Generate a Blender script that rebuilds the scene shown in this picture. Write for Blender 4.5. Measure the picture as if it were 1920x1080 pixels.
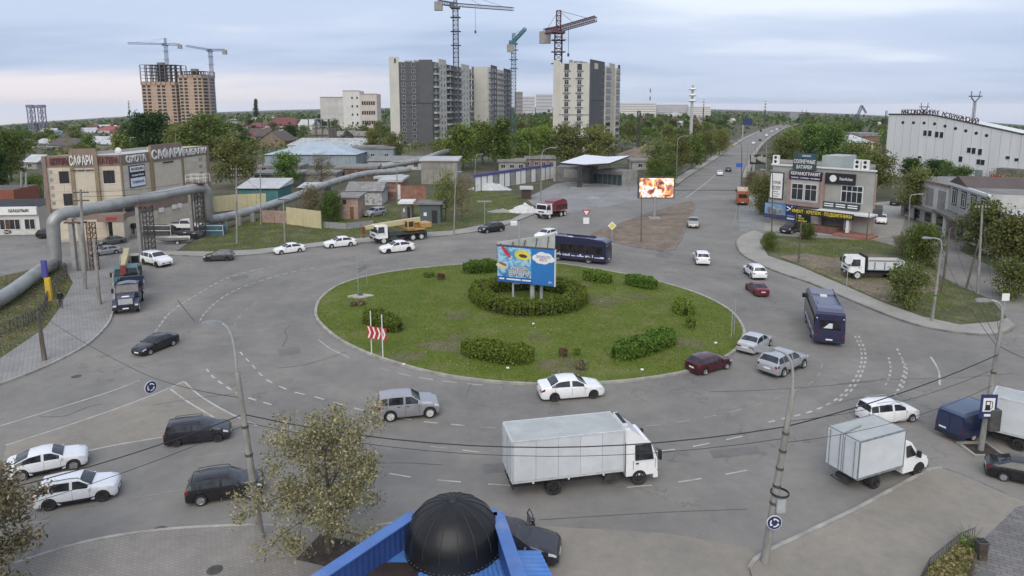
import bpy,math,random
import numpy as np
from mathutils import Vector,Matrix,noise as mnoise
scene = bpy.context.scene
for _o in list(bpy.data.objects):
 bpy.data.objects.remove(_o)
COL = scene.collection
R = math.radians
random.seed(7)
# ------------------------------------------------------------------ camera
CAMH,F,PITCH,VH = 20.0,1300.0,R(9.0),198.0  # metres; focal length in photo pixels (1920 wide)
SP,CP = math.sin(PITCH),math.cos(PITCH)
V0 = VH+F*math.tan(PITCH)  # row of the optical axis
cam_data = bpy.data.cameras.new('camera')
cam = bpy.data.objects.new('camera',cam_data)
COL.objects.link(cam)
cam.location = (0,0,CAMH)
cam.rotation_euler = (R(90)-PITCH,0,0)
cam_data.sensor_fit = 'HORIZONTAL'
cam_data.sensor_width = 36.0
cam_data.lens = 36.0*F/1920.0
cam_data.shift_y = -(540.0-V0)/1920.0
cam_data.clip_end = 120000.0
cam_data.clip_start = 0.5
scene.camera = cam
# ------------------------------------------------------------------ sky, sun, exposure
SUN_AZ,SUN_EL = R(-172),R(42)  # azimuth from +Y towards +X
world = bpy.data.worlds.new('World')
scene.world = world
world.use_nodes = True
wt = world.node_tree
for n in list(wt.nodes):
 wt.nodes.remove(n)
def wn(kind,**kw):
 n = wt.nodes.new(kind)
 for k,v in kw.items():
  setattr(n,k,v)
 return n
def wl(a,b):
 wt.links.new(a,b)
def wmath(op,a,b=None,clamp=False):
 n = wn('ShaderNodeMath',operation=op,use_clamp=clamp)
 for i,q in enumerate((a,b)):
  if q is None:
   continue
  if isinstance(q,(int,float)):
   n.inputs[i].default_value = q
  else :
   wl(q,n.inputs[i])
 return n.outputs[0]
def wmix(f,a,b):
 n = wn('ShaderNodeMix',data_type='RGBA')
 if isinstance(f,(int,float)):
  n.inputs[0].default_value = f
 else :
  wl(f,n.inputs[0])
 for i,q in ((6,a),(7,b)):
  if isinstance(q,tuple):
   n.inputs[i].default_value = (*q,1)
  else :
   wl(q,n.inputs[i])
 return n.outputs[2]
def lin(r,g,b,k=1.0):
 f = lambda c:((c/255.0)/12.92 if c<=10 else (((c/255.0)+0.055)/1.055)**2.4)
 return (f(r)*k,f(g)*k,f(b)*k)
sky = wn('ShaderNodeTexSky',sky_type='NISHITA')
sky.sun_disc = False
sky.sun_elevation = SUN_EL
sky.sun_rotation = SUN_AZ
sky.air_density = 1.4
sky.dust_density = 3.0
tc = wn('ShaderNodeTexCoord')
sepd = wn('ShaderNodeSeparateXYZ')
wl(tc.outputs['Generated'],sepd.inputs[0])
dx,dy,dz = sepd.outputs
zz = wmath('MAXIMUM',dz,0.0)
den = wmath('ADD',zz,0.10)
cmb = wn('ShaderNodeCombineXYZ')
wl(wmath('DIVIDE',dx,den),cmb.inputs[0])
wl(wmath('MULTIPLY',wmath('DIVIDE',dy,den),1.9),cmb.inputs[1])
def wnoise(scale,detail,rough,off):
 m = wn('ShaderNodeMapping')
 m.inputs['Location'].default_value = off
 wl(cmb.outputs[0],m.inputs[0])
 n = wn('ShaderNodeTexNoise')
 n.inputs['Scale'].default_value = scale
 n.inputs['Detail'].default_value = detail
 n.inputs['Roughness'].default_value = rough
 wl(m.outputs[0],n.inputs[0])
 return n.outputs[0]
def wramp(val,stops):
 r = wn('ShaderNodeValToRGB')
 r.color_ramp.interpolation = 'EASE'
 e = r.color_ramp.elements
 while len(e)<len(stops):
  e.new(0.5)
 for k,(p,c) in enumerate(stops):
  e[k].position = p
  e[k].color = (*c,1)
 wl(val,r.inputs[0])
 return r.outputs[0]
n1 = wnoise(0.26,4,0.45,(3.1,1.7,0))
n2 = wnoise(0.8,4,0.5,(9.3,4.7,2))
shade = wmath('ADD',wmath('MULTIPLY',n1,0.75),wmath('MULTIPLY',n2,0.25))
K = 10.0
band = wn('ShaderNodeMapRange',clamp=True)
band.interpolation_type = 'SMOOTHSTEP'
wl(dz,band.inputs[0])
band.inputs[1].default_value = 0.075
band.inputs[2].default_value = 0.135
shade = wmath('ADD',shade,wmath('SUBTRACT',wmath('MULTIPLY',band.outputs[0],0.12),0.06))
cloud = wramp(shade,[(0.36,lin(160,178,209)),(0.50,lin(184,198,224)),(0.68,lin(220,228,242))])
# pale bank low over the horizon, warmer towards the veiled sun on the left
azim = wmath('ARCTAN2',dx,dy)
leftness = wn('ShaderNodeMapRange',clamp=True)
leftness.interpolation_type = 'SMOOTHSTEP'
wl(azim,leftness.inputs[0])
leftness.inputs[1].default_value = 0.35
leftness.inputs[2].default_value = -0.55
low = wn('ShaderNodeMapRange',clamp=True)
low.interpolation_type = 'SMOOTHSTEP'
wl(wmath('ADD',dz,wmath('MULTIPLY',wmath('SUBTRACT',n2,0.5),0.06)),low.inputs[0])
low.inputs[1].default_value = 0.062
low.inputs[2].default_value = 0.022
bank = wmix(leftness.outputs[0],lin(196,207,226),lin(231,224,227))
lowf = wmath('MULTIPLY',low.outputs[0],wmath('ADD',0.45,wmath('MULTIPLY',leftness.outputs[0],0.45)))
cloud2 = wmix(lowf,cloud,bank)
scl = wn('ShaderNodeVectorMath',operation='SCALE')
wl(cloud2,scl.inputs[0])
scl.inputs['Scale'].default_value = K*0.86
skymix = wmix(0.9,sky.outputs[0],scl.outputs[0])
bg = wn('ShaderNodeBackground')
bg.inputs['Strength'].default_value = 0.1
wl(skymix,bg.inputs['Color'])
wout = wn('ShaderNodeOutputWorld')
wl(bg.outputs[0],wout.inputs['Surface'])
sun_data = bpy.data.lights.new('sun','SUN')
sun_data.energy = 1.5
sun_data.angle = R(55)
sun_data.color = (1.0,0.93,0.82)
sun = bpy.data.objects.new('sun',sun_data)
COL.objects.link(sun)
_sd = Vector((math.sin(SUN_AZ)*math.cos(SUN_EL),math.cos(SUN_AZ)*math.cos(SUN_EL),math.sin(SUN_EL)))
sun.rotation_euler = _sd.to_track_quat('Z','Y').to_euler()
sun.location = (0,0,60)
scene.view_settings.view_transform = 'Standard'
scene.view_settings.look = 'None'
scene.view_settings.exposure = 0.55
scene.view_settings.gamma = 1.0
scene.view_settings.use_curve_mapping = False
scene.cycles.max_bounces = 5
scene.cycles.diffuse_bounces = 3
scene.cycles.transparent_max_bounces = 6
scene.cycles.use_denoising = True
# ------------------------------------------------------------------ photo row/column -> place on the ground
def gz(x,y):
 """height of the land: flat round the junction, falling away gently far off to both sides"""
 r = math.hypot(x,y)
 if y<=1 or r<260:
  return 0.0
 a = min(1.3,abs(x/y)/0.738)
 return -0.021*(a**2)*(r-260.0)
def ray(u,v):
 a,b = (u-960.0)/F,(V0-v)/F
 return Vector((a,CP+b*SP,-SP+b*CP))
def G(u,v,z=0.0):
 d = ray(u,v)
 t = (z-CAMH)/d.z
 p = Vector((d.x*t,d.y*t,z))
 return p
def GT(u,v):
 """same on the falling land"""
 z = 0.0
 for _ in range(25):
  d = ray(u,v)
  dz_ = min(d.z,-0.004)
  t = (z-CAMH)/dz_
  p = Vector((d.x*t,d.y*t,z))
  z = 0.5*z+0.5*gz(p.x,p.y)
 p.z = gz(p.x,p.y)
 return p
def ZT(y,v):
 """height that shows at row v at depth y"""
 b = (V0-v)/F
 return CAMH+y*(-SP+b*CP)/(CP+b*SP)
def XT(u,y,z=0.0):
 return (u-960.0)/F*(y*CP-(z-CAMH)*SP)
def at(u,v,y):
 z = ZT(y,v)
 return Vector((XT(u,y,z),y,z))
 # ------------------------------------------------------------------ materials
MATS = {}
def mat(name,col,rough=0.8,var=0.12,scale=3.0,metal=0.0,bump=0.0,bscale=None,spec=0.4,coat=0.0,emit=0.0,dirt=None,dirt_amt=0.0,objrand=0.0,space='Object',stretch=None):
 if name in MATS:
  return MATS[name]
 m = bpy.data.materials.new(name)
 m.use_nodes = True
 nt = m.node_tree
 p = nt.nodes['Principled BSDF']
 p.inputs['Roughness'].default_value = rough
 p.inputs['Metallic'].default_value = metal
 p.inputs['Specular IOR Level'].default_value = spec
 p.inputs['Coat Weight'].default_value = coat
 p.inputs['Coat Roughness'].default_value = 0.08
 L = nt.links.new
 t = nt.nodes.new('ShaderNodeTexCoord')
 src = t.outputs[space] if space!='World' else nt.nodes.new('ShaderNodeNewGeometry').outputs['Position']
 if stretch:
  mp = nt.nodes.new('ShaderNodeMapping')
  mp.inputs['Scale'].default_value = stretch
  L(src,mp.inputs[0])
  src = mp.outputs[0]
 nz = nt.nodes.new('ShaderNodeTexNoise')
 nz.inputs['Scale'].default_value = scale
 nz.inputs['Detail'].default_value = 6
 nz.inputs['Roughness'].default_value = 0.62
 L(src,nz.inputs['Vector'])
 lo = tuple(c*(1-var*1.6) for c in col)
 hi = tuple(min(1,c*(1+var*1.2)) for c in col)
 rp = nt.nodes.new('ShaderNodeValToRGB')
 rp.color_ramp.elements[0].position = 0.32
 rp.color_ramp.elements[0].color = (*lo,1)
 rp.color_ramp.elements[1].position = 0.68
 rp.color_ramp.elements[1].color = (*hi,1)
 L(nz.outputs[0],rp.inputs[0])
 out = rp.outputs[0]
 if dirt is not None:
  n2 = nt.nodes.new('ShaderNodeTexNoise')
  n2.inputs['Scale'].default_value = scale*0.28
  n2.inputs['Detail'].default_value = 7
  n2.inputs['Roughness'].default_value = 0.7
  L(src,n2.inputs['Vector'])
  r2 = nt.nodes.new('ShaderNodeMapRange')
  r2.inputs[1].default_value = 0.48
  r2.inputs[2].default_value = 0.70
  r2.inputs[4].default_value = dirt_amt
  L(n2.outputs[0],r2.inputs[0])
  mx = nt.nodes.new('ShaderNodeMix')
  mx.data_type = 'RGBA'
  L(r2.outputs[0],mx.inputs[0])
  L(out,mx.inputs[6])
  mx.inputs[7].default_value = (*dirt,1)
  out = mx.outputs[2]
 if objrand:
  oi = nt.nodes.new('ShaderNodeObjectInfo')
  hs = nt.nodes.new('ShaderNodeHueSaturation')
  mr = nt.nodes.new('ShaderNodeMapRange')
  mr.inputs[3].default_value = 1-objrand
  mr.inputs[4].default_value = 1+objrand
  L(oi.outputs['Random'],mr.inputs[0])
  L(mr.outputs[0],hs.inputs['Value'])
  L(out,hs.inputs['Color'])
  out = hs.outputs[0]
 L(out,p.inputs['Base Color'])
 if bump:
  nb = nt.nodes.new('ShaderNodeTexNoise')
  nb.inputs['Scale'].default_value = bscale or scale*6
  nb.inputs['Detail'].default_value = 4
  L(src,nb.inputs['Vector'])
  bp = nt.nodes.new('ShaderNodeBump')
  bp.inputs['Strength'].default_value = bump
  bp.inputs['Distance'].default_value = 0.05
  L(nb.outputs[0],bp.inputs['Height'])
  L(bp.outputs[0],p.inputs['Normal'])
 if emit:
  L(out,p.inputs['Emission Color'])
  p.inputs['Emission Strength'].default_value = emit
 MATS[name] = m
 return m
def leafmat(name,cols,trans=0.3,gain=1.8):
 m = bpy.data.materials.new(name)
 m.use_nodes = True
 nt = m.node_tree
 L = nt.links.new
 p = nt.nodes['Principled BSDF']
 p.inputs['Roughness'].default_value = 0.75
 p.inputs['Specular IOR Level'].default_value = 0.06
 g = nt.nodes.new('ShaderNodeNewGeometry')
 rp = nt.nodes.new('ShaderNodeValToRGB')
 e = rp.color_ramp.elements
 while len(e)<len(cols):
  e.new(0.5)
 for k,c in enumerate(cols):
  e[k].position = k/(len(cols)-1)
  e[k].color = (*[q*gain for q in c],1)
 L(g.outputs['Random Per Island'],rp.inputs[0])
 oi = nt.nodes.new('ShaderNodeObjectInfo')
 hs = nt.nodes.new('ShaderNodeHueSaturation')
 mr = nt.nodes.new('ShaderNodeMapRange')
 mr.inputs[3].default_value = 0.78
 mr.inputs[4].default_value = 1.2
 L(oi.outputs['Random'],mr.inputs[0])
 L(mr.outputs[0],hs.inputs['Value'])
 mr2 = nt.nodes.new('ShaderNodeMapRange')
 mr2.inputs[3].default_value = 0.475
 mr2.inputs[4].default_value = 0.52
 mm = nt.nodes.new('ShaderNodeMath')
 mm.operation = 'FRACT'
 mq = nt.nodes.new('ShaderNodeMath')
 mq.operation = 'MULTIPLY'
 mq.inputs[1].default_value = 7.31
 L(oi.outputs['Random'],mq.inputs[0])
 L(mq.outputs[0],mm.inputs[0])
 L(mm.outputs[0],mr2.inputs[0])
 L(mr2.outputs[0],hs.inputs['Hue'])
 L(rp.outputs[0],hs.inputs['Color'])
 L(hs.outputs[0],p.inputs['Base Color'])
 tr = nt.nodes.new('ShaderNodeBsdfTranslucent')
 L(hs.outputs[0],tr.inputs[0])
 mx = nt.nodes.new('ShaderNodeMixShader')
 mx.inputs[0].default_value = trans
 L(p.outputs[0],mx.inputs[1])
 L(tr.outputs[0],mx.inputs[2])
 L(mx.outputs[0],nt.nodes['Material Output'].inputs['Surface'])
 MATS[name] = m
 return m
 # ------------------------------------------------------------------ mesh helpers
WLOC = {}
def wloc(o):
 v = Vector((0,0,0))
 while o is not None:
  v = v+o.location
  o = o.parent
 return v
def tag(o,label=None,cat=None,group=None,kind=None):
 if label:
  o['label'] = label
 if cat:
  o['category'] = cat
 if group:
  o['group'] = group
 if kind:
  o['kind'] = kind
 return o
def empty(name,loc=(0,0,0),label=None,cat=None,group=None,kind=None,rz=0.0):
 o = bpy.data.objects.new(name,None)
 o.empty_display_size = 0.2
 COL.objects.link(o)
 o.location = loc
 o.rotation_euler = (0,0,rz)
 return tag(o,label,cat,group,kind)
def link(name,me,parent=None,loc=(0,0,0),rz=0.0,rot=None,scale=None):
 o = bpy.data.objects.new(name,me)
 COL.objects.link(o)
 if parent is not None:
  o.parent = parent
 o.location = loc
 o.rotation_euler = rot if rot is not None else (0,0,rz)
 if scale is not None:
  o.scale = scale
 return o
class MB:
 def __init__(s):
  s.v,s.f,s.m = [],[],[]
  s.mi = 0
 def add(s,verts,faces):
  b = len(s.v)
  s.v.extend([tuple(q) for q in verts])
  s.f.extend([tuple(i+b for i in f) for f in faces])
  s.m.extend([s.mi]*len(faces))
  return s
 def quad(s,a,b,c,d):
  return s.add([a,b,c,d],[(0,1,2,3)])
 def poly(s,pts):
  return s.add(pts,[tuple(range(len(pts)))])
 def hexa(s,p):
  """8 points: bottom 4 counter-clockwise, top 4"""
  return s.add(p,[(3,2,1,0),(4,5,6,7),(0,1,5,4),(1,2,6,5),(2,3,7,6),(3,0,4,7)])
 def box(s,x0,x1,y0,y1,z0,z1):
  return s.hexa([(x0,y0,z0),(x1,y0,z0),(x1,y1,z0),(x0,y1,z0),(x0,y0,z1),(x1,y0,z1),(x1,y1,z1),(x0,y1,z1)])
 def bevbox(s,x0,x1,y0,y1,z0,z1,b=0.05):
  """box with chamfered vertical edges and top"""
  o = [(x0+b,y0),(x1-b,y0),(x1,y0+b),(x1,y1-b),(x1-b,y1),(x0+b,y1),(x0,y1-b),(x0,y0+b)]
  i = [(x0+b,y0+b),(x1-b,y0+b),(x1-b,y0+b),(x1-b,y1-b),(x1-b,y1-b),(x0+b,y1-b),(x0+b,y1-b),(x0+b,y0+b)]
  v = [(x,y,z0) for x,y in o]+[(x,y,z1-b) for x,y in o]
  f = [tuple(reversed(range(8)))]+[(k,(k+1)%8,8+(k+1)%8,8+k) for k in range(8)]
  cx,cy = (x0+x1)/2,(y0+y1)/2
  ii = []
  for x,y in o:
   ii.append((max(x0+b,min(x1-b,x)),max(y0+b,min(y1-b,y)),z1))
  v += ii
  f += [(8+k,8+(k+1)%8,16+(k+1)%8,16+k) for k in range(8)]
  f += [tuple(range(16,24))]
  return s.add(v,f)
 def prism(s,pts,z0,z1,top=True,bottom=False):
  n = len(pts)
  v = [(p[0],p[1],z0) for p in pts]+[(p[0],p[1],z1) for p in pts]
  f = [(k,(k+1)%n,n+(k+1)%n,n+k) for k in range(n)]
  if top:
   f.append(tuple(range(n,2*n)))
  if bottom:
   f.append(tuple(reversed(range(n))))
  return s.add(v,f)
 def side(s,prof,y0,y1,taper=None):
  """side profile (x,z) drawn out across y; taper(z) scales the half width"""
  n = len(prof)
  t = taper or (lambda z:1.0)
  yc,h = (y0+y1)/2,(y1-y0)/2
  v = [(x,yc-h*t(z),z) for x,z in prof]+[(x,yc+h*t(z),z) for x,z in prof]
  f = [(k,(k+1)%n,n+(k+1)%n,n+k) for k in range(n)]
  f += [tuple(reversed(range(n))),tuple(range(n,2*n))]
  return s.add(v,f)
 def tube(s,path,r,n=8,cap=True):
  path = [Vector(p) for p in path]
  rs = r if isinstance(r,(list,tuple)) else [r]*len(path)
  v,f = [],[]
  up = None
  for i,p in enumerate(path):
   if i==0:
    t = path[1]-p
   elif i==len(path)-1:
    t = p-path[i-1]
   else :
    t = (path[i+1]-p).normalized()+(p-path[i-1]).normalized()
   t.normalize()
   if up is None:
    up = Vector((0,0,1)) if abs(t.z)<0.9 else Vector((1,0,0))
   a = t.cross(up)
   if a.length<1e-5:
    a = t.cross(Vector((0.3,0.9,0.2)))
   a.normalize()
   b = a.cross(t).normalized()
   up = b
   for k in range(n):
    q = 2*math.pi*k/n
    v.append(p+(a*math.cos(q)+b*math.sin(q))*rs[i])
  m = len(path)
  for i in range(m-1):
   for k in range(n):
    f.append((i*n+k,i*n+(k+1)%n,(i+1)*n+(k+1)%n,(i+1)*n+k))
  if cap:
   f.append(tuple(range(n)))
   f.append(tuple((m-1)*n+k for k in reversed(range(n))))
  return s.add(v,f)
 def bar(s,a,b,w,h=None):
  """square bar between two points"""
  return s.tube([a,b],w/2*1.414,4)
 def lathe(s,prof,c=(0,0,0),n=16,axis='z',a0=0.0,a1=2*math.pi):
  """prof: (radius, height) list"""
  full = abs(a1-a0-2*math.pi)<1e-6
  m = n if full else n+1
  v,f = [],[]
  for r,h in prof:
   for k in range(m):
    q = a0+(a1-a0)*k/n
    x,y = r*math.cos(q),r*math.sin(q)
    if axis=='z':
     v.append((c[0]+x,c[1]+y,c[2]+h))
    elif axis=='y':
     v.append((c[0]+x,c[1]+h,c[2]+y))
    else :
     v.append((c[0]+h,c[1]+x,c[2]+y))
  for i in range(len(prof)-1):
   for k in range(n):
    f.append((i*m+k,i*m+(k+1)%m,(i+1)*m+(k+1)%m,(i+1)*m+k))
  return s.add(v,f)
 def mesh(s,name,mats=(),smooth=None):
  me = bpy.data.meshes.new(name)
  me.from_pydata(s.v,[],s.f)
  if not isinstance(mats,(list,tuple)):
   mats = [mats]
  for m in mats:
   me.materials.append(m)
  if len(mats)>1:
   me.polygons.foreach_set('material_index',s.m)
  if smooth is not None:
   me.polygons.foreach_set('use_smooth',[True]*len(me.polygons))
   me.update()
   me.set_sharp_from_angle(angle=R(smooth))
  me.update()
  return me
 def build(s,name,mats,parent=None,smooth=None,local=False):
  """link as one object; verts are in world space unless local"""
  if parent is not None and not local:
   w = wloc(parent)
   if w.length>0:
    s.v = [(a-w.x,b-w.y,c-w.z) for a,b,c in s.v]
  return link(name,s.mesh(name,mats,smooth),parent)
 def thing(s,name,mats,loc,label,cat,group=None,kind=None,smooth=None):
  """one-mesh top-level object with its origin at loc; verts given in world space"""
  loc = Vector(loc)
  s.v = [(a-loc.x,b-loc.y,c-loc.z) for a,b,c in s.v]
  o = link(name,s.mesh(name,mats,smooth),None,loc)
  return tag(o,label,cat,group,kind)
def copytree(root,loc,rz=0.0,scale=None,label=None,group=None):
 r = root.copy()
 COL.objects.link(r)
 r.location = loc
 r.rotation_euler = (root.rotation_euler[0],root.rotation_euler[1],rz)
 if scale is not None:
  r.scale = scale if isinstance(scale,(tuple,list)) else (scale,)*3
 if label:
  r['label'] = label
 if group:
  r['group'] = group
 for ch in root.children:
  c = ch.copy()
  COL.objects.link(c)
  c.parent = r
  for g in ch.children:
   d = g.copy()
   COL.objects.link(d)
   d.parent = c
 return r
def catmull(pts,n=6,closed=False):
 pts = [Vector((p[0],p[1],p[2] if len(p)>2 else 0)) for p in pts]
 out = []
 m = len(pts)
 rng = range(m) if closed else range(m-1)
 for i in rng:
  p1,p2 = pts[i],pts[(i+1)%m]
  p0 = pts[i-1] if (i>0 or closed) else p1*2-p2
  p3 = pts[(i+2)%m] if (i+2<m or closed) else p2*2-p1
  for k in range(n):
   t = k/n
   out.append(0.5*((2*p1)+(p2-p0)*t+(2*p0-5*p1+4*p2-p3)*t*t+(3*p1-p0-3*p2+p3)*t**3))
 if not closed:
  out.append(pts[-1])
 return out
def GP(pix,z=0.0):
 return [G(u,v,z) for u,v in pix]
FONT_CACHE = {}
def text_mesh(txt,size,depth=0.03,bold=0.0,sx=1.0):
 key = (txt,size,depth,bold,sx)
 if key in FONT_CACHE:
  return FONT_CACHE[key]
 cu = bpy.data.curves.new('text','FONT')
 cu.body = txt
 cu.size = size
 cu.extrude = depth
 cu.offset = bold
 cu.align_x = 'CENTER'
 cu.align_y = 'CENTER'
 cu.resolution_u = 2
 o = bpy.data.objects.new('text',cu)
 COL.objects.link(o)
 bpy.context.view_layer.update()
 dg = bpy.context.evaluated_depsgraph_get()
 me = bpy.data.meshes.new_from_object(o.evaluated_get(dg))
 bpy.data.objects.remove(o)
 if sx!=1.0:
  for v in me.vertices:
   v.co.x *= sx
 me.materials.clear()
 FONT_CACHE[key] = me
 return me
def put_text(name,txt,size,parent,loc,rz,m,depth=0.03,bold=0.0,fit=None,tilt=0.0,local=False):
 """lettering standing upright, facing local -Y turned by rz; fit = width it must fill"""
 me = text_mesh(txt,size,depth,bold).copy()
 if fit:
  xs = [v.co.x for v in me.vertices]
  w = max(xs)-min(xs)
  for v in me.vertices:
   v.co.x *= fit/w
 me.materials.append(m)
 loc = Vector(loc)
 if parent is not None and not local:
  loc = loc-wloc(parent)
 return link(name,me,parent,loc,rot=Matrix.Rotation(rz,4,'Z').to_3x3().to_4x4().to_euler() if False else (Matrix.Rotation(rz,3,'Z')@Matrix.Rotation(tilt,3,'Y')@Matrix.Rotation(R(90),3,'X')).to_euler())
class Wall:
 """frame of a facade: s along it from p0 to p1, out = distance in front, z up"""
 def __init__(s,p0,p1,z0=0.0):
  s.p0 = Vector((p0[0],p0[1],0))
  d = Vector((p1[0]-p0[0],p1[1]-p0[1],0))
  s.L = d.length
  s.d = d/s.L
  s.n = Vector((s.d.y,-s.d.x,0))  # outward when walls run counter-clockwise seen from above
  s.z0 = z0
  s.rz = math.atan2(s.d.y,s.d.x)
 def P(s,a,out,z):
  q = s.p0+s.d*a+s.n*out
  return Vector((q.x,q.y,s.z0+z))
 def box(s,mb,a0,a1,z0,z1,o0,o1):
  P = s.P
  mb.hexa([P(a0,o1,z0),P(a1,o1,z0),P(a1,o0,z0),P(a0,o0,z0),P(a0,o1,z1),P(a1,o1,z1),P(a1,o0,z1),P(a0,o0,z1)])
  return mb
 def part(s,name,a0,a1,z0,z1,o0,o1,m,parent):
  return s.box(MB(),a0,a1,z0,z1,o0,o1).build(name,m,parent)
 def text(s,txt,a,z,out,size,m,parent,depth=0.04,bold=0.0,fit=None,name='lettering'):
  return put_text(name,txt,size,parent,s.P(a,out,z),s.rz,m,depth,bold,fit)
 def inst(s,name,me,a,out,z,parent):
  return link(name,me,parent,s.P(a,out,z)-wloc(parent),s.rz)
def window_mesh(name,w,h,frame,glass,depth=0.10,fw=0.07,mull=1,trans=False):
 """window centred on s, bottom at z=0, front at -depth.. ; local x along wall, -y outward"""
 mb = MB()
 mb.mi = 1
 mb.box(-w/2+fw*.5,w/2-fw*.5,-0.025,0.0,fw*.5,h-fw*.5)
 mb.mi = 0
 f = 0.06
 mb.box(-w/2,w/2,-f,0.0,0,fw).box(-w/2,w/2,-f,0.0,h-fw,h)
 mb.box(-w/2,-w/2+fw,-f,0.0,fw,h-fw).box(w/2-fw,w/2,-f,0,fw,h-fw)
 for k in range(mull):
  x = -w/2+w*(k+1)/(mull+1)
  mb.box(x-fw*.4,x+fw*.4,-f+.004,0,fw,h-fw)
 if trans:
  mb.box(-w/2+fw,w/2-fw,-f+.008,0,h*.68,h*.68+fw*.8)
 return mb.mesh(name,[frame,glass])
glass_dark = mat('window_glass',(0.03,0.035,0.042),0.08,0.25,0.7,spec=0.6)
# ------------------------------------------------------------------ the setting: land, roads, pavements
def surfmat(name,base,dark,light,scale=0.35,grain=0.10,rough=0.92,crack=0.0,bump=0.25,streak=None,ring=None,stains=0.0):
 """weathered ground surface in world space: large patches + fine grain (+ hairline cracks)"""
 m = bpy.data.materials.new(name)
 m.use_nodes = True
 nt = m.node_tree
 L = nt.links.new
 p = nt.nodes['Principled BSDF']
 p.inputs['Roughness'].default_value = rough
 p.inputs['Specular IOR Level'].default_value = 0.25
 pos = nt.nodes.new('ShaderNodeNewGeometry').outputs['Position']
 def nz(s,d,r,off=(0,0,0),st=(1,1,1)):
  mp = nt.nodes.new('ShaderNodeMapping')
  mp.inputs['Location'].default_value = off
  mp.inputs['Scale'].default_value = st
  L(pos,mp.inputs[0])
  n = nt.nodes.new('ShaderNodeTexNoise')
  n.inputs['Scale'].default_value = s
  n.inputs['Detail'].default_value = d
  n.inputs['Roughness'].default_value = r
  L(mp.outputs[0],n.inputs['Vector'])
  return n.outputs[0]
 rp = nt.nodes.new('ShaderNodeValToRGB')
 e = rp.color_ramp.elements
 e.new(0.5)
 for k,(q,c) in enumerate(((0.30,dark),(0.5,base),(0.70,light))):
  e[k].position = q
  e[k].color = (*c,1)
 L(nz(scale*0.35,7,0.65,st=streak or (1,1,1)),rp.inputs[0])
 out = rp.outputs[0]
 def mul(fac,lo,hi,a=0.35,b=0.65):
  nonlocal out
  mr = nt.nodes.new('ShaderNodeMapRange')
  mr.inputs[1].default_value = a
  mr.inputs[2].default_value = b
  mr.inputs[3].default_value = lo
  mr.inputs[4].default_value = hi
  L(fac,mr.inputs[0])
  v = nt.nodes.new('ShaderNodeVectorMath')
  v.operation = 'SCALE'
  L(out,v.inputs[0])
  L(mr.outputs[0],v.inputs['Scale'])
  out = v.outputs[0]
 mul(nz(scale*3.0,6,0.7,(4,2,0)),1-grain,1+grain)
 mul(nz(scale*60,3,0.7,(1,7,0)),1-grain,1+grain)
 if stains:
  mul(nz(0.55,5,0.6,(13,5,0)),1-stains,1.0,0.27,0.36)
  mul(nz(0.06,4,0.5,(3,15,0)),1-stains*.35,1+stains*.3)
 if ring:
 # wheel-polished lanes and dusty strips between them, following the roundabout
  cx,cy,ax,ay = ring
  sb = nt.nodes.new('ShaderNodeVectorMath')
  sb.operation = 'SUBTRACT'
  L(pos,sb.inputs[0])
  sb.inputs[1].default_value = (cx,cy,0)
  mv = nt.nodes.new('ShaderNodeVectorMath')
  mv.operation = 'MULTIPLY'
  L(sb.outputs[0],mv.inputs[0])
  mv.inputs[1].default_value = (1/ax,1/ay,0)
  ln = nt.nodes.new('ShaderNodeVectorMath')
  ln.operation = 'LENGTH'
  L(mv.outputs[0],ln.inputs[0])
  wv = nt.nodes.new('ShaderNodeMath')
  wv.operation = 'MULTIPLY_ADD'
  L(nz(0.09,3,0.5,(5,5,0)),wv.inputs[0])
  wv.inputs[1].default_value = 0.10
  L(ln.outputs['Value'],wv.inputs[2])
  mp2 = nt.nodes.new('ShaderNodeMapRange')
  mp2.inputs[1].default_value = 1.0
  mp2.inputs[2].default_value = 2.2
  L(wv.outputs[0],mp2.inputs[0])
  r3 = nt.nodes.new('ShaderNodeValToRGB')
  el = r3.color_ramp.elements
  stp = [(0,1.12),(.06,1.05),(.12,.95),(.16,.97),(.20,.94),(.26,1.02),(.31,.93),(.36,.97),(.41,.93),(.47,1.04),(.53,.95),(.60,.97),(.68,1.05),(.76,.98),(.9,1.03),(1,1.0)]
  while len(el)<len(stp):
   el.new(.5)
  for k_,(q_,c_) in enumerate(stp):
   el[k_].position = q_
   el[k_].color = (c_*.5,c_*.5,c_*.5,1)
  L(mp2.outputs[0],r3.inputs[0])
  vv = nt.nodes.new('ShaderNodeVectorMath')
  vv.operation = 'MULTIPLY'
  L(out,vv.inputs[0])
  L(r3.outputs[0],vv.inputs[1])
  v2 = nt.nodes.new('ShaderNodeVectorMath')
  v2.operation = 'SCALE'
  v2.inputs['Scale'].default_value = 2.0
  L(vv.outputs[0],v2.inputs[0])
  out = v2.outputs[0]
 if crack:
  vo = nt.nodes.new('ShaderNodeTexVoronoi')
  vo.feature = 'DISTANCE_TO_EDGE'
  vo.inputs['Scale'].default_value = 0.13
  dist = nt.nodes.new('ShaderNodeVectorMath')
  dist.operation = 'ADD'
  wob = nt.nodes.new('ShaderNodeTexNoise')
  wob.inputs['Scale'].default_value = 0.5
  wob.inputs['Detail'].default_value = 5
  L(pos,wob.inputs['Vector'])
  sc = nt.nodes.new('ShaderNodeVectorMath')
  sc.operation = 'SCALE'
  sc.inputs['Scale'].default_value = 5.0
  L(wob.outputs['Color'],sc.inputs[0])
  L(pos,dist.inputs[0])
  L(sc.outputs[0],dist.inputs[1])
  L(dist.outputs[0],vo.inputs['Vector'])
  gate = nz(0.11,3,0.5,(8,3,0))
  mr = nt.nodes.new('ShaderNodeMapRange')
  mr.inputs[1].default_value = 0.004
  mr.inputs[2].default_value = 0.012
  mr.inputs[3].default_value = 1-crack
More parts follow.
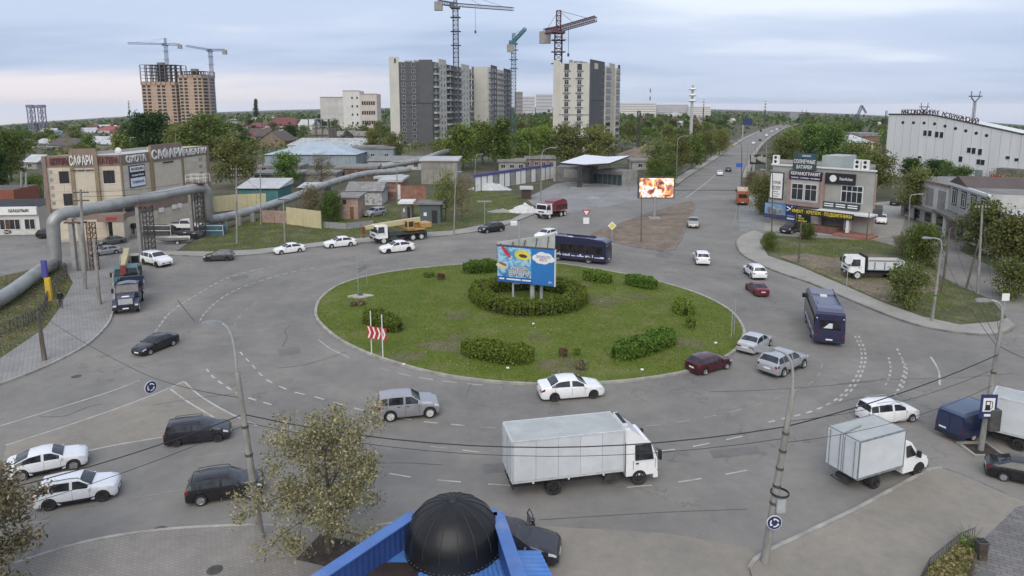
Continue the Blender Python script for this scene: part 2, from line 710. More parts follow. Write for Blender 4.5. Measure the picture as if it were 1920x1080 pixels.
  mr.inputs[4].default_value = 1.0
  L(vo.outputs['Distance'],mr.inputs[0])
  g2 = nt.nodes.new('ShaderNodeMapRange')
  g2.inputs[1].default_value = 0.50
  g2.inputs[2].default_value = 0.56
  L(gate,g2.inputs[0])
  mxf = nt.nodes.new('ShaderNodeMix')
  L(g2.outputs[0],mxf.inputs[0])
  mxf.inputs[2].default_value = 1.0
  L(mr.outputs[0],mxf.inputs[3])
  v = nt.nodes.new('ShaderNodeVectorMath')
  v.operation = 'SCALE'
  L(out,v.inputs[0])
  L(mxf.outputs[0],v.inputs['Scale'])
  out = v.outputs[0]
 L(out,p.inputs['Base Color'])
 bp = nt.nodes.new('ShaderNodeBump')
 bp.inputs['Strength'].default_value = bump
 bp.inputs['Distance'].default_value = 0.03
 L(nz(scale*30,5,0.7),bp.inputs['Height'])
 L(bp.outputs[0],p.inputs['Normal'])
 MATS[name] = m
 return m
def pavermat(name,c1,c2,mortar,bw=0.4,bh=0.2,rot=0.35):
 m = bpy.data.materials.new(name)
 m.use_nodes = True
 nt = m.node_tree
 L = nt.links.new
 p = nt.nodes['Principled BSDF']
 p.inputs['Roughness'].default_value = 0.9
 p.inputs['Specular IOR Level'].default_value = 0.25
 pos = nt.nodes.new('ShaderNodeNewGeometry').outputs['Position']
 mp = nt.nodes.new('ShaderNodeMapping')
 mp.inputs['Rotation'].default_value = (0,0,rot)
 L(pos,mp.inputs[0])
 b = nt.nodes.new('ShaderNodeTexBrick')
 b.inputs['Scale'].default_value = 1.0
 b.inputs['Brick Width'].default_value = bw
 b.inputs['Row Height'].default_value = bh
 b.inputs['Mortar Size'].default_value = 0.022
 b.inputs['Mortar Smooth'].default_value = 0.3
 b.inputs['Color1'].default_value = (*c1,1)
 b.inputs['Color2'].default_value = (*c2,1)
 b.inputs['Mortar'].default_value = (*mortar,1)
 L(mp.outputs[0],b.inputs['Vector'])
 n = nt.nodes.new('ShaderNodeTexNoise')
 n.inputs['Scale'].default_value = 0.45
 n.inputs['Detail'].default_value = 7
 n.inputs['Roughness'].default_value = 0.7
 L(pos,n.inputs['Vector'])
 mr = nt.nodes.new('ShaderNodeMapRange')
 mr.inputs[1].default_value = 0.35
 mr.inputs[2].default_value = 0.65
 mr.inputs[3].default_value = 0.86
 mr.inputs[4].default_value = 1.12
 L(n.outputs[0],mr.inputs[0])
 v = nt.nodes.new('ShaderNodeVectorMath')
 v.operation = 'SCALE'
 L(b.outputs['Color'],v.inputs[0])
 L(mr.outputs[0],v.inputs['Scale'])
 L(v.outputs[0],p.inputs['Base Color'])
 bp = nt.nodes.new('ShaderNodeBump')
 bp.inputs['Strength'].default_value = 0.4
 bp.inputs['Distance'].default_value = 0.02
 bp.invert = True
 L(b.outputs['Fac'],bp.inputs['Height'])
 L(bp.outputs[0],p.inputs['Normal'])
 MATS[name] = m
 return m
_c,_l,_r,_f,_n = G(990,605),G(592,598),G(1393,620),G(980,493),G(1010,722)
RING = ((_l.x+_r.x)/2,(_f.y+_n.y)/2,(_r.x-_l.x)/2,(_f.y-_n.y)/2)
asphalt = surfmat('asphalt',(0.206,0.195,0.178),(0.168,0.161,0.151),(0.250,0.231,0.203),0.35,0.07,crack=0.22,ring=RING,stains=0.16)
asphalt_pale = surfmat('asphalt_pale',(0.215,0.207,0.194),(0.17,0.166,0.158),(0.26,0.245,0.22),0.5,0.10,crack=0.4)
asphalt_sand = surfmat('asphalt_sand',(0.245,0.223,0.188),(0.21,0.194,0.168),(0.285,0.258,0.212),0.6,0.07,stains=0.14)
land = surfmat('land',(0.085,0.083,0.050),(0.055,0.060,0.03),(0.16,0.138,0.10),0.10,0.15)
turf = surfmat('turf',(0.105,0.134,0.022),(0.082,0.112,0.016),(0.165,0.156,0.060),1.1,0.16)
rough_turf = surfmat('rough_turf',(0.085,0.092,0.040),(0.055,0.066,0.026),(0.17,0.145,0.095),0.8,0.2)
bare_soil = surfmat('bare_soil',(0.185,0.145,0.110),(0.12,0.10,0.08),(0.26,0.205,0.155),1.0,0.2)
slab_pale = surfmat('pale_paving',(0.30,0.285,0.255),(0.26,0.245,0.22),(0.34,0.322,0.285),0.8,0.08)
concrete_lot = surfmat('concrete_lot',(0.235,0.235,0.228),(0.19,0.19,0.187),(0.28,0.277,0.265),0.5,0.10,crack=0.35)
kerb_mat = mat('kerb_concrete',(0.33,0.315,0.28),0.9,0.2,0.9,space='World')
kerb_dark = mat('kerb_worn',(0.20,0.19,0.175),0.9,0.25,0.9,space='World')
pavers = pavermat('grey_pavers',(0.265,0.243,0.215),(0.235,0.217,0.195),(0.205,0.19,0.172),0.3,0.15)
pavers_left = pavermat('pale_pavers',(0.265,0.255,0.242),(0.235,0.228,0.218),(0.19,0.185,0.175),0.6,0.3,1.0)
paver_right = pavermat('dark_pavers',(0.20,0.19,0.18),(0.15,0.145,0.14),(0.11,0.105,0.10),0.5,0.25,0.5)
paint = mat('road_paint',(0.44,0.43,0.40),0.85,0.12,1.6,space='World',dirt=(0.2,0.192,0.178),dirt_amt=0.95)
paint_faint = mat('worn_road_paint',(0.27,0.26,0.245),0.9,0.12,1.6,space='World',dirt=(0.18,0.176,0.172),dirt_amt=0.85)
def structure(o):
 o['kind'] = 'structure'
 return o
def sheet(name,pts,z,m):
 mb = MB()
 mb.poly([(p[0],p[1],z) for p in pts])
 o = mb.build(name,m)
 me = o.data
 if me.polygons[0].normal.z<0:
  me.flip_normals()
 return structure(o)
def raised(name,pts,m,z1=0.13,z0=-0.06):
 a = sum(pts[i-1][0]*pts[i][1]-pts[i][0]*pts[i-1][1] for i in range(len(pts)))
 if a<0:
  pts = list(reversed(pts))
 mb = MB().prism(pts,z0,z1)
 return structure(mb.build(name,m))
def strip(mb,pts,w,z,off=0.0):
 pts = [Vector((p[0],p[1],0)) for p in pts]
 q = []
 for i,p in enumerate(pts):
  a = pts[max(0,i-1)]
  b = pts[min(len(pts)-1,i+1)]
  d = (b-a).normalized()
  n = Vector((-d.y,d.x,0))
  q.append((p+n*(off+w/2),p+n*(off-w/2)))
 for i in range(len(q)-1):
  a,b = q[i],q[i+1]
  mb.add([(a[1].x,a[1].y,z),(b[1].x,b[1].y,z),(b[0].x,b[0].y,z),(a[0].x,a[0].y,z)],[(0,1,2,3)])
def kerb(name,pts,w=0.22,h=0.16,m=None,closed=False,z0=-0.05):
 pts = [Vector((p[0],p[1],0)) for p in pts]
 n = len(pts)
 mb = MB()
 q = []
 for i,p in enumerate(pts):
  a = pts[i-1] if (closed or i) else p
  b = pts[(i+1)%n] if (closed or i<n-1) else p
  d = (b-a).normalized()
  k = Vector((-d.y,d.x,0))*(w/2)
  q.append((p+k,p-k))
 for i in range(n if closed else n-1):
  a,b = q[i],q[(i+1)%n]
  mb.hexa([(a[1].x,a[1].y,z0),(b[1].x,b[1].y,z0),(b[0].x,b[0].y,z0),(a[0].x,a[0].y,z0),(a[1].x,a[1].y,h),(b[1].x,b[1].y,h),(b[0].x,b[0].y,h),(a[0].x,a[0].y,h)])
 return structure(mb.build(name,m or kerb_mat))
 # the land: one sheet out to the horizon
mb = MB()
rings = [0,60,120,180,240,300,380,480,620,800,1050,1400,1900,2700,4000,6500,11000]
NA = 96
for r in rings:
 for k in range(NA):
  q = 2*math.pi*k/NA
  x,y = r*math.sin(q),r*math.cos(q)
  mb.v.append((x,y,gz(x,y)-0.06))
for i in range(len(rings)-1):
 for k in range(NA):
  mb.f.append((i*NA+k,(i+1)*NA+k,(i+1)*NA+(k+1)%NA,i*NA+(k+1)%NA))
  mb.m.append(0)
structure(mb.build('ground',land,smooth=60))
# carriageway round the island and its arms
road_px = [(2350,640),(1990,545),(1890,470),(1740,385),(1700,372),(1630,425),(1560,440),(1432,432),(1386,430),(1383,390),(1388,356),(1262,356),(1190,345),(1120,330),(1040,345),(990,372),(1003,402),(930,428),(850,441),(700,455),(600,463),(480,478),(400,482),(330,470),(390,428),(330,424),(240,424),(100,432),(0,438),(-260,450),(-700,600)]
road_pts = [Vector((-70,6,0)),Vector((70,6,0))]+GP(road_px)
sheet('road',road_pts,0.0,asphalt)
sheet('parking_lot',GP([(-300,560),(0,520),(95,498),(190,510),(213,516),(216,492),(262,480),(335,468),(392,429),(240,426),(100,434),(-300,452)]),0.005,asphalt_pale)
sheet('filling_station_forecourt',GP([(985,372),(1040,346),(1120,331),(1190,345),(1240,352),(1205,372),(1150,385),(1060,400),(1010,398)]),0.005,concrete_lot)
sheet('shop_forecourt',GP([(1432,433),(1560,442),(1640,449),(1688,440),(1700,400),(1680,376),(1640,380),(1440,400)]),0.005,slab_pale)
sheet('bus_stop_paving',GP([(1386,433),(1384,392),(1389,357),(1420,357),(1445,400),(1434,434),(1410,436)]),0.004,concrete_lot)
sheet('dusty_road_patch',GP([(12,834),(120,801),(230,761),(344,716),(372,742),(425,772),(470,792),(430,803),(400,806),(310,820),(147,850),(0,885)]),0.005,asphalt_sand)
sheet('dusty_forecourt',GP([(560,1000),(720,965),(1000,985),(1250,1000),(1420,1030),(1400,1090),(560,1090)]),0.005,asphalt_sand)
# far road: runs away to the upper right, follows the land
RL = [(1258,357),(1300,326),(1340,301),(1375,276),(1405,257),(1433,245),(1462,236),(1490,230)]
RR = [(1388,357),(1392,326),(1402,301),(1415,281),(1432,264),(1452,250),(1473,239),(1498,232)]
rl = catmull([GT(*p) for p in RL],4)
rr = catmull([GT(*p) for p in RR],4)
mb = MB()
for i in range(len(rl)-1):
 a,b,c,d = rl[i],rl[i+1],rr[i+1],rr[i]
 mb.add([(q.x,q.y,gz(q.x,q.y)+0.0) for q in (a,d,c,b)],[(0,1,2,3)])
structure(mb.build('far_road',asphalt))
def ribbon(name,pts,w,z,m,h=None):
 mb = MB()
 pts = [Vector(p) for p in pts]
 q = []
 for i,p in enumerate(pts):
  d = (pts[min(len(pts)-1,i+1)]-pts[max(0,i-1)])
  d.z = 0
  d.normalize()
  k = Vector((-d.y,d.x,0))*(w/2)
  q.append((p+k,p-k))
 for i in range(len(q)-1):
  a,b = q[i],q[i+1]
  z0a = gz(a[0].x,a[0].y)
  z0b = gz(b[0].x,b[0].y)
  mb.hexa([(a[1].x,a[1].y,z0a-.1),(b[1].x,b[1].y,z0b-.1),(b[0].x,b[0].y,z0b-.1),(a[0].x,a[0].y,z0a-.1),(a[1].x,a[1].y,z0a+z),(b[1].x,b[1].y,z0b+z),(b[0].x,b[0].y,z0b+z),(a[0].x,a[0].y,z0a+z)])
 return mb.build(name,m)
structure(ribbon('footway',[p+Vector((-1.7,0,0)) for p in rl],2.6,0.18,slab_pale))
structure(ribbon('footway',[p+Vector((1.2,0,0)) for p in rr[3:]],1.8,0.18,slab_pale))
# central island
isl_px = [(592,590),(602,560),(640,534),(700,517),(780,505),(870,497),(960,493),(1040,495),(1100,503),(1200,521),(1300,549),(1365,581),(1393,615),(1391,640),(1368,666),(1300,695),(1200,713),(1100,721),(1000,722),(900,715),(800,698),(700,668),(640,640),(606,613)]
isl = catmull(GP(isl_px),5,True)
kerb('kerb',isl,0.26,0.17,kerb_mat,True)
ic = sum(isl,Vector())/len(isl)
def isl_z(x,y):
 """height of the gently mounded island"""
 d = Vector((x,y,0))-ic
 a = math.atan2(d.y,d.x)
 best,rb = 9,1
 for p in isl[::2]:
  e = p-ic
  da = abs((math.atan2(e.y,e.x)-a+math.pi)%(2*math.pi)-math.pi)
  if da<best:
   best,rb = da,e.length
 t = min(1.0,d.length/rb)
 return 0.12+0.38*(1-t*t)
mb = MB()
NR = 7
for j in range(NR+1):
 t = 1-j/NR
 for p in isl:
  q = ic+(p-ic)*t
  mb.v.append((q.x,q.y,0.12+0.38*(1-t*t)))
n = len(isl)
for j in range(NR):
 for k in range(n):
  mb.f.append((j*n+k,j*n+(k+1)%n,(j+1)*n+(k+1)%n,(j+1)*n+k))
  mb.m.append(0)
structure(mb.build('island_lawn',turf,smooth=60))
# bare and dry patches worn into the lawn
rp_ = random.Random(31)
lawn_soil = surfmat('lawn_soil',(0.120,0.116,0.055),(0.09,0.10,0.035),(0.165,0.140,0.090),2.4,0.2)
for u,v,rx in ((835,652,2.2),(1118,570,2.6),(860,640,1.3),(860,600,1.4),(760,672,1.5),(1200,562,1.6),(1060,690,2.0),(1090,540,1.2),(1010,640,1.0),(1290,650,1.6)):
 c = G(u,v)
 mb = MB()
 pts = []
 for k in range(18):
  a = 2*math.pi*k/18
  q = rx*rp_.uniform(.55,1.1)
  x,y = c.x+q*math.cos(a)*1.2,c.y+q*math.sin(a)
  pts.append((x,y,isl_z(x,y)+.012))
 pts.append((c.x,c.y,isl_z(c.x,c.y)+.014))
 mb.add(pts,[(k,(k+1)%18,18) for k in range(18)])
 structure(mb.build('bare_patch',lawn_soil))
 # left pavement
lp_out = GP([(-260,800),(-120,762),(0,722),(82,690),(140,661),(172,640),(200,611),(210,590),(214,560),(213,530),(210,515)])
lp_in = GP([(190,509),(125,511),(137,532),(112,580),(85,617),(0,675),(-120,735),(-260,780)])
lp_c = catmull(lp_out,4)
raised('pavement',lp_c+lp_in,pavers_left,0.13)
kerb('kerb',lp_c,0.2,0.15,kerb_mat)
raised('verge',GP([(-260,780),(-120,735),(0,675),(85,617),(112,580),(137,532),(125,511),(95,498),(0,520),(-260,580)]),rough_turf,0.10)
# verge and pavement at the far left of the junction
fp_out = catmull(GP([(300,478),(340,480),(400,482),(480,478),(600,463),(690,455),(770,448),(850,441),(930,428),(1000,403),(1012,396)]),4)
fp_in = GP([(1003,388),(960,412),(850,433),(770,439),(690,446),(600,455),(480,469),(400,473),(340,472),(310,472)])
raised('pavement',fp_out+fp_in,slab_pale,0.12)
kerb('kerb',fp_out,0.2,0.14,kerb_dark)
raised('verge',GP([(340,471),(400,472.5),(480,468.5),(600,454.5),(690,445.5),(770,438.5),(850,432.5),(960,411),(1002,387),(985,372),(940,352),(860,350),(760,372),(700,402),(560,402),(480,412),(400,432)]),rough_turf,0.09)
# right corner: pavement and verge with the parked tipper
rp_out = catmull(GP([(1412,432),(1387,444),(1381,458),(1394,480),(1450,508),(1520,532),(1600,566),(1680,598),(1750,618),(1840,629),(1885,624),(1903,612)]),4)
rp_in = GP([(1888,598),(1870,605),(1800,611),(1730,596),(1660,571),(1580,536),(1500,501),(1440,481),(1424,455),(1432,440)])
raised('pavement',rp_out+rp_in,slab_pale,0.13)
kerb('kerb',rp_out,0.2,0.15,kerb_dark)
raised('verge',GP([(1888,597),(1870,604),(1800,610),(1730,595),(1660,570),(1580,535),(1500,500),(1440,480),(1425,455),(1434,441),(1530,447),(1640,452),(1740,478),(1765,520),(1800,538),(1858,562)]),rough_turf,0.10)
sheet('bare_ground',GP([(1462,482),(1510,476),(1560,484),(1640,480),(1700,492),(1752,520),(1762,546),(1712,556),(1690,578),(1640,560),(1580,531),(1510,502)]),0.112,bare_soil)
raised('verge',GP([(1840,420),(1800,470),(1900,520),(2050,590),(2200,560),(2100,430)]),rough_turf,0.08)
# triangle of bare soil between the two arms
tri = GP([(1108,440),(1150,424),(1195,408),(1270,384),(1298,378),(1301,392),(1283,430),(1263,469),(1215,467),(1165,458)])
raised('traffic_island',catmull(tri,2,True),bare_soil,0.10)
kerb('kerb',catmull(tri,2,True),0.18,0.13,kerb_dark,True)
# plaza at the bottom left, pavement at the bottom right
pl = catmull(GP([(-400,1230),(-120,1110),(40,1056),(120,1030),(200,1011),(300,997),(400,990),(480,988),(560,990),(610,1000),(640,1030),(650,1075)]),4)
raised('pavement',pl+[Vector((-3,12,0)),Vector((-40,12,0))],pavers,0.11)
kerb('kerb',pl[:-8],0.18,0.125,kerb_mat)
rb = GP([(1405,1068),(1416,1052),(1440,1036),(1600,960),(1725,892),(1745,882),(1765,880),(1800,891),(1925,945),(2080,1010)])
raised('pavement',rb+[Vector((34,14,0)),Vector((9,14,0))],asphalt_sand,0.10)
kerb('kerb',rb[:7],0.2,0.13,kerb_mat)
kerb('kerb',rb[6:],0.14,0.115,kerb_dark)
sheet('paving',GP([(1762,1120),(1850,1005),(1905,952),(1925,946),(2080,1010),(2080,1120)],0.1),0.105,paver_right)
# ------------------------------------------------------------------ painted markings
def line(name,px,w=0.14,dash=None,m=None,z=0.010,off=0.0):
 pts = catmull(GP(px),10)
 mb = MB()
 if dash is None:
  strip(mb,pts,w,z,off)
 else :
  on,gap = dash
  # walk along
  seg,acc,cur = [],0.0,[pts[0]]
  state = True
  lim = on
  for i in range(1,len(pts)):
   a,b = pts[i-1],pts[i]
   d = (b-a).length
   t0 = 0.0
   while acc+(d-t0)>=lim:
    t0 += lim-acc
    q = a+(b-a)*(t0/d)
    if state:
     cur.append(q)
     strip(mb,cur,w,z,off)
    state = not state
    cur = [q]
    lim = on if state else gap
    acc = 0.0
   acc += d-t0
   if state:
    cur.append(b)
 if mb.v:
  structure(mb.build(name,m or paint))
E1 = [(450,660),(478,690),(500,712),(545,733),(586,743),(642,759),(700,774),(790,790),(841,795),(900,801),(1000,806),(1100,805),(1210,799),(1300,787),(1400,765),(1480,737),(1530,710),(1545,672)]
line('road_marking',E1[:10],0.13,(0.9,0.9))
line('road_marking',E1[9:],0.13,(1.0,1.1),paint_faint)
line('road_marking',[(1603,630),(1613,652),(1616,672),(1612,690),(1603,710),(1586,733),(1563,752),(1520,772),(1440,792)],0.16,(0.55,0.55))
line('road_marking',[(1610,630),(1620,652),(1623,672),(1619,690),(1610,712),(1594,734),(1572,753)],0.16,(0.55,0.55))
line('road_marking',[(1682,654),(1692,675),(1696,692),(1692,710),(1684,730),(1675,748)],0.16,(0.5,0.55))
line('road_marking',[(1690,672),(1700,690),(1697,710),(1690,730)],0.15,(0.5,0.55))
line('road_marking',[(1666,670),(1670,692),(1666,710),(1656,730)],0.13,(0.5,0.5))
line('road_marking',[(1745,669),(1755,685),(1761,700),(1762,722)],0.14)
line('road_marking',[(291,622),(317,588),(345,567),(375,549),(422,523),(475,507),(540,494)],0.14,(0.8,0.5))
line('road_marking',[(375,601),(385,586),(410,563),(440,545),(475,531),(540,512),(600,500)],0.14,(0.8,0.45))
line('road_marking',[(440,610),(447,596),(470,575),(505,556),(560,534)],0.13,(1.0,1.2),paint_faint)
line('road_marking',[(387,692),(400,707),(420,722),(445,738),(475,749),(520,762)],0.15,(0.8,0.7))
line('road_marking',[(0,799),(100,768),(205,735),(262,713)],0.13)
line('road_marking',[(10,835),(120,800),(230,762),(300,735),(345,715)],0.13)
line('road_marking',[(346,716),(375,742),(425,772),(482,798)],0.13)
line('road_marking',[(315,726),(350,752),(400,782),(432,803)],0.13)
line('road_marking',[(147,849),(230,832),(310,819)],0.13)
line('road_marking',[(185,704),(232,686)],0.11,None,paint_faint)
line('road_marking',[(360,860),(410,852),(458,847)],0.11,None,paint_faint)
line('road_marking',[(242,936),(300,926),(352,916)],0.10,None,paint_faint)
line('road_marking',[(57,982),(92,975)],0.10,None,paint_faint)
line('road_marking',[(597,637),(620,654),(655,671)],0.10,None,paint)
line('road_marking',[(712,690),(770,705),(850,717),(940,725)],0.11,(1.2,0.7),paint)
line('road_marking',[(730,888),(780,896),(820,900),(890,906),(1000,913)],0.11,(1.3,1.5),paint)
line('road_marking',[(807,837),(842,841),(907,849)],0.11,(1.0,1.0),paint)
line('road_marking',[(1175,914),(1240,908),(1305,899),(1400,882),(1470,866)],0.11,(1.4,1.5),paint)
line('road_marking',[(1230,847),(1290,839),(1350,827),(1420,812)],0.11,(1.2,1.2),paint)
line('road_marking',[(700,985),(735,980)],0.10,None,paint)
line('road_marking',[(560,505),(620,493),(680,483)],0.11,(1.6,2.0),paint_faint)
line('road_marking',[(1286,371),(1312,352),(1330,338),(1342,327)],0.22,None,paint)
line('road_marking',[(1268,372),(1300,352)],0.15,None,paint_faint)
line('road_marking',[(1376,420),(1384,380),(1389,355)],0.16,None,paint_faint)
# dark strokes: tar-filled seams, cracks, and first in the list a plain slash
tar = mat('tar_and_slash',(0.10,0.097,0.093),0.8,0.2,2.0,space='World')
for px,w in (([(332,562),(345,578),(358,594),(366,604)],0.10),([(0,900),(60,884),(130,872)],0.05),([(75,782),(120,780),(160,765),(190,757)],0.06),([(285,760),(360,748),(440,738)],0.05),([(520,690),(560,686),(600,676),(650,660)],0.05),([(530,650),(538,632),(534,620),(545,610)],0.05),([(1330,735),(1420,732),(1530,725),(1640,715)],0.06),([(1190,660),(1300,640),(1400,620)],0.0),([(1140,505),(1220,520),(1300,545)],0.0),([(290,992),(300,988),(312,990)],0.16),([(680,870),(760,868),(830,872)],0.05),([(1570,720),(1660,712),(1800,708),(1900,700)],0.05),([(1560,760),(1600,748),(1650,740)],0.04),([(1010,975),(1120,968),(1260,960),(1400,955)],0.04),([(875,740),(880,728),(884,720)],0.04)):
 if w:
  line('crack',px,w,None,tar,0.012)
  # patched repairs
patch_m = surfmat('asphalt_patch',(0.155,0.149,0.142),(0.135,0.13,0.125),(0.178,0.17,0.16),0.8,0.08)
for px in ([(520,655),(560,650),(566,662),(524,668)],[(905,870),(965,868),(972,884),(908,888)],[(1330,845),(1420,836),(1428,850),(1338,860)],[(640,905),(700,903),(704,915),(643,918)],[(1240,470),(1262,474),(1252,486),(1228,480)],[(430,520),(462,514),(468,520),(436,527)]):
 sheet('road_patch',GP(px),0.006,patch_m)
mhole = mat('cast_iron',(0.07,0.065,0.06),0.7,0.3,8)
for u,v in ((143,706),(403,1073)):
 p = G(u,v)
 z = 0.008 if v<1000 else 0.115
 mb = MB()
 mb.lathe([(0.0,0.012),(0.30,0.012),(0.34,0.0)],(p.x,p.y,z),20)
 mb.thing('manhole_cover',mhole,p,'round iron manhole cover in the '+('road beside the left kerb' if v<1000 else 'paved plaza at the bottom left'),'manhole cover')
 # ------------------------------------------------------------------ vehicles
car_glass = mat('car_glass',(0.028,0.031,0.036),0.05,0.5,1.6,spec=0.6)
rubber = mat('tyre_rubber',(0.022,0.022,0.023),0.85,0.25,6,dirt=(0.11,0.10,0.085),dirt_amt=0.5)
rim_alloy = mat('alloy_rim',(0.42,0.43,0.44),0.35,0.15,8,metal=0.7)
rim_dark = mat('dark_rim',(0.05,0.05,0.055),0.4,0.2,8,metal=0.4)
rim_steel = mat('steel_rim',(0.62,0.62,0.60),0.5,0.15,8,metal=0.2)
trim_black = mat('black_trim',(0.022,0.022,0.024),0.6,0.2,5)
chassis_mat = mat('chassis',(0.035,0.033,0.032),0.8,0.3,4,dirt=(0.11,0.095,0.08),dirt_amt=0.5)
lamp_clear = mat('headlight_lens',(0.62,0.64,0.66),0.12,0.1,6,spec=0.7)
lamp_red = mat('tail_lamp',(0.19,0.014,0.014),0.2,0.15,6,spec=0.6)
plate_mat = mat('number_plate',(0.74,0.74,0.72),0.5,0.05,4)
PAINT = {}
def paintm(name,rgb,rough=0.32,metal=0.0,dirt=0.25):
 if name not in PAINT:
  PAINT[name] = mat(name+'_paint',rgb,rough,0.04,2.0,metal=metal,coat=0.5,spec=0.45,dirt=tuple(c*.5+0.05 for c in rgb),dirt_amt=dirt)
 return PAINT[name]
WHITE = paintm('white',(0.80,0.80,0.80))
PEARL = paintm('pearl_white',(0.70,0.71,0.735))
SILVER = paintm('silver',(0.44,0.45,0.465),0.3,0.45)
SILVERG = paintm('grey_silver',(0.36,0.355,0.375),0.3,0.4)
LSILV = paintm('light_silver',(0.52,0.53,0.55),0.3,0.3)
BLACK = paintm('black',(0.012,0.012,0.014),0.22,0,0.3)
NIGHT = paintm('night_violet',(0.016,0.014,0.022),0.22,0,0.3)
ASPH = paintm('graphite',(0.065,0.067,0.072),0.28,0.3)
GREENG = paintm('grey_green',(0.10,0.115,0.11),0.3,0.3)
MAROON = paintm('maroon',(0.055,0.008,0.016),0.3)
CHERRY = paintm('cherry',(0.13,0.014,0.018),0.35)
NAVY = paintm('navy',(0.018,0.022,0.050),0.35)
BEIGE = paintm('champagne',(0.36,0.33,0.28),0.3,0.3)
def lerp(a,b,t):
 return a+(b-a)*t
 # (x fraction of length from rear -0.5 to front +0.5, top height fraction, belt fraction, half width fraction, cabin 0/1)
KINDS_CAR = {'sedan':dict(L=4.5,W=1.76,H=1.47,st=[(-.5,.50,.44,.80,0),(-.488,.66,.56,.90,0),(-.455,.705,.63,.95,0),(-.36,.72,.655,.99,0),(-.215,.965,.645,1,1),(-.08,1.0,.64,1,1),(.06,.975,.63,1,1),(.225,.68,.615,.99,0),(.37,.61,.56,.97,0),(.455,.545,.51,.92,0),(.492,.45,.42,.82,0),(.5,.36,.34,.76,0)],win=(-.335,-.055,-.02,.165),cowl=(.06,.225),back=(-.36,-.215),wx=(-.295,.315),wr=.31),'hatch':dict(L=4.0,W=1.70,H=1.48,st=[(-.5,.50,.46,.84,0),(-.492,.63,.60,.92,0),(-.47,.68,.64,.96,0),(-.385,.955,.65,.98,1),(-.2,1.0,.64,1,1),(.05,.985,.63,1,1),(.235,.69,.62,.99,0),(.38,.62,.57,.97,0),(.46,.55,.52,.92,0),(.494,.45,.42,.83,0),(.5,.36,.34,.78,0)],win=(-.41,-.07,-.035,.175),cowl=(.05,.235),back=(-.47,-.385),wx=(-.31,.315),wr=.30),'suv':dict(L=4.45,W=1.83,H=1.66,st=[(-.5,.48,.46,.86,0),(-.492,.60,.58,.94,0),(-.475,.665,.62,.97,0),(-.405,.95,.63,.98,1),(-.2,1.0,.62,1,1),(.05,.985,.61,1,1),(.215,.69,.61,.99,0),(.38,.635,.58,.98,0),(.465,.575,.54,.94,0),(.495,.47,.44,.86,0),(.5,.38,.36,.8,0)],win=(-.43,-.06,-.025,.16),cowl=(.05,.215),back=(-.475,-.405),wx=(-.305,.32),wr=.36),'coupesuv':dict(L=4.55,W=1.84,H=1.58,st=[(-.5,.50,.46,.86,0),(-.49,.66,.58,.94,0),(-.455,.715,.63,.96,0),(-.40,.73,.65,.98,0),(-.20,.955,.645,.99,1),(-.06,1.0,.635,1,1),(.06,.98,.63,1,1),(.22,.70,.62,.99,0),(.38,.645,.59,.98,0),(.465,.585,.55,.94,0),(.495,.48,.44,.86,0),(.5,.38,.36,.8,0)],win=(-.36,-.06,-.025,.16),cowl=(.06,.22),back=(-.40,-.20),wx=(-.305,.32),wr=.37),'mpv':dict(L=4.35,W=1.75,H=1.64,st=[(-.5,.46,.44,.86,0),(-.492,.58,.56,.94,0),(-.482,.66,.61,.97,0),(-.44,.955,.62,.98,1),(-.25,1.0,.62,1,1),(.05,.985,.61,1,1),(.27,.68,.60,.98,0),(.40,.60,.56,.96,0),(.465,.53,.50,.91,0),(.494,.43,.41,.84,0),(.5,.34,.33,.79,0)],win=(-.455,-.09,-.055,.20),cowl=(.05,.27),back=(-.482,-.44),wx=(-.31,.315),wr=.31),'niva':dict(L=3.95,W=1.77,H=1.66,st=[(-.5,.44,.42,.90,0),(-.492,.56,.55,.95,0),(-.485,.65,.62,.96,0),(-.465,.96,.63,.97,1),(-.25,1.0,.625,1,1),(.04,.985,.62,1,1),(.20,.70,.62,.99,0),(.38,.655,.60,.97,0),(.465,.60,.57,.93,0),(.492,.47,.45,.87,0),(.5,.38,.36,.82,0)],win=(-.46,-.09,-.055,.145),cowl=(.04,.20),back=(-.485,-.465),wx=(-.30,.33),wr=.37),'wagon':dict(L=4.45,W=1.75,H=1.68,st=[(-.5,.44,.42,.86,0),(-.494,.56,.54,.94,0),(-.488,.62,.59,.96,0),(-.46,.955,.60,.97,1),(-.28,1.0,.60,1,1),(.07,.955,.59,1,1),(.25,.66,.585,.98,0),(.40,.585,.545,.96,0),(.465,.52,.49,.91,0),(.494,.43,.40,.83,0),(.5,.34,.32,.78,0)],win=(-.47,-.07,-.03,.19),cowl=(.07,.25),back=(-.488,-.46),wx=(-.32,.325),wr=.31),}
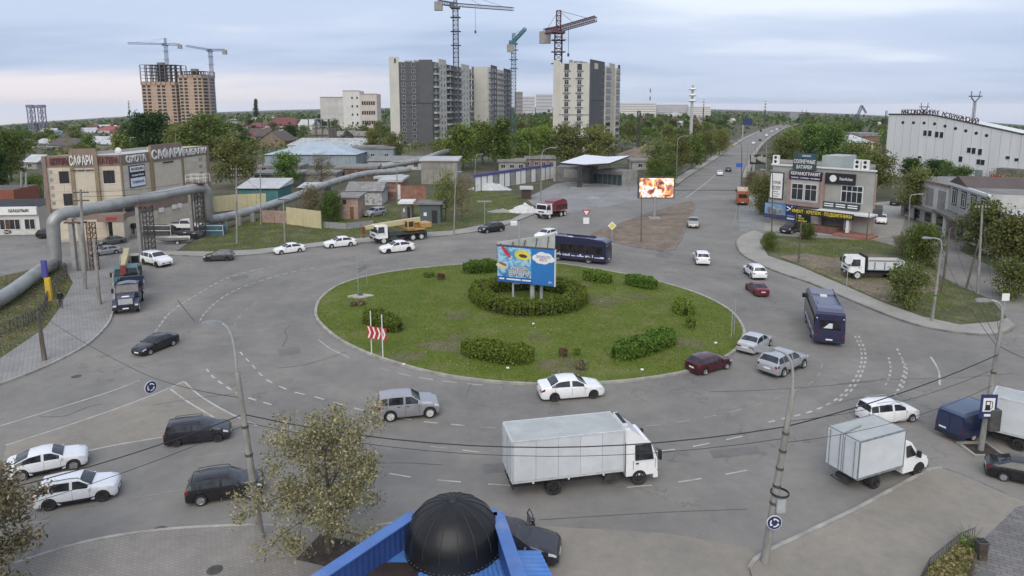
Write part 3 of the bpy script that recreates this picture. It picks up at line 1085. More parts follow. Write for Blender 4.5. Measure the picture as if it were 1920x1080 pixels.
class CarBody:
 def __init__(s,k):
  d = KINDS_CAR[k]
  s.d = d
  s.L,s.W,s.H = d['L'],d['W'],d['H']
  s.clear = 0.19 if d['wr']<.34 else 0.25
  s.wx = [q*s.L for q in d['wx']]
  s.wr = d['wr']
  s.keys = [q[0]*s.L for q in d['st']]
 def par(s,x):
  st = s.d['st']
  f = max(-.5,min(.5,x/s.L))
  for i in range(len(st)-1):
   if st[i][0]<=f<=st[i+1][0]:
    t = (f-st[i][0])/max(1e-6,st[i+1][0]-st[i][0])
    return [lerp(a,b,t) for a,b in zip(st[i],st[i+1])]
  return list(st[-1])
 def sec(s,x):
  _,zt,zb,w,c = s.par(x)
  zt,zb,w = zt*s.H,zb*s.H,w*s.W/2
  lo = s.clear
  ra = s.wr+0.055
  for q in s.wx:
   if abs(x-q)<ra:
    lo = max(lo,s.wr-0.02+math.sqrt(ra*ra-(x-q)**2))
  end = max(0.0,(abs(x)/s.L-.47)/.03)
  lo0 = lo+0.10*end
  p0 = (w*.94,lo0)
  p1 = (w*.985,max(lo0+.02,s.clear+.12))
  p2 = (w,max(lo0+.04,lerp(s.clear,zb,.62)))
  p3 = (w*.965,max(zb,lo0+.06))
  wr = w*.77
  deck = [(w*.90,zt-.03),(w*.52,zt-.008),(0,zt)]
  cab = [(wr,zt-.075),(wr*.80,zt-.022),(0,zt)]
  q = [(lerp(a[0],b[0],c),lerp(a[1],b[1],c)) for a,b in zip(deck,cab)]
  return [p0,p1,p2,p3]+q
 def xs(s):
  xs = set(round(k,4) for k in s.keys)
  ra = s.wr+0.055
  for q in s.wx:
   for k in range(-6,7):
    xs.add(round(q+ra*math.sin(k/6*math.pi/2),4))
  for k in range(1,10):
   xs.add(round(-s.L/2+s.L*k/10,4))
  xs = sorted(xs)
  out = [xs[0]]
  for x in xs[1:]:
   if x-out[-1]>0.012:
    out.append(x)
  return out
 def body(s):
  mb = MB()
  xs = s.xs()
  n = 7
  for x in xs:
   sc = s.sec(x)
   ring = [(x,y,z) for y,z in sc]+[(x,-y,z) for y,z in reversed(sc[:-1])]
   mb.v.extend(ring)
  m = 2*n-1
  for i in range(len(xs)-1):
   for k in range(m-1):
    mb.f.append((i*m+k,(i+1)*m+k,(i+1)*m+k+1,i*m+k+1))
    mb.m.append(0)
   mb.f.append((i*m+m-1,(i+1)*m+m-1,(i+1)*m,i*m))
   mb.m.append(0)
  mb.f.append(tuple(range(m)))
  mb.f.append(tuple((len(xs)-1)*m+k for k in reversed(range(m))))
  mb.m += [0,0]
  return mb
 def patch(s,mb,x0,x1,seg,t0,t1,off=0.012,side=1,nx=8):
  rows = []
  for k in range(nx+1):
   x = lerp(x0,x1,k/nx)
   sc = s.sec(x)
   a,b = sc[seg],sc[seg+1]
   r = []
   for t in (t0,(t0+t1)/2,t1):
    y,z = lerp(a[0],b[0],t),lerp(a[1],b[1],t)
    dy,dz = b[0]-a[0],b[1]-a[1]
    l = math.hypot(dy,dz) or 1
    ny,nz_ = dz/l,-dy/l
    r.append((x,side*(y+ny*off),z+nz_*off))
   rows.append(r)
  b0 = len(mb.v)
  for r in rows:
   mb.v.extend(r)
  for i in range(nx):
   for j in range(2):
    f = (b0+i*3+j,b0+(i+1)*3+j,b0+(i+1)*3+j+1,b0+i*3+j+1)
    mb.f.append(f if side>0 else tuple(reversed(f)))
    mb.m.append(mb.mi)
 def screen(s,x0,x1,t0,t1,off):
  """glass over the front or rear slope between stations x0..x1"""
  mb = MB()
  rows = []
  for k in range(4):
   x = lerp(x0,x1,lerp(t0,t1,k/3))
   sc = s.sec(x)
   q = [(sc[4][0]*.93,sc[4][1]),sc[5],sc[6]]
   full = [(x,y,z) for y,z in q]+[(x,-y,z) for y,z in reversed(q[:-1])]
   rows.append(full)
  z0,z1 = s.sec(x0)[6][1],s.sec(x1)[6][1]
  dxx,dzz = x1-x0,z1-z0
  l = math.hypot(dxx,dzz)
  nx_,nz_ = -dzz/l,dxx/l
  if nz_<0:
   nx_,nz_ = -nx_,-nz_
  b0 = 0
  for r in rows:
   mb.v.extend([(x+nx_*off,y,z+nz_*off) for x,y,z in r])
  for i in range(3):
   for j in range(4):
    mb.f.append((i*5+j,(i+1)*5+j,(i+1)*5+j+1,i*5+j+1))
    mb.m.append(0)
  return mb
def wheel_meshes(r,w,rim,key,spokes=5):
 k = ('wheel',r,w,rim.name,spokes)
 if k in FONT_CACHE:
  return FONT_CACHE[k]
 t = MB()
 t.lathe([(r*.62,-w/2),(r*.95,-w/2),(r,-w/2+.03),(r,w/2-.03),(r*.95,w/2),(r*.62,w/2)],n=20,axis='y')
 rm = MB()
 rm.lathe([(0.001,-w*.36),(r*.18,-w*.42),(r*.22,-w*.30),(r*.56,-w*.30),(r*.62,-w*.47),(r*.66,-w/2-.004)],n=20,axis='y')
 rm.lathe([(0.001,w*.36),(r*.18,w*.42),(r*.22,w*.30),(r*.56,w*.30),(r*.62,w*.47),(r*.66,w/2+.004)],n=20,axis='y')
 for q in range(spokes):
  a = 2*math.pi*q/spokes
  for sy in (-1,1):
   d = Vector((math.cos(a),0,math.sin(a)))
   e = Vector((-math.sin(a),0,math.cos(a)))*r*.10
   y0,y1 = sy*w*.30,sy*w*.46
   p,q2 = d*r*.15,d*r*.60
   if sy<0:
    y0,y1 = y1,y0
   rm.hexa([(p-e)+Vector((0,y0,0)),(q2-e)+Vector((0,y0,0)),(q2+e)+Vector((0,y0,0)),(p+e)+Vector((0,y0,0)),(p-e)+Vector((0,y1,0)),(q2-e)+Vector((0,y1,0)),(q2+e)+Vector((0,y1,0)),(p+e)+Vector((0,y1,0))])
 out = (t.mesh('wheel',rubber,40),rm.mesh('rim',rim,40))
 FONT_CACHE[k] = out
 return out
def add_wheel(parent,x,y,r,w,rim,spokes=5):
 t,rm = wheel_meshes(r,w,rim,None,spokes)
 o = link('wheel',t,parent,(x,y,r))
 link('rim',rm,o)
 return o
def car(kind,color,name='parked_car',label='',cat='car',group=None,rails=False,spare=False,rim=None,tint=None,far=False,cladding=False,spokes=5,scale=1.0,plates=True,two_tone=None,openings=True):
 b = CarBody(kind)
 d = b.d
 L,W,H = b.L,b.W,b.H
 root = empty(name,(0,0,0),label,cat,group)
 b.body().build('body',[color],root,smooth=38,local=True)
 mb = MB().box(-L*.47,L*.47,-W*.36,W*.36,b.clear*.75,b.clear+.34)
 mb.build('underbody',trim_black,root,local=True)
 g = tint or car_glass
 xw0,xw1,xw2,xw3 = [q*L for q in d['win']]
 b.screen(d['cowl'][0]*L,d['cowl'][1]*L,.08,.90,.012).build('windshield',g,root,smooth=30,local=True)
 b.screen(d['back'][1]*L,d['back'][0]*L,.08,.88,.012).build('rear_window',g,root,smooth=30,local=True)
 for s_ in (1,-1):
  spans = [(xw0,xw1),(xw2,xw3)]
  if kind in ('mpv','suv','niva','wagon'):
   m_ = lerp(xw0,xw1,.36)
   spans = [(xw0,m_-.05),(m_+.02,xw1),(xw2,xw3)]
  for a0,a1 in spans:
   w_ = MB()
   b.patch(w_,a0,a1,3,.10,.90,.010,s_)
   w_.build('side_window',g,root,smooth=50,local=True)
  h_ = MB()
  b.patch(h_,L*.405,L*.482,2,.40,.98,.014,s_,5)
  h_.build('headlight',lamp_clear,root,smooth=50,local=True)
  t_ = MB()
  if kind in ('suv','mpv','niva','wagon','hatch'):
   b.patch(t_,-L*.491,-L*.455,2,.30,.98,.014,s_,4)
   zz_ = b.sec(-L*.489)[3][1]
   t_.box(-L*.5-.004,-L*.488,*sorted((s_*W*.345,s_*W*.435)),zz_-.20,zz_-.03)
  else :
   b.patch(t_,-L*.49,-L*.44,2,.45,.98,.014,s_,4)
   zz_ = b.sec(-L*.49)[3][1]
   t_.box(-L*.5+.0,-L*.487,*sorted((s_*W*.22,s_*W*.42)),zz_-.13,zz_+.0)
  t_.build('tail_light',lamp_red,root,smooth=50,local=True)
  if not far:
   xm = d['cowl'][1]*L-.20
   ym,zm = b.sec(xm)[3]
   m2 = MB()
   m2.bevbox(xm-.06,xm+.06,*sorted((s_*(ym+.02),s_*(ym+.20))),zm-.02,zm+.12,.03)
   m2.build('side_mirror',color,root,local=True)
   for q in (lerp(xw0,xw1,.8),lerp(xw2,xw3,.18)):
    m3 = MB()
    y3,z3 = b.sec(q)[2]
    zz3 = lerp(z3,b.sec(q)[3][1],.72)
    yy3 = lerp(y3,b.sec(q)[3][0],.72)
    m3.box(q-.09,q+.09,*sorted((s_*(yy3-.01),s_*(yy3+.03))),zz3-.018,zz3+.018)
    m3.build('door_handle',color if color is not SILVERG else trim_black,root,local=True)
    # door shut lines: thin dark seams
   for q in (xw2-.02,xw3+.05,lerp(xw0,xw1,.28) if kind in ('mpv','suv','wagon','niva') else xw0+.22):
    sm = MB()
    for seg,ta,tb in ((1,.2,1),(2,0,.98)):
     b.patch(sm,q-.007,q+.007,seg,ta,tb,.004,s_,1)
    sm.build('door_seam',trim_black,root,local=True)
  if cladding:
   cl = MB()
   for a0,a1 in ((b.wx[0]+b.wr+.05,b.wx[1]-b.wr-.05),):
    b.patch(cl,a0,a1,0,.0,1,.012,s_)
    b.patch(cl,a0,a1,1,.0,.22,.012,s_)
   cl.build('sill_cladding',trim_black,root,local=True)
  if rails:
   zr = H+.015
   r1 = MB().tube([(-.36*L,s_*W*.345,zr-.06),(-.34*L,s_*W*.345,zr+.02),(-.05*L,s_*W*.35,zr+.045),(.04*L,s_*W*.35,zr+.01),(.06*L,s_*W*.35,zr-.06)],.022,6)
   r1.build('roof_rail',trim_black if color is not WHITE else rim_alloy,root,local=True)
  for x in b.wx:
   add_wheel(root,x,s_*(W/2-.105),b.wr,.21,rim or rim_alloy,spokes)
 fz = b.sec(L*.5)[3][1]
 MB().box(L*.478,L*.5+.012,-W*.28,W*.28,fz-.16,fz-.03).build('grille',trim_black,root,local=True)
 MB().box(L*.46,L*.5+.006,-W*.33,W*.33,b.clear+.02,b.clear+.12).build('front_bumper_intake',trim_black,root,local=True)
 MB().box(-L*.5-.006,-L*.46,-W*.36,W*.36,b.clear+.0,b.clear+.10).build('rear_bumper_trim',trim_black,root,local=True)
 if plates:
  MB().box(L*.5+.008,L*.5+.022,-.26,.26,b.clear+.16,b.clear+.28).build('number_plate',plate_mat,root,local=True)
  zr = b.clear+(.42 if kind in ('sedan','coupesuv') else .36)
  MB().box(-L*.5-.018,-L*.5-.004,-.26,.26,zr,zr+.12).build('number_plate',plate_mat,root,local=True)
 if spare:
  sw = MB().lathe([(0.001,-.11),(.30,-.11),(.355,-.06),(.355,.06),(.30,.10),(0.001,.12)],(-L*.5-.13,.05,.83),20,'x')
  sw.build('spare_wheel_cover',color,root,smooth=40,local=True)
 if scale!=1.0:
  root.scale = (scale,)*3
 return root
def drive(root,rear,front,z=0.0,fit=None):
 """stand the vehicle on the road between two ground points of the photo (its rear and its front)"""
 a,b = GT(*rear),GT(*front)
 c = (a+b)/2
 root.location = (c.x,c.y,(gz(c.x,c.y) if z==0 else z)+(0.004 if z==0 else 0))
 root.rotation_euler = (0,0,math.atan2(b.y-a.y,b.x-a.x))
 if fit:
  k = max(.84,min(1.06,(b-a).length/fit))
  root.scale = (k,k,k)
 return root
CARS = [('sedan',WHITE,(1010,746),(1128,737),'white sedan with dark wheels driving along the near kerb of the round lawn',dict(rim=rim_dark)),('niva',SILVERG,(708,783),(823,772),'grey boxy off-roader with a spare wheel on its tailgate',dict(spare=True,rim=rim_steel)),('hatch',MAROON,(1296,701),(1360,684),'dark maroon small hatchback beside the right end of the round lawn',dict()),('sedan',LSILV,(1396,665),(1434,641),'pale silver sedan seen from behind at the right tip of the round lawn',dict()),('suv',SILVER,(1437,706),(1497,680),'silver crossover seen from behind under the curved lamp arm',dict(cladding=True)),('sedan',BLACK,(320,644),(264,666),'black sedan coming down past the left pavement',dict()),('suv',WHITE,(271,491),(318,502),'white crossover with black grille leaving the left forecourt',dict(cladding=True,rim=rim_dark,scale=.97)),('hatch',ASPH,(439,487),(383,489),'dark grey hatchback beside the far left pavement',dict(rim=rim_dark)),('sedan',WHITE,(570,470),(514,477),'white sedan, leftmost of the three by the far kerb',dict()),('sedan',WHITE,(666,459),(608,465),'white sedan just in front of the white-cabbed truck crane',dict()),('sedan',WHITE,(777,468),(711,475),'white sedan passing beside the parked truck crane',dict(rim=rim_dark)),('hatch',BLACK,(942,432),(900,437),'black hatchback at the far kerb right of the truck crane',dict()),('hatch',WHITE,(1040,443),(1006,451),'white car half hidden behind the blue bus and billboard',dict(far=True)),('hatch',WHITE,(1319,500),(1312,484),'small white hatchback seen from behind entering the far arm',dict(far=False)),('suv',WHITE,(1425,526),(1404,510),'white crossover with black roof rails by the right kerb',dict(cladding=True,rails=True)),('sedan',CHERRY,(1430,557),(1408,541),'dark red old sedan following the white crossover',dict(rim=rim_dark)),('sedan',BEIGE,(1299,417),(1300,432),'champagne car coming down the far arm beside the bare soil triangle',dict()),('mpv',NIGHT,(314,831),(431,817),'black minivan with roof rails at the left crossing',dict(rails=True,rim=rim_dark)),('coupesuv',PEARL,(28,894),(153,868),'pearl white coupe crossover, rear one of two at the lower left',dict(cladding=True)),('suv',PEARL,(80,947),(215,924),'silver white crossover with black rails nearest the lower left corner',dict(cladding=True,rails=True,rim=rim_dark)),('suv',BLACK,(358,938),(490,918),'black off-roader behind the lamp post and the yellowish tree',dict(rails=True,scale=1.03)),('wagon',WHITE,(1616,792),(1710,781),'white station wagon with roof rails and tinted windows',dict(rails=True,cladding=False)),('sedan',BLACK,(1866,889),(1985,914),'black sedan with bright window trim cut by the right edge',dict(scale=1.07)),('sedan',SILVERG,(220,474),(176,480),'silver grey sedan standing nearest the road on the left forecourt',dict()),('sedan',GREENG,(230,455),(189,461),'grey green sedan parked before the brown shop porch',dict(rim=rim_dark)),('suv',BLACK,(74,446),(118,447),'black off-roader parked behind the upright pipe',dict(rim=rim_dark)),('suv',BLACK,(170,443),(126,449),'black off-roader parked beside the concrete pylon',dict(rim=rim_dark)),('sedan',WHITE,(-30,436),(15,437),'white car cut by the left edge beside the cafe railing',dict(far=True)),('suv',SILVERG,(722,402),(683,409),'grey crossover parked by the pink brick shed',dict(far=True)),('sedan',WHITE,(1653,411),(1652,424),'white sedan, front one of the row beside the corner shop',dict(far=True)),('sedan',WHITE,(1646,400),(1645,411),'white sedan, second of the row beside the corner shop',dict(far=True)),('sedan',SILVER,(1637,391),(1636,402),'silver sedan, last of the row beside the corner shop',dict(far=True)),('suv',BLACK,(1493,433),(1472,438),'black crossover parked by the blue signboard of the corner shop',dict(far=True)),('suv',BLACK,(1690,380),(1672,388),'dark car parked under the street tree at the side road',dict(far=True)),('sedan',WHITE,(1351,335),(1348,322),'white car in the left lane of the far road',dict(far=True)),('sedan',BLACK,(1366,327),(1365,316),'black car in the right lane of the far road',dict(far=True)),('sedan',WHITE,(1411,273),(1414,267),'white car far up the road near the tree line',dict(far=True)),('hatch',BLACK,(1424,267),(1426,262),'dark car far up the road beside the guard rail',dict(far=True)),('suv',WHITE,(1436,258),(1438,253),'white car at the tail of the distant queue',dict(far=True)),('suv',SILVER,(1446,251),(1448,247),'silver car inside the distant queue',dict(far=True)),('suv',WHITE,(1455,246),(1458,242),'white car at the head of the distant queue',dict(far=True)),]
for kind,colr,rear,front,lab,opt in CARS:
 opt.pop('scale',None)
 c_ = car(kind,colr,'car',lab,'car',**opt)
 drive(c_,rear,front,fit=None if opt.get('far') else KINDS_CAR[kind]['L'])
 # dark car at the pavilion with its far front door standing open
c_ = car('sedan',NIGHT,'car','dark sedan behind the blue pavilion with its far front door open','car')
drive(c_,(885,1030),(1030,1046))
bd = CarBody('sedan')
mb = MB()
dxo = [(0.0,.35),(0.0,.98),(-.16,1.36),(-.62,1.40),(-.95,.98),(-.95,.35)]
hx,hy = .95,.86
ang = R(62)
def door_pt(l,z,t):
 return (hx+l*math.cos(ang)-t*math.sin(ang),hy-l*math.sin(ang)*-1*1.0+t*math.cos(ang)*0,z)
outer = [(hx-abs(l)*math.cos(ang),hy+abs(l)*math.sin(ang),z) for l,z in dxo]
inner = [(x+.06,y+.04,z) for x,y,z in outer]
pan = [outer[0],outer[1],outer[4],outer[5]]
pin = [inner[0],inner[1],inner[4],inner[5]]
mb.hexa([pan[0],pan[3],pin[3],pin[0],pan[1],pan[2],pin[2],pin[1]])
mb.tube([outer[1],outer[2],outer[3],outer[4]],.03,6)
dr = mb.build('open_door',NIGHT,c_,local=True)
m2 = MB().bevbox(hx-.16,hx+.02,hy+.06,hy+.30,.98,1.14,.03)
m2.build('side_mirror',NIGHT,dr,local=True)
# ---------------- lorries
def cab_over(root,L0,W,H,z0,color,wheel_x,vis=True,rake=.22,name='cab'):
 """flat-fronted cab; its front face is at x = L0, 'depth' of cab 1.75"""
 D = 1.75
 zb = z0+(H-z0)*.46
 prof = [(L0-D,z0),(L0-.02,z0),(L0+.03,z0+.30),(L0,zb),(L0-rake,H-.12),(L0-rake-.14,H),(L0-D,H)]
 mb = MB().side(prof,-W/2,W/2,lambda z:1.0 if z<zb else 1-.10*(z-zb)/(H-zb))
 mb.build(name,color,root,smooth=25,local=True)
 t = lambda z:1.0 if z<zb else 1-.10*(z-zb)/(H-zb)
 zw0,zw1 = zb+.03,H-.20
 fx = lambda z:L0-rake*(z-zb)/(H-.12-zb)+.012
 w = MB().quad((fx(zw0),-W/2*.92*t(zw0),zw0),(fx(zw0),W/2*.92*t(zw0),zw0),(fx(zw1),W/2*.90*t(zw1),zw1),(fx(zw1),-W/2*.90*t(zw1),zw1))
 w.build('windshield',car_glass,root,local=True)
 for s_ in (1,-1):
  y = lambda z:s_*(W/2*t(z)+.012)
  a = [(L0-.20,y(zw0-.05),zw0-.05),(L0-1.25,y(zw0-.05),zw0-.05),(L0-1.25,y(zw1),zw1),(L0-.34,y(zw1),zw1)]
  if s_<0:
   a = a[::-1]
  MB().poly(a).build('side_window',car_glass,root,local=True)
  sm = MB()
  for xx in (L0-.12,L0-1.36):
   sm.quad(*[(xx+q,y(z)-s_*.006,z) for q,z in ((0,z0+.35),(.02,z0+.35),(.02,zb),(0,zb))])
  sm.build('door_seam',trim_black,root,local=True)
  MB().box(L0-1.2,L0-1.05,*sorted((s_*(W/2-.01),s_*(W/2+.03))),zb-.22,zb-.16).build('door_handle',trim_black,root,local=True)
  m = MB().box(L0-.02,L0+.12,*sorted((s_*(W/2+.10),s_*(W/2+.30))),zb+.05,zb+.55)
  m.tube([(L0-.10,s_*W/2*.95,zb+.6),(L0+.05,s_*(W/2+.18),zb+.5)],.02,5)
  m.build('side_mirror',trim_black,root,local=True)
  MB().box(L0+.01,L0+.05,*sorted((s_*W*.30,s_*W*.45)),z0+.12,z0+.30).build('headlight',lamp_clear,root,local=True)
 MB().box(L0-.015,L0+.035,-W*.27,W*.27,z0+.34,z0+.58).build('grille',trim_black,root,local=True)
 MB().box(L0-.2,L0+.06,-W/2,W/2,z0-.22,z0+.10).build('bumper',color if vis else trim_black,root,local=True)
 MB().box(L0+.06,L0+.075,-.26,.26,z0-.12,z0).build('number_plate',plate_mat,root,local=True)
def frame_wheels(root,xs,W,r,rear,rim,x0,x1,dual=True):
 MB().box(x0,x1,-W*.24,W*.24,r*.95,r*1.55).build('chassis',chassis_mat,root,local=True)
 for k,x in enumerate(xs):
  wd = .26 if k==0 or not dual else .48
  for s_ in (1,-1):
   add_wheel(root,x,s_*(W/2-wd/2-.02),r,wd,rim,6)
panel_white = mat('box_panel_white',(0.57,0.595,0.615),0.45,0.05,1.2,dirt=(0.42,0.42,0.40),dirt_amt=0.6,objrand=0.03)
panel_roof = mat('box_roof',(0.40,0.415,0.405),0.55,0.08,1.0,dirt=(0.32,0.315,0.29),dirt_amt=0.7)
box_edge = mat('box_edge_metal',(0.62,0.63,0.63),0.4,0.12,3,metal=0.3)
box_grey = mat('box_grey_metal',(0.20,0.22,0.22),0.6,0.2,4)
def cargo_box(root,x0,x1,W,z0,z1,npan,edge,roofm,panm,grey_edge=False):
 t = .05
 MB().box(x0+t,x1-t,-W/2+t,W/2-t,z0+.02,z1-.04).build('cargo_box',panm,root,local=True)
 for s_ in (1,-1):
  for k in range(npan):
   a = x0+.06+(x1-x0-.12)*k/npan
   b = x0+.06+(x1-x0-.12)*(k+1)/npan
   MB().box(a+.012,b-.012,*sorted((s_*(W/2-t),s_*(W/2-.012))),z0+.12,z1-.08).build('panel',panm,root,local=True)
 e = MB()
 for s_ in (1,-1):
  y0,y1 = sorted((s_*(W/2-.07),s_*W/2))
  e.box(x0,x1,y0,y1,z0,z0+.11).box(x0,x1,y0,y1,z1-.075,z1)
  e.box(x0,x0+.06,y0,y1,z0+.11,z1-.075).box(x1-.06,x1,y0,y1,z0+.11,z1-.075)
 e.box(x0,x0+.06,-W/2+.07,W/2-.07,z0,z0+.1).box(x0,x0+.06,-W/2+.07,W/2-.07,z1-.075,z1)
 e.box(x1-.06,x1,-W/2+.07,W/2-.07,z0,z0+.1).box(x1-.06,x1,-W/2+.07,W/2-.07,z1-.075,z1)
 e.build('box_frame',edge,root,local=True)
 MB().box(x0+.06,x1-.06,-W/2+.07,W/2-.07,z1-.04,z1-.018).build('box_roof',roofm,root,local=True)
 for s_ in (1,-1):
  d = MB().box(x0-.035,x0-.002,*sorted((s_*.03,s_*(W/2-.06))),z0+.06,z1-.05).build('rear_door',panm,root,local=True)
  b_ = MB()
  for y in (.14,W/2-.25):
   b_.tube([(x0-.06,s_*y,z0+.08),(x0-.06,s_*y,z1-.08)],.02,6)
  b_.build('lock_bar',edge,d,local=True)
  # big white box lorry
bt = empty('box_truck',(0,0,0),'white box lorry with panelled body turning in front of the dome','truck')
drive(bt,(949,918),(1220,886))
r_bt = bt.location.copy(),bt.rotation_euler.copy()
bt.location,bt.rotation_euler = (0,0,0),(0,0,0)
cargo_box(bt,-4.0,2.05,2.35,.95,3.25,5,box_edge,panel_roof,panel_white)
cab_over(bt,3.95,2.1,2.45,.55,WHITE,3.0,True,.36)
mb = MB().side([(2.15,2.44),(3.30,2.44),(3.15,2.62),(2.45,3.12),(2.15,3.16)],-.95,.95)
mb.build('roof_fairing',WHITE,bt,smooth=25,local=True)
mb = MB().bevbox(2.05,2.38,-.8,.8,2.75,3.38,.06)
rf = mb.build('cooling_unit',panel_white,bt,local=True)
MB().box(2.12,2.32,-.62,.62,3.381,3.40).build('grille',trim_black,rf,local=True)
frame_wheels(bt,[2.95,-1.75],2.2,.42,True,rim_dark,-3.9,3.6)
mb = MB()
for x in (-2.9,-1.0,.9):
 mb.box(x-.05,x+.05,-1.19,-1.14,.86,.94)
mb.build('marker_light',lamp_clear,bt,local=True)
MB().bevbox(1.0,1.9,-1.0,-.6,.45,.9,.05).build('fuel_tank',chassis_mat,bt,local=True)
MB().box(-3.95,-3.85,-1.0,1.0,.5,.62).build('underrun_bar',chassis_mat,bt,local=True)
bt.location,bt.rotation_euler = r_bt
def bonnet_van(root,color,W=1.95,x1=2.75,H=2.1,cabx=.9,win_rear=False):
 """light lorry or van cab with a short sloping bonnet; front at x1"""
 prof = [(cabx,.42),(x1-.10,.42),(x1,.55),(x1-.02,.85),(x1-.30,1.10),(x1-.78,1.26),(x1-1.30,H-.08),(x1-1.45,H),(cabx,H)]
 tp = lambda z:1.0 if z<1.2 else 1-.14*(z-1.2)/(H-1.2)
 MB().side(prof,-W/2,W/2,tp).build('cab',color,root,smooth=28,local=True)
 a,b = (x1-.80,1.30),(x1-1.27,H-.12)
 n = Vector((b[1]-a[1],0,a[0]-b[0])).normalized()*.014
 q = [(a[0]+n.x,-W/2*.9*tp(a[1]),a[1]+n.z),(a[0]+n.x,W/2*.9*tp(a[1]),a[1]+n.z),(b[0]+n.x,W/2*.88*tp(b[1]),b[1]+n.z),(b[0]+n.x,-W/2*.88*tp(b[1]),b[1]+n.z)]
 MB().poly(q).build('windshield',car_glass,root,local=True)
 for s_ in (1,-1):
  y = lambda z:s_*(W/2*tp(z)+.012)
  w = [(x1-.98,y(1.28),1.28),(x1-1.75,y(1.28),1.28),(x1-1.75,y(H-.2),H-.2),(x1-1.38,y(H-.2),H-.2)]
  MB().poly(w if s_>0 else w[::-1]).build('side_window',car_glass,root,local=True)
  MB().box(x1-.16,x1+.005,*sorted((s_*W*.30,s_*W*.455)),.78,.98).build('headlight',lamp_clear,root,local=True)
  MB().bevbox(x1-1.08,x1-.92,*sorted((s_*(W/2+.03),s_*(W/2+.25))),1.25,1.6,.03).build('side_mirror',trim_black,root,local=True)
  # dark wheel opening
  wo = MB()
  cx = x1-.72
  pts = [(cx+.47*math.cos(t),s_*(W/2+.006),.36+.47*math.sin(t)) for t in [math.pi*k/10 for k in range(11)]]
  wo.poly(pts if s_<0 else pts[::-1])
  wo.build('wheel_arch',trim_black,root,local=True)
 MB().box(x1-.02,x1+.02,-W*.25,W*.25,.68,.88).build('grille',trim_black,root,local=True)
 MB().box(x1-.12,x1+.07,-W/2+.02,W/2-.02,.40,.60).build('bumper',trim_black,root,local=True)
 MB().box(x1+.07,x1+.085,-.26,.26,.45,.56).build('number_plate',plate_mat,root,local=True)
def gazelle(label,rear,front,boxL=3.1,z1=3.0,grey=True):
 g = empty('box_truck',(0,0,0),label,'truck')
 cargo_box(g,-2.75,-2.75+boxL+.35,2.05,.85,z1,1,box_grey if grey else box_edge,panel_roof,panel_white)
 bonnet_van(g,WHITE,1.95,2.75,2.1,.75)
 frame_wheels(g,[2.03,-1.25],1.95,.36,True,rim_dark,-2.6,2.3)
 MB().tube([(-2.7,-.5,.42),(-2.9,-.5,.42),(-2.9,.5,.42),(-2.7,.5,.42)],.03,6).build('rear_step',chassis_mat,g,local=True)
 drive(g,rear,front)
 return g
gz1 = gazelle('small white box lorry with grey edged rear doors at the right',(1578,911),(1704,873))
mb = MB().bar((-2.7,-.02,3.03),(-1.2,.25,3.03),.05)
mb.build('roof_seam',box_grey,gz1,local=True)
gz2 = gazelle('white box lorry cut by the right edge beside the signpost',(1886,828),(2040,868),grey=False)
# dark blue panel van
pv = empty('panel_van',(0,0,0),'dark blue panel van with raised roof parked by the signpost','van')
VAN = paintm('van_blue',(0.022,0.034,0.085),0.4)
VANR = paintm('van_roof_blue',(0.075,0.105,0.17),0.5)
MB().side([(-2.72,.45),(1.0,.45),(1.0,2.05),(-2.6,2.05),(-2.70,1.2)],-1.0,1.0,lambda z:1 if z<1.2 else 1-.09*(z-1.2)/.85).build('body',VAN,pv,smooth=28,local=True)
MB().side([(-2.60,2.05),(1.35,2.05),(1.12,2.22),(.8,2.32),(-2.35,2.32),(-2.55,2.22)],-.93,.93,lambda z:1 if z<2.1 else .92).build('raised_roof',VANR,pv,smooth=30,local=True)
bonnet_van(pv,VAN,2.0,2.72,2.05,.95)
frame_wheels(pv,[2.0,-1.35],2.0,.36,True,rim_steel,-2.5,2.2)
for s_ in (1,-1):
 MB().box(-2.735,-2.70,*sorted((s_*.015,s_*.9)),.62,1.95).build('rear_door',VAN,pv,local=True)
 MB().box(-2.75,-2.70,*sorted((s_*.91,s_*.985)),.85,1.15).build('tail_light',lamp_red,pv,local=True)
 MB().box(-1.6,.4,*sorted((s_*.985,s_*1.012)),.95,1.0).build('side_moulding',trim_black,pv,local=True)
MB().box(-2.85,-2.70,-.95,.95,.42,.55).build('rear_bumper',trim_black,pv,local=True)
MB().box(-2.75,-2.737,.2,.72,.78,.90).build('number_plate',plate_mat,pv,local=True)
drive(pv,(1780,824),(1860,798),fit=5.6)
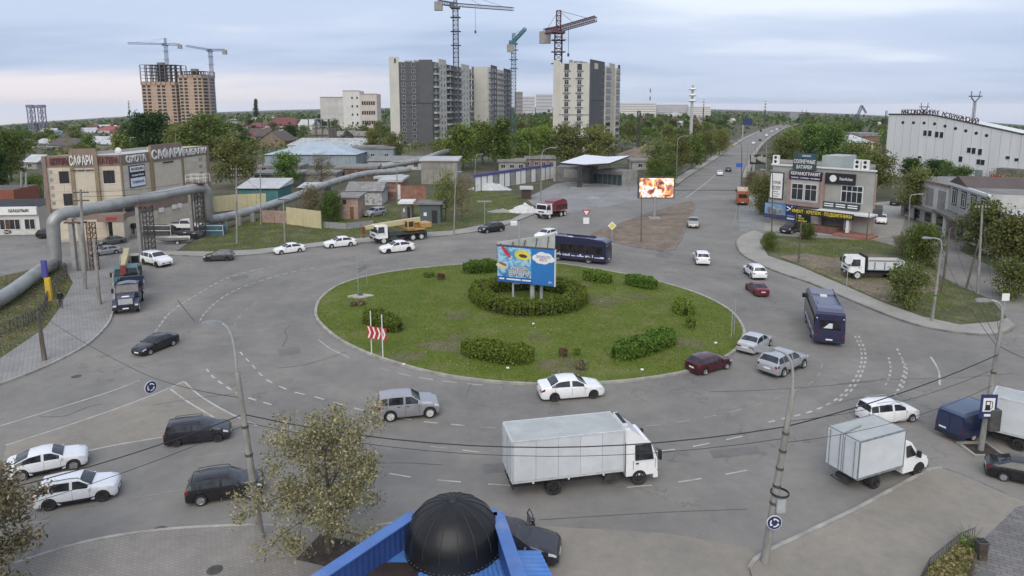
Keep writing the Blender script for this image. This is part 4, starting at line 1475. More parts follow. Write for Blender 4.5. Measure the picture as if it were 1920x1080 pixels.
# ---------------- buses
BUS = paintm('bus_blue',(0.020,0.021,0.060),0.3)
BUSR = paintm('bus_roof_violet',(0.085,0.088,0.15),0.45)
bus_glass = mat('bus_glass',(0.025,0.022,0.028),0.08,0.5,1.5)
bus_deco = mat('bus_skyline_print',(0.55,0.56,0.68),0.5,0.2,3)
def city_bus(label,rear,front,color=BUS,roofc=BUSR,L=8.6,old=False):
 g = empty('bus',(0,0,0),label,'bus')
 W,H = 2.4,2.95
 h = L/2
 prof = [(-h+.03,.38),(h-.10,.38),(h,.55),(h,1.35),(h-.22,H-.25),(h-.40,H-.05),(h-.7,H),(-h+.25,H),(-h+.06,H-.18),(-h,1.4)]
 MB().side(prof,-W/2,W/2,lambda z:1 if z<2.3 else 1-.07*(z-2.3)/.65).build('body',color,g,smooth=28,local=True)
 for s_ in (1,-1):
  y = s_*(W/2+.008)
  n = 6
  x0,x1 = -h+.45,h-1.1
  for k in range(n):
   a,b = lerp(x0,x1,k/n)+.03,lerp(x0,x1,(k+1)/n)-.03
   MB().box(a,b,*sorted((y-s_*.015,y)),1.30,2.28).build('side_window',bus_glass,g,local=True)
  MB().box(h-1.05,h-.35,*sorted((y-s_*.015,y)),.62 if s_<0 else 1.25,2.28).build('side_window' if s_>0 else 'door',bus_glass,g,local=True)
  MB().box(x0-.1,x1+.1,*sorted((y-s_*.016,y-s_*.006)),1.22,2.36).build('window_band',trim_black,g,local=True)
  if not old:
   random.seed(5)
   dm = MB()
   x = -h+.3
   while x<h-1.6:
    w_ = random.uniform(.10,.34)
    hh = random.uniform(.05,.2)*(2.0 if random.random()<.15 else 1)
    dm.box(x,x+w_,*sorted((y-s_*.01,y+s_*.004)),.80,.84+hh)
    x += w_+random.choice((0,0,.06,.2))
   dm.build('skyline_print',bus_deco,g,local=True)
  MB().bevbox(h-.05,h+.22,*sorted((s_*(W/2-.05),s_*(W/2+.22))),1.9,2.3,.04).build('side_mirror',trim_black,g,local=True)
  MB().box(-h-.012,-h+.05,*sorted((s_*.98,s_*1.12)),.85,1.15).build('tail_light',lamp_red,g,local=True)
  MB().box(h-.06,h+.012,*sorted((s_*.8,s_*1.1)),.62,.8).build('headlight',lamp_clear,g,local=True)
  MB().box(-h-.012,-h+.10,*sorted((s_*.98,s_*1.08)),2.42,2.50).build('marker_light',lamp_clear,g,local=True)
  # windscreen and rear window
 MB().poly([(h+.01,-1.08,1.35),(h+.01,1.08,1.35),(h-.19,1.04,2.55),(h-.19,-1.04,2.55)]).build('windshield',bus_glass,g,local=True)
 MB().poly([(-h-.008,.85,1.5),(-h-.008,-.85,1.5),(-h+.035,-.82,2.3),(-h+.035,.82,2.3)]).build('rear_window',bus_glass,g,local=True)
 MB().box(-h-.016,-h+.05,-.8,.8,.62,1.32).build('engine_hatch',color,g,local=True)
 MB().box(-h-.030,-h-.017,-.26,.26,.58,.70).build('number_plate',plate_mat,g,local=True)
 if old:
  MB().bevbox(-h+.8,h-1.5,-.8,.8,H-.02,H+.10,.05).build('roof_hatch',roofc,g,local=True)
  MB().box(-h+.2,h-.6,-1.03,1.03,H-.005,H+.012).build('roof',roofc,g,local=True)
  MB().box(-h-.02,-h+.1,-.95,.95,.45,.6).build('bumper',trim_black,g,local=True)
 else :
  MB().side([(-h+.25,H-.01),(h-.75,H-.01),(h-1.2,H+.22),(h-2.4,H+.26),(h-2.55,H+.03),(-h+2.2,H+.03),(-h+1.9,H+.20),(-h+.7,H+.2)],-.98,.98).build('roof_housing',roofc,g,smooth=25,local=True)
  for s_ in (1,-1):
   MB().side([(-h+.6,H),(h-.9,H),(h-1.3,H+.30),(-h+2.4,H+.28),(-h+1.2,H+.10)],*sorted((s_*.985,s_*1.06))).build('roof_rail_panel',color,g,local=True)
  MB().bevbox(h-3.6,h-3.0,-.3,.3,H+.03,H+.16,.04).build('roof_vent',panel_white,g,local=True)
  u = MB()
  for q in (-.36,0,.36):
   u.lathe([(0.001,.05),(.13,.05),(.13,0)],(-h+2.9,q,H+.03),10)
  u.build('cooling_fan',trim_black,g,local=True)
  MB().bevbox(-h+2.3,-h+3.4,-.75,.75,H-.02,H+.10,.05).build('air_conditioner',roofc,g,local=True)
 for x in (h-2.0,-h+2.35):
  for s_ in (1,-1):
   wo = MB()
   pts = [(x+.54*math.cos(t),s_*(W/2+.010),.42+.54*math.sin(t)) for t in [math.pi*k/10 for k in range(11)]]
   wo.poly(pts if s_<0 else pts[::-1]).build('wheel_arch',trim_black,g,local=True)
   add_wheel(g,x,s_*(W/2-.13),.44,.30,rim_alloy,8)
 MB().box(-h+.3,h-.3,-.95,.95,.22,.5).build('underbody',chassis_mat,g,local=True)
 drive(g,rear,front)
 return g
b1 = city_bus('dark blue city bus seen from its side behind the billboard',(1148,495),(1020,482))
put_text('lettering','ЛОТОС',.34,b1,(1.4,0,3.08),0,bus_deco,.006,0,None,local=True).rotation_euler = (R(55),0,R(180))
b2 = city_bus('dark blue city bus seen from behind on the right of the ring',(1553,650),(1532,596))
MB().poly([(-4.32,.5,1.62),(-4.32,-.2,1.62),(-4.30,-.2,2.05),(-4.30,.05,2.05)]).build('rear_sticker',panel_white,b2,local=True)
ORANGE = paintm('bus_orange',(0.36,0.10,0.035),0.45)
city_bus('old orange bus standing at the stop on the far road',(1393,391),(1390,371),ORANGE,mat('pale_orange_roof',(.55,.40,.28),.6),8.2,True)
# ---------------- tipper lorries and truck cranes
def open_box(mb,x0,x1,W,z0,z1,t=.06,flare=0.0):
 h = W/2
 f = flare
 mb.box(x0,x1,-h,h,z0,z0+t)
 for s_ in (1,-1):
  mb.hexa([(x0,s_*h-(t if s_>0 else 0),z0),(x1,s_*h-(t if s_>0 else 0),z0),(x1,s_*h+(0 if s_>0 else t),z0),(x0,s_*h+(0 if s_>0 else t),z0),(x0,s_*(h+f)-(t if s_>0 else 0),z1),(x1,s_*(h+f)-(t if s_>0 else 0),z1),(x1,s_*(h+f)+(0 if s_>0 else t),z1),(x0,s_*(h+f)+(0 if s_>0 else t),z1)])
 mb.hexa([(x1-t,-h,z0),(x1,-h,z0),(x1,h,z0),(x1-t,h,z0),(x1-t,-h-f,z1+.15),(x1,-h-f,z1+.15),(x1,h+f,z1+.15),(x1-t,h+f,z1+.15)])
 mb.box(x0,x0+t,-h,h,z0,z1)
 return mb
 # white tipper on the right verge
tp = empty('dump_truck',(0,0,0),'white tipper lorry parked on the grass at the right','truck')
cab_over(tp,3.1,2.3,2.55,.75,WHITE,2.2,False,.12)
open_box(MB(),-3.2,1.05,2.4,1.15,2.15,.07).build('tipper_body',panel_white,tp,local=True)
ribs = MB()
for s_ in (1,-1):
 for x in (-3.0,-1.9,-.8,.3):
  ribs.box(x-.05,x+.05,*sorted((s_*1.2,s_*1.27)),1.1,2.1)
ribs.build('side_rib',box_grey,tp,local=True)
MB().box(1.05,1.2,-1.15,1.15,1.1,2.75).build('headboard',trim_black,tp,local=True)
MB().bevbox(-3.1,.95,-1.1,1.1,1.3,1.9,.3).build('soil_load',bare_soil,tp,local=True)
frame_wheels(tp,[2.1,-1.85],2.35,.50,True,rim_steel,-3.1,2.8)
drive(tp,(1678,523),(1592,521),.113)
# dark blue bonneted tipper at the left pavement
ZB = paintm('truck_navy',(0.030,0.033,0.065),0.4)
zt = empty('dump_truck',(0,0,0),'dark blue bonneted tipper lorry facing the camera at the left pavement','truck')
MB().side([(1.25,.75),(3.05,.75),(3.12,1.0),(3.08,1.62),(2.2,1.78),(1.25,1.78)],-.78,.78,lambda z:1 if z<1.3 else .94).build('bonnet',ZB,zt,smooth=25,local=True)
for s_ in (1,-1):
 MB().side([(1.55,.85),(1.75,1.22),(2.1,1.36),(2.75,1.36),(3.1,1.15),(3.18,.85),(2.98,.85),(2.85,1.1),(2.1,1.1),(1.8,.85)],*sorted((s_*.72,s_*1.15))).build('mudguard',ZB,zt,smooth=30,local=True)
 MB().box(3.08,3.2,*sorted((s_*.80,s_*1.08)),.82,.98).build('headlight',lamp_clear,zt,local=True)
 MB().box(1.15,1.27,*sorted((s_*1.18,s_*1.38)),1.75,2.2).build('side_mirror',trim_black,zt,local=True)
MB().side([(-.15,.8),(1.3,.8),(1.3,1.72),(1.05,2.45),(.9,2.52),(-.15,2.52)],-1.08,1.08,lambda z:1 if z<1.7 else 1-.10*(z-1.7)/.8).build('cab',ZB,zt,smooth=25,local=True)
MB().poly([(1.315,-.98,1.76),(1.315,.98,1.76),(1.085,.92,2.40),(1.085,-.92,2.40)]).build('windshield',car_glass,zt,local=True)
for s_ in (1,-1):
 q = [(1.0,s_*1.09,1.7),(.25,s_*1.09,1.7),(.25,s_*1.0,2.35),(.85,s_*1.0,2.35)]
 MB().poly(q if s_>0 else q[::-1]).build('side_window',car_glass,zt,local=True)
MB().box(3.09,3.135,-.62,.62,1.0,1.55).build('grille',mat('grille_grey',(.40,.41,.43),.45,.2,9),zt,local=True)
MB().box(3.05,3.3,-1.15,1.15,.52,.76).build('bumper',trim_black,zt,local=True)
MB().box(3.3,3.315,-.26,.26,.58,.70).build('number_plate',plate_mat,zt,local=True)
MB().poly([(2.9,-.35,1.67),(2.9,.35,1.67),(2.62,.30,1.725),(2.62,-.30,1.725)]).build('bonnet_sticker',plate_mat,zt,local=True)
mb = MB()
for x in (.1,.5,.9):
 mb.tube([(x,-.8,2.54),(x-.05,0,2.66),(x,.8,2.54)],.05,6)
mb.build('roof_visor_bar',mat('pale_blue_metal',(.22,.25,.30),.5),zt,local=True)
open_box(MB(),-3.1,-.3,2.2,1.25,2.35,.07,.18).build('tipper_body',ZB,zt,local=True)
mb = MB()
for s_ in (1,-1):
 mb.bar((-1.2,s_*1.3,1.3),(-.35,s_*1.36,2.35),.08)
mb.build('body_stripe',panel_white,zt,local=True)
frame_wheels(zt,[2.35,-1.75],2.2,.50,True,rim_steel,-3.0,2.9)
drive(zt,(252,557),(236,592))
def truck_crane(label,rear,front,cabc,boom_c,house_c,house_side=1,boom_len=8.5,three=True,boom_z=2.9,boom_low=2.45):
 g = empty('truck_crane',(0,0,0),label,'crane truck')
 cab_over(g,4.2,2.45,2.75,.85,cabc,3.3,False,.14)
 xs = [3.1,-1.6,-3.0] if three else [3.0,-2.2]
 frame_wheels(g,xs,2.45,.52,True,rim_steel,-4.0,3.8)
 MB().bevbox(-4.0,2.2,-1.15,1.15,1.05,1.25,.04).build('deck',chassis_mat,g,local=True)
 MB().bevbox(.9,2.1,-1.1,1.1,.6,1.75,.05).build('equipment_box',mat('oily_green',(.05,.06,.05),.7,.3,3),g,local=True)
 MB().lathe([(.95,1.25),(.95,1.5),(.85,1.55)],(-2.1,0,0),18).build('slewing_ring',trim_black,g,local=True)
 MB().bevbox(-3.8,-.9,-1.0,1.0,1.5,1.75,.05).build('turntable',house_c,g,local=True)
 hs = house_side
 MB().bevbox(-1.9,-.75,*sorted((hs*.25,hs*1.2)),1.75,3.05,.08).build('operator_cab',house_c,g,local=True)
 for q in ((-.74,-.73),):
  MB().box(-.755,-.74,*sorted((hs*.35,hs*1.1)),2.1,2.95).build('cab_window',car_glass,g,local=True)
 MB().box(-1.7,-.95,*sorted((hs*1.2,hs*1.215)),2.15,2.95).build('cab_window',car_glass,g,local=True)
 MB().bevbox(-4.9,-3.2,-1.0,1.0,1.8,2.5,.08).build('counterweight',house_c,g,local=True)
 MB().bevbox(-3.2,-2.0,-.95,-.1*hs-.1,1.75,2.4,.06).build('winch_house',house_c,g,local=True)
 bx = -3.4
 mb = MB()
 y0,y1 = sorted((-hs*.45,hs*.12))
 for k,(a,b,s0) in enumerate(((bx,bx+boom_len*.75,.36),(bx+boom_len*.75,bx+boom_len*.95,.29),(bx+boom_len*.95,bx+boom_len,.24))):
  za,zb_ = lerp(boom_z,boom_low,(a-bx)/boom_len),lerp(boom_z,boom_low,(b-bx)/boom_len)
  yc = (y0+y1)/2
  mb.hexa([(a,yc-s0*.75,za-s0),(b,yc-s0*.75,zb_-s0),(b,yc+s0*.75,zb_-s0),(a,yc+s0*.75,za-s0),(a,yc-s0*.75,za+s0),(b,yc-s0*.75,zb_+s0),(b,yc+s0*.75,zb_+s0),(a,yc+s0*.75,za+s0)])
 mb.build('boom',boom_c,g,local=True)
 yc = (y0+y1)/2
 MB().tube([(-1.5,yc,1.8),(bx+boom_len*.5,yc,lerp(boom_z,boom_low,.5)-.3)],[.12,.09],8).build('lift_cylinder',house_c,g,local=True)
 hook = mat('hook_red',(.22,.05,.04),.6,.3,5)
 xt = bx+boom_len
 MB().bevbox(xt-.05,xt+.35,yc-.28,yc+.28,boom_low-.75,boom_low+.2,.06).build('boom_head',hook,g,local=True)
 mb = MB()
 mb.tube([(xt+.2,yc,boom_low-.7),(xt+.15,yc,boom_low-1.2)],.03,5)
 mb.lathe([(.001,-.18),(.16,-.12),(.18,.1),(.001,.2)],(xt+.15,yc,boom_low-1.3),10)
 mb.build('hook_block',hook,g,local=True)
 for s_ in (1,-1):
  MB().bevbox(-3.95,-3.6,*sorted((s_*.9,s_*1.22)),.35,1.1,.04).build('outrigger',chassis_mat,g,local=True)
 drive(g,rear,front)
 return g
CR_Y = paintm('crane_yellow',(0.42,0.25,0.075),0.55,0,0.5)
CR_P = paintm('boom_cream',(0.52,0.45,0.23),0.55,0,0.45)
TEAL = paintm('teal_cab',(0.075,0.17,0.19),0.45)
truck_crane('yellow truck crane with white cab parked at the far kerb',(812,444),(684,459),WHITE,CR_P,CR_Y,1,8.9)
truck_crane('teal cabbed truck crane parked behind the dark blue tipper',(246,514),(239,549),TEAL,CR_P,mat('crane_cab_grey',(.30,.29,.25),.6),1,8.6,True,3.1,3.0)
# lorry with red cab top and red tarpaulin
kz = empty('flatbed_truck',(0,0,0),'lorry with white cab front and red tarpaulin load by the filling station','truck')
REDT = paintm('truck_red',(0.17,0.022,0.025),0.5)
cab_over(kz,3.2,2.4,2.75,.85,WHITE,2.3,False,.10)
MB().box(1.40,3.0,-1.09,1.09,2.752,2.80).build('cab_roof',REDT,kz,local=True)
MB().side([(-3.3,1.2),(1.2,1.2),(1.2,2.5),(.6,3.0),(-2.2,3.25),(-3.3,2.8)],-1.2,1.2,lambda z:1 if z<2.4 else .85).build('tarpaulin_load',REDT,kz,smooth=25,local=True)
mb = MB()
for x in (-2.9,-2.0,-1.1,-.2):
 mb.box(x-.3,x+.3,-1.21,-1.19,1.5,2.3).box(x-.3,x+.3,1.19,1.21,1.5,2.3)
mb.build('side_board',mat('rust_dark',(.06,.03,.028),.8,.3,3),kz,local=True)
frame_wheels(kz,[2.3,-1.3,-2.5],2.4,.50,True,rim_steel,-3.2,2.9)
drive(kz,(1058,402),(1010,412))
# white pickup on the left forecourt
pk = empty('pickup_truck',(0,0,0),'white pickup parked before the brown shop wall','pickup')
MB().side([(-2.6,.5),(2.45,.5),(2.6,.7),(2.55,1.0),(1.3,1.12),(.75,1.72),(.5,1.78),(-.55,1.78),(-.75,1.15),(-2.6,1.15)],-.92,.92,lambda z:1 if z<1.15 else 1-.18*(z-1.15)/.63).build('body',WHITE,pk,smooth=28,local=True)
MB().box(-2.5,-.85,-.8,.8,1.152,1.16).build('load_bed',trim_black,pk,local=True)
MB().poly([(1.30,-.78,1.16),(1.30,.78,1.16),(.80,.72,1.70),(.80,-.72,1.70)]).build('windshield',car_glass,pk,local=True)
for s_ in (1,-1):
 q = [(1.05,s_*.925,1.17),(-.6,s_*.925,1.17),(-.52,s_*.80,1.68),(.62,s_*.80,1.68)]
 MB().poly(q if s_>0 else q[::-1]).build('side_window',car_glass,pk,local=True)
 MB().box(2.42,2.6,*sorted((s_*.6,s_*.9)),.82,.98).build('headlight',lamp_clear,pk,local=True)
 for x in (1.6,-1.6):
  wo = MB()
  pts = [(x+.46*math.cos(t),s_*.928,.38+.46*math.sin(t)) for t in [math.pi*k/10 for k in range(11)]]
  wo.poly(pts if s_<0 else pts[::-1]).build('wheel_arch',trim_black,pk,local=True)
  add_wheel(pk,x,s_*.83,.38,.24,rim_dark)
MB().box(2.56,2.62,-.5,.5,.75,.95).build('grille',trim_black,pk,local=True)
drive(pk,(326,431),(374,431))
# ------------------------------------------------------------------ trees, shrubs, grass
bark = mat('bark',(0.11,0.09,0.07),0.9,0.3,4,bump=0.3)
bark_pale = mat('pale_bark',(0.17,0.155,0.13),0.9,0.3,4)
LEAF = {'olive':leafmat('leaves_olive',[(.050,.060,.018),(.088,.102,.032),(.135,.142,.052)]),'green':leafmat('leaves_green',[(.032,.055,.014),(.062,.095,.024),(.105,.135,.040)]),'fresh':leafmat('leaves_fresh',[(.040,.070,.014),(.080,.120,.026),(.130,.165,.045)]),'dark':leafmat('leaves_dark',[(.016,.034,.012),(.028,.055,.016),(.048,.078,.024)]),'brown':leafmat('leaves_brown',[(.085,.072,.040),(.12,.105,.060),(.17,.145,.085)]),'pale':leafmat('leaves_yellow_grey',[(.055,.060,.034),(.10,.10,.050),(.165,.150,.078),(.26,.215,.135)],.25),'hedge':leafmat('leaves_hedge',[(.040,.066,.012),(.080,.120,.022),(.125,.172,.036)]),'red':leafmat('leaves_red',[(.06,.035,.025),(.10,.05,.035),(.12,.085,.05)]),'grass':leafmat('grass_blades',[(.054,.076,.011),(.080,.108,.016),(.116,.132,.028)],.2),'dry':leafmat('dry_grass_blades',[(.065,.070,.026),(.11,.105,.045),(.19,.16,.085)],.15),}
def leaf_quads(cent,size,rng,up=0.35,aspect=1.0):
 """numpy: one small quad per centre"""
 n = len(cent)
 nrm = rng.normal(size=(n,3))
 nrm[:,2] += up*2
 nrm /= np.linalg.norm(nrm,axis=1,keepdims=True)
 t = rng.normal(size=(n,3))
 t -= (t*nrm).sum(1,keepdims=True)*nrm
 t /= np.linalg.norm(t,axis=1,keepdims=True)
 b = np.cross(nrm,t)
 s = (size*rng.uniform(.55,1.35,n))[:,None]*.5
 a = s*aspect
 v = np.empty((n,4,3))
 v[:,0] = cent-t*s*.9-b*a*.25
 v[:,1] = cent-b*a*.9+t*s*.05
 v[:,2] = cent+t*s
 v[:,3] = cent+b*a*.85+t*s*.1
 return v.reshape(-1,3)
def quads_mesh(name,v,m):
 n = len(v)//4
 me = bpy.data.meshes.new(name)
 me.vertices.add(len(v))
 me.vertices.foreach_set('co',v.astype(np.float32).ravel())
 me.loops.add(4*n)
 me.loops.foreach_set('vertex_index',np.arange(4*n,dtype=np.int32))
 me.polygons.add(n)
 me.polygons.foreach_set('loop_start',np.arange(0,4*n,4,dtype=np.int32))
 me.polygons.foreach_set('loop_total',np.full(n,4,dtype=np.int32))
 me.materials.append(m)
 me.update(calc_edges=True)
 return me
def tree_meshes(seed,H,cr,base,nleaf,lsize,leaf,style='round',tr=None,bk=None,clump=0.20,asp=1.0):
 rnd = random.Random(seed)
 rng = np.random.default_rng(seed)
 tb = MB()
 tr = tr or H*.022
 pts,rad = [],[]
 x = y = 0.0
 top = H*(.9 if style=='poplar' else .78)
 for k in range(7):
  t = k/6
  pts.append(Vector((x,y,top*t)))
  rad.append(tr*(1-.82*t)*(1.25 if k==0 else 1))
  x += rnd.uniform(-1,1)*H*.018
  y += rnd.uniform(-1,1)*H*.018
 tb.tube(pts,rad,7)
 def trunk_at(z):
  t = max(0,min(.999,z/top))*6
  i = int(t)
  return pts[i].lerp(pts[i+1],t-i)
 anchors = []
 nl = 22 if style!='poplar' else 26
 for k in range(nl):
  f = (k+.5)/nl
  z0 = base+(top-base)*f*.95
  a = k*2.4+rnd.uniform(-.5,.5)
  if style=='poplar':
   ln = cr*(1.05-.5*f)*rnd.uniform(.7,1.1)
   rise = 1.6
  elif style=='loose':
   ln = cr*(1.15-.55*abs(f-.35))*rnd.uniform(.6,1.2)
   rise = rnd.uniform(.1,.8)
  else :
   ln = cr*math.sqrt(max(.12,1-(1.5*f-.62)**2))*rnd.uniform(.65,1.05)
   rise = .25+.75*f
  p0 = trunk_at(z0)
  d = Vector((math.cos(a),math.sin(a),rise)).normalized()
  path = [p0]
  q = p0.copy()
  for s_ in range(4):
   d = (d+Vector((rnd.uniform(-.3,.3),rnd.uniform(-.3,.3),rnd.uniform(-.25,.2)))).normalized()
   q = q+d*ln/4*(1.2 if style=='round' else 1.1)
   path.append(q.copy())
  r0 = tr*.42*(1-.6*f)
  tb.tube(path,[r0,r0*.75,r0*.5,r0*.3,r0*.12],5,False)
  for i,w in ((1,.5),(2,1),(3,1.2),(4,1.2)):
   anchors.append((path[i],w))
  for b_ in range(3):
   i = rnd.choice((2,3))
   dd = Vector((rnd.uniform(-1,1),rnd.uniform(-1,1),rnd.uniform(-.3,.7))).normalized()
   e = path[i]+dd*ln*.35
   tb.tube([path[i],(path[i]+e)/2+Vector((0,0,.03*ln)),e],[r0*.35,r0*.2,r0*.07],4,False)
   anchors.append((e,1.2))
 for k in range(4):
  anchors.append((pts[-1]+Vector((rnd.uniform(-.2,.2)*cr,rnd.uniform(-.2,.2)*cr,(H-top)*rnd.uniform(.1,.8))),1.0))
 A = np.array([tuple(a) for a,_ in anchors])
 Wt = np.array([w*rnd.uniform(.25,1.6) for _,w in anchors])
 idx = rng.choice(len(A),nleaf,p=Wt/Wt.sum())
 off = rng.normal(size=(nleaf,3))*cr*clump
 off[:,2] *= .75
 c = A[idx]+off
 keep = c[:,2]>base*.55
 c = c[keep]
 v = leaf_quads(c,lsize,rng,.35,asp)
 return tb.mesh('trunk',bk or bark,40),quads_mesh('crown',v,leaf)
PROTO = {}
def proto(key,*a,**k):
 PROTO[key] = tree_meshes(*a,**k)
 # mid-distance kinds, 10 m tall
proto('round_green',11,10,3.9,2.0,5200,.42,LEAF['green'])
proto('round_fresh',12,10,3.8,1.8,5200,.42,LEAF['fresh'])
proto('round_olive',13,10,4.0,2.2,4600,.42,LEAF['olive'])
proto('round_olive2',23,10,3.7,1.6,5000,.42,LEAF['olive'],'loose')
proto('round_dark',14,10,3.7,1.8,5600,.45,LEAF['dark'])
proto('loose_olive',15,10,3.6,2.0,2600,.34,LEAF['olive'],'loose',clump=.16)
proto('loose_brown',16,10,3.4,1.6,2200,.30,LEAF['brown'],'loose',clump=.15)
proto('poplar_green',17,10,1.7,1.2,4000,.36,LEAF['fresh'],'poplar',clump=.25)
proto('poplar_dark',18,10,1.3,1.0,3400,.35,LEAF['dark'],'poplar',clump=.26)
proto('bush_green',19,10,5.4,.3,8000,.50,LEAF['green'],'loose',clump=.2)
proto('bush_olive',20,10,5.2,.3,6500,.46,LEAF['olive'],'loose',clump=.18)
proto('bush_brown',21,10,5.0,.3,4500,.40,LEAF['brown'],'loose',clump=.16)
# far kinds, fewer and larger leaves
for k_,sd_,lf_ in (('far_green',31,'green'),('far_dark',32,'dark'),('far_olive',33,'olive'),('far_brown',34,'brown'),('far_fresh',35,'fresh')):
 proto(k_,sd_,10,4.0,1.2,1500,.75,LEAF[lf_],'round',clump=.22)
proto('far_poplar',36,10,1.6,.8,500,.9,LEAF['dark'],'poplar',clump=.28)
def tree(kind,loc,H,label,wide=1.0,name='tree',cat='tree',group=None,rz=None):
 tm,cm = PROTO[kind]
 s_ = H/10.0
 o = empty(name,loc,label,cat,group,rz=random.uniform(0,6.28) if rz is None else rz)
 o.scale = (s_*wide,s_*wide,s_)
 link('trunk',tm,o)
 link('crown',cm,o)
 return o
def tree_px(kind,u,v,vtop,label,wide=1.0,name='tree',cat='tree',group=None):
 p = GT(u,v)
 H = ZT(p.y,vtop)-p.z
 return tree(kind,p,H,label,wide,name,cat,group)
random.seed(21)
# the big yellowish tree at the bottom and the cut one at the left edge
p = G(617,1034,.11)
tm,cm = tree_meshes(101,6.6,3.1,.9,19000,.15,LEAF['pale'],'loose',.16,bark,.085,.55)
o = empty('tree',p,'yellowish grey broad tree on the paved plaza beside the lamp post','tree')
link('trunk',tm,o)
link('crown',cm,o)
gm = MB().box(p.x-1.15,p.x+1.15,p.y-.95,p.y+.95,.112,.122)
gm.v = [((x-p.x)*.9+(y-p.y)*.3+p.x,(y-p.y)*.95-(x-p.x)*.3+p.y,z) for x,y,z in gm.v]
structure(gm.build('tree_pit',mat('tree_pit_soil',(.055,.045,.038),.95,.3,3)))
p = G(-42,1120,.11)
tm,cm = tree_meshes(102,5.9,2.3,.5,14000,.20,LEAF['pale'],'loose',.13,bark,.12,.5)
o = empty('tree',p,'grey leaved tree cut by the lower left edge of the view','tree')
link('trunk',tm,o)
link('crown',cm,o)
TREES = [('bush_brown',586,414,342,'brownish shrubby tree beside the yellow fence',.62),('bush_green',622,416,362,'green shrub at the foot of the brownish shrubby tree',.6),('round_fresh',541,350,284,'bright green tree before the pale blue hipped roof',1.0),('loose_brown',603,350,283,'nearly bare brown tree before the pale blue hipped roof',.9),('loose_olive',834,414,318,'thin olive tree left of its twin behind the truck crane',.75),('loose_brown',866,416,322,'thin brown tree right of its twin behind the truck crane',.7),('round_fresh',868,318,232,'light green tree, leftmost of the row before the dark tower',1.0),('poplar_green',945,316,221,'tall bright green poplar in the row behind the white wall',1.45),('round_fresh',905,308,226,'yellow green tree between the light green tree and the poplar',.95),('bush_olive',828,302,258,'low olive shrub before the dark tower',.8),('round_fresh',985,312,240,'light green tree right of the tall poplar',1.0),('round_fresh',1020,308,234,'light green tree behind the blue topped wall',1.0),('round_olive2',1065,312,229,'olive tree standing before the white tower',1.0),('round_olive2',1112,312,230,'olive tree behind the filling station canopy',.95),('loose_olive',1142,310,246,'thin olive tree at the right foot of the white tower',.85),('bush_olive',1240,335,262,'olive thicket left of the far road',.7),('round_olive',1268,330,252,'olive green tree behind the lit screen',.9),('round_green',1298,318,250,'green tree beside the far road footway',.85),('round_olive',1322,304,244,'olive tree, third along the far road footway',.9),('round_olive2',1348,292,240,'olive tree, fourth along the far road footway',.9),('bush_green',1228,345,300,'green thicket just above the lit screen',.6),('bush_green',1255,348,312,'low green thicket right of the lit screen',.6),('round_green',1275,305,240,'green poplar like tree left of the pale mast',.9),('round_olive',1470,318,252,'yellow green tree right of the far road',1.1),('round_green',1520,310,228,'tall green tree behind the corner shop roof',1.05),('round_green',1558,318,232,'broad green tree right behind the corner shop roof sign',1.0),('round_olive2',1600,340,262,'olive tree before the yellow house',1.0),('round_olive',1640,372,282,'big olive tree at the right end of the corner shop',.95),('round_green',1612,355,290,'green tree close behind the corner shop',.9),('bush_olive',1424,402,322,'olive thicket left of the corner shop',.45),('bush_brown',1408,360,318,'brown thicket beside the road footway',.6),('round_olive',1715,412,312,'olive street tree beside the side road',.8),('bush_green',1728,497,424,'dense green shrub at the side road corner',.72),('bush_brown',1690,480,436,'reddish brown shrub left of the dense green one',.75),('bush_olive',1702,574,488,'olive green bush beside the tail of the white tipper',.72),('bush_green',1443,470,437,'small dark bush at the left end of the right verge',.7),('bush_green',1512,450,420,'small green bush beside the black crossover',.8),('round_olive2',1838,478,372,'large olive tree before the two storey row',.95),('round_olive',1893,520,398,'large olive tree at the right edge',.85),('bush_olive',1905,560,480,'olive thicket at the right edge',.8),('loose_olive',1882,430,318,'tall loose olive tree before the white factory',1.0),('loose_brown',1868,395,312,'greyish tree before the factory wall',.8),('round_dark',1708,338,294,'dark round tree at the foot of the factory wall',1.1),('round_dark',1752,342,297,'dark tree in the middle of the factory wall',1.1),('round_green',1772,346,300,'green tree right of the dark tree at the factory',.7),('bush_green',1800,350,314,'green shrub at the right of the factory trees',.9),('round_dark',283,292,206,'large dark green tree behind the brown shop roof',1.15),('round_green',385,300,208,'broad green tree right of the dark one',1.25),('round_olive',340,300,232,'olive tree between the dark and the broad tree',1.0),('round_olive2',445,352,252,'olive tree at the right end of the brown shop',.95),('round_green',22,338,240,'green tree at the left edge above the cafe',.75),('round_dark',0,365,272,'dark tree at the left edge beside the cafe roof',.7),('bush_olive',150,300,268,'olive shrub behind the brown shop roof',.9),('bush_green',60,372,330,'green shrub behind the cafe roof',.9),('round_olive',700,290,240,'olive tree left of the dark tower',.9),('round_dark',545,262,233,'dark tree behind the pale blue hipped roof',1.2),('round_olive2',740,300,245,'olive tree at the foot of the dark tower',.8),('poplar_dark',480,226,184,'dark poplar standing out on the skyline at the left',.9),]
for t in TREES:
 tree_px(t[0],t[1],t[2],t[3],t[4],t[5],'shrub' if t[0].startswith('bush') else 'tree','shrub' if t[0].startswith('bush') else 'tree')
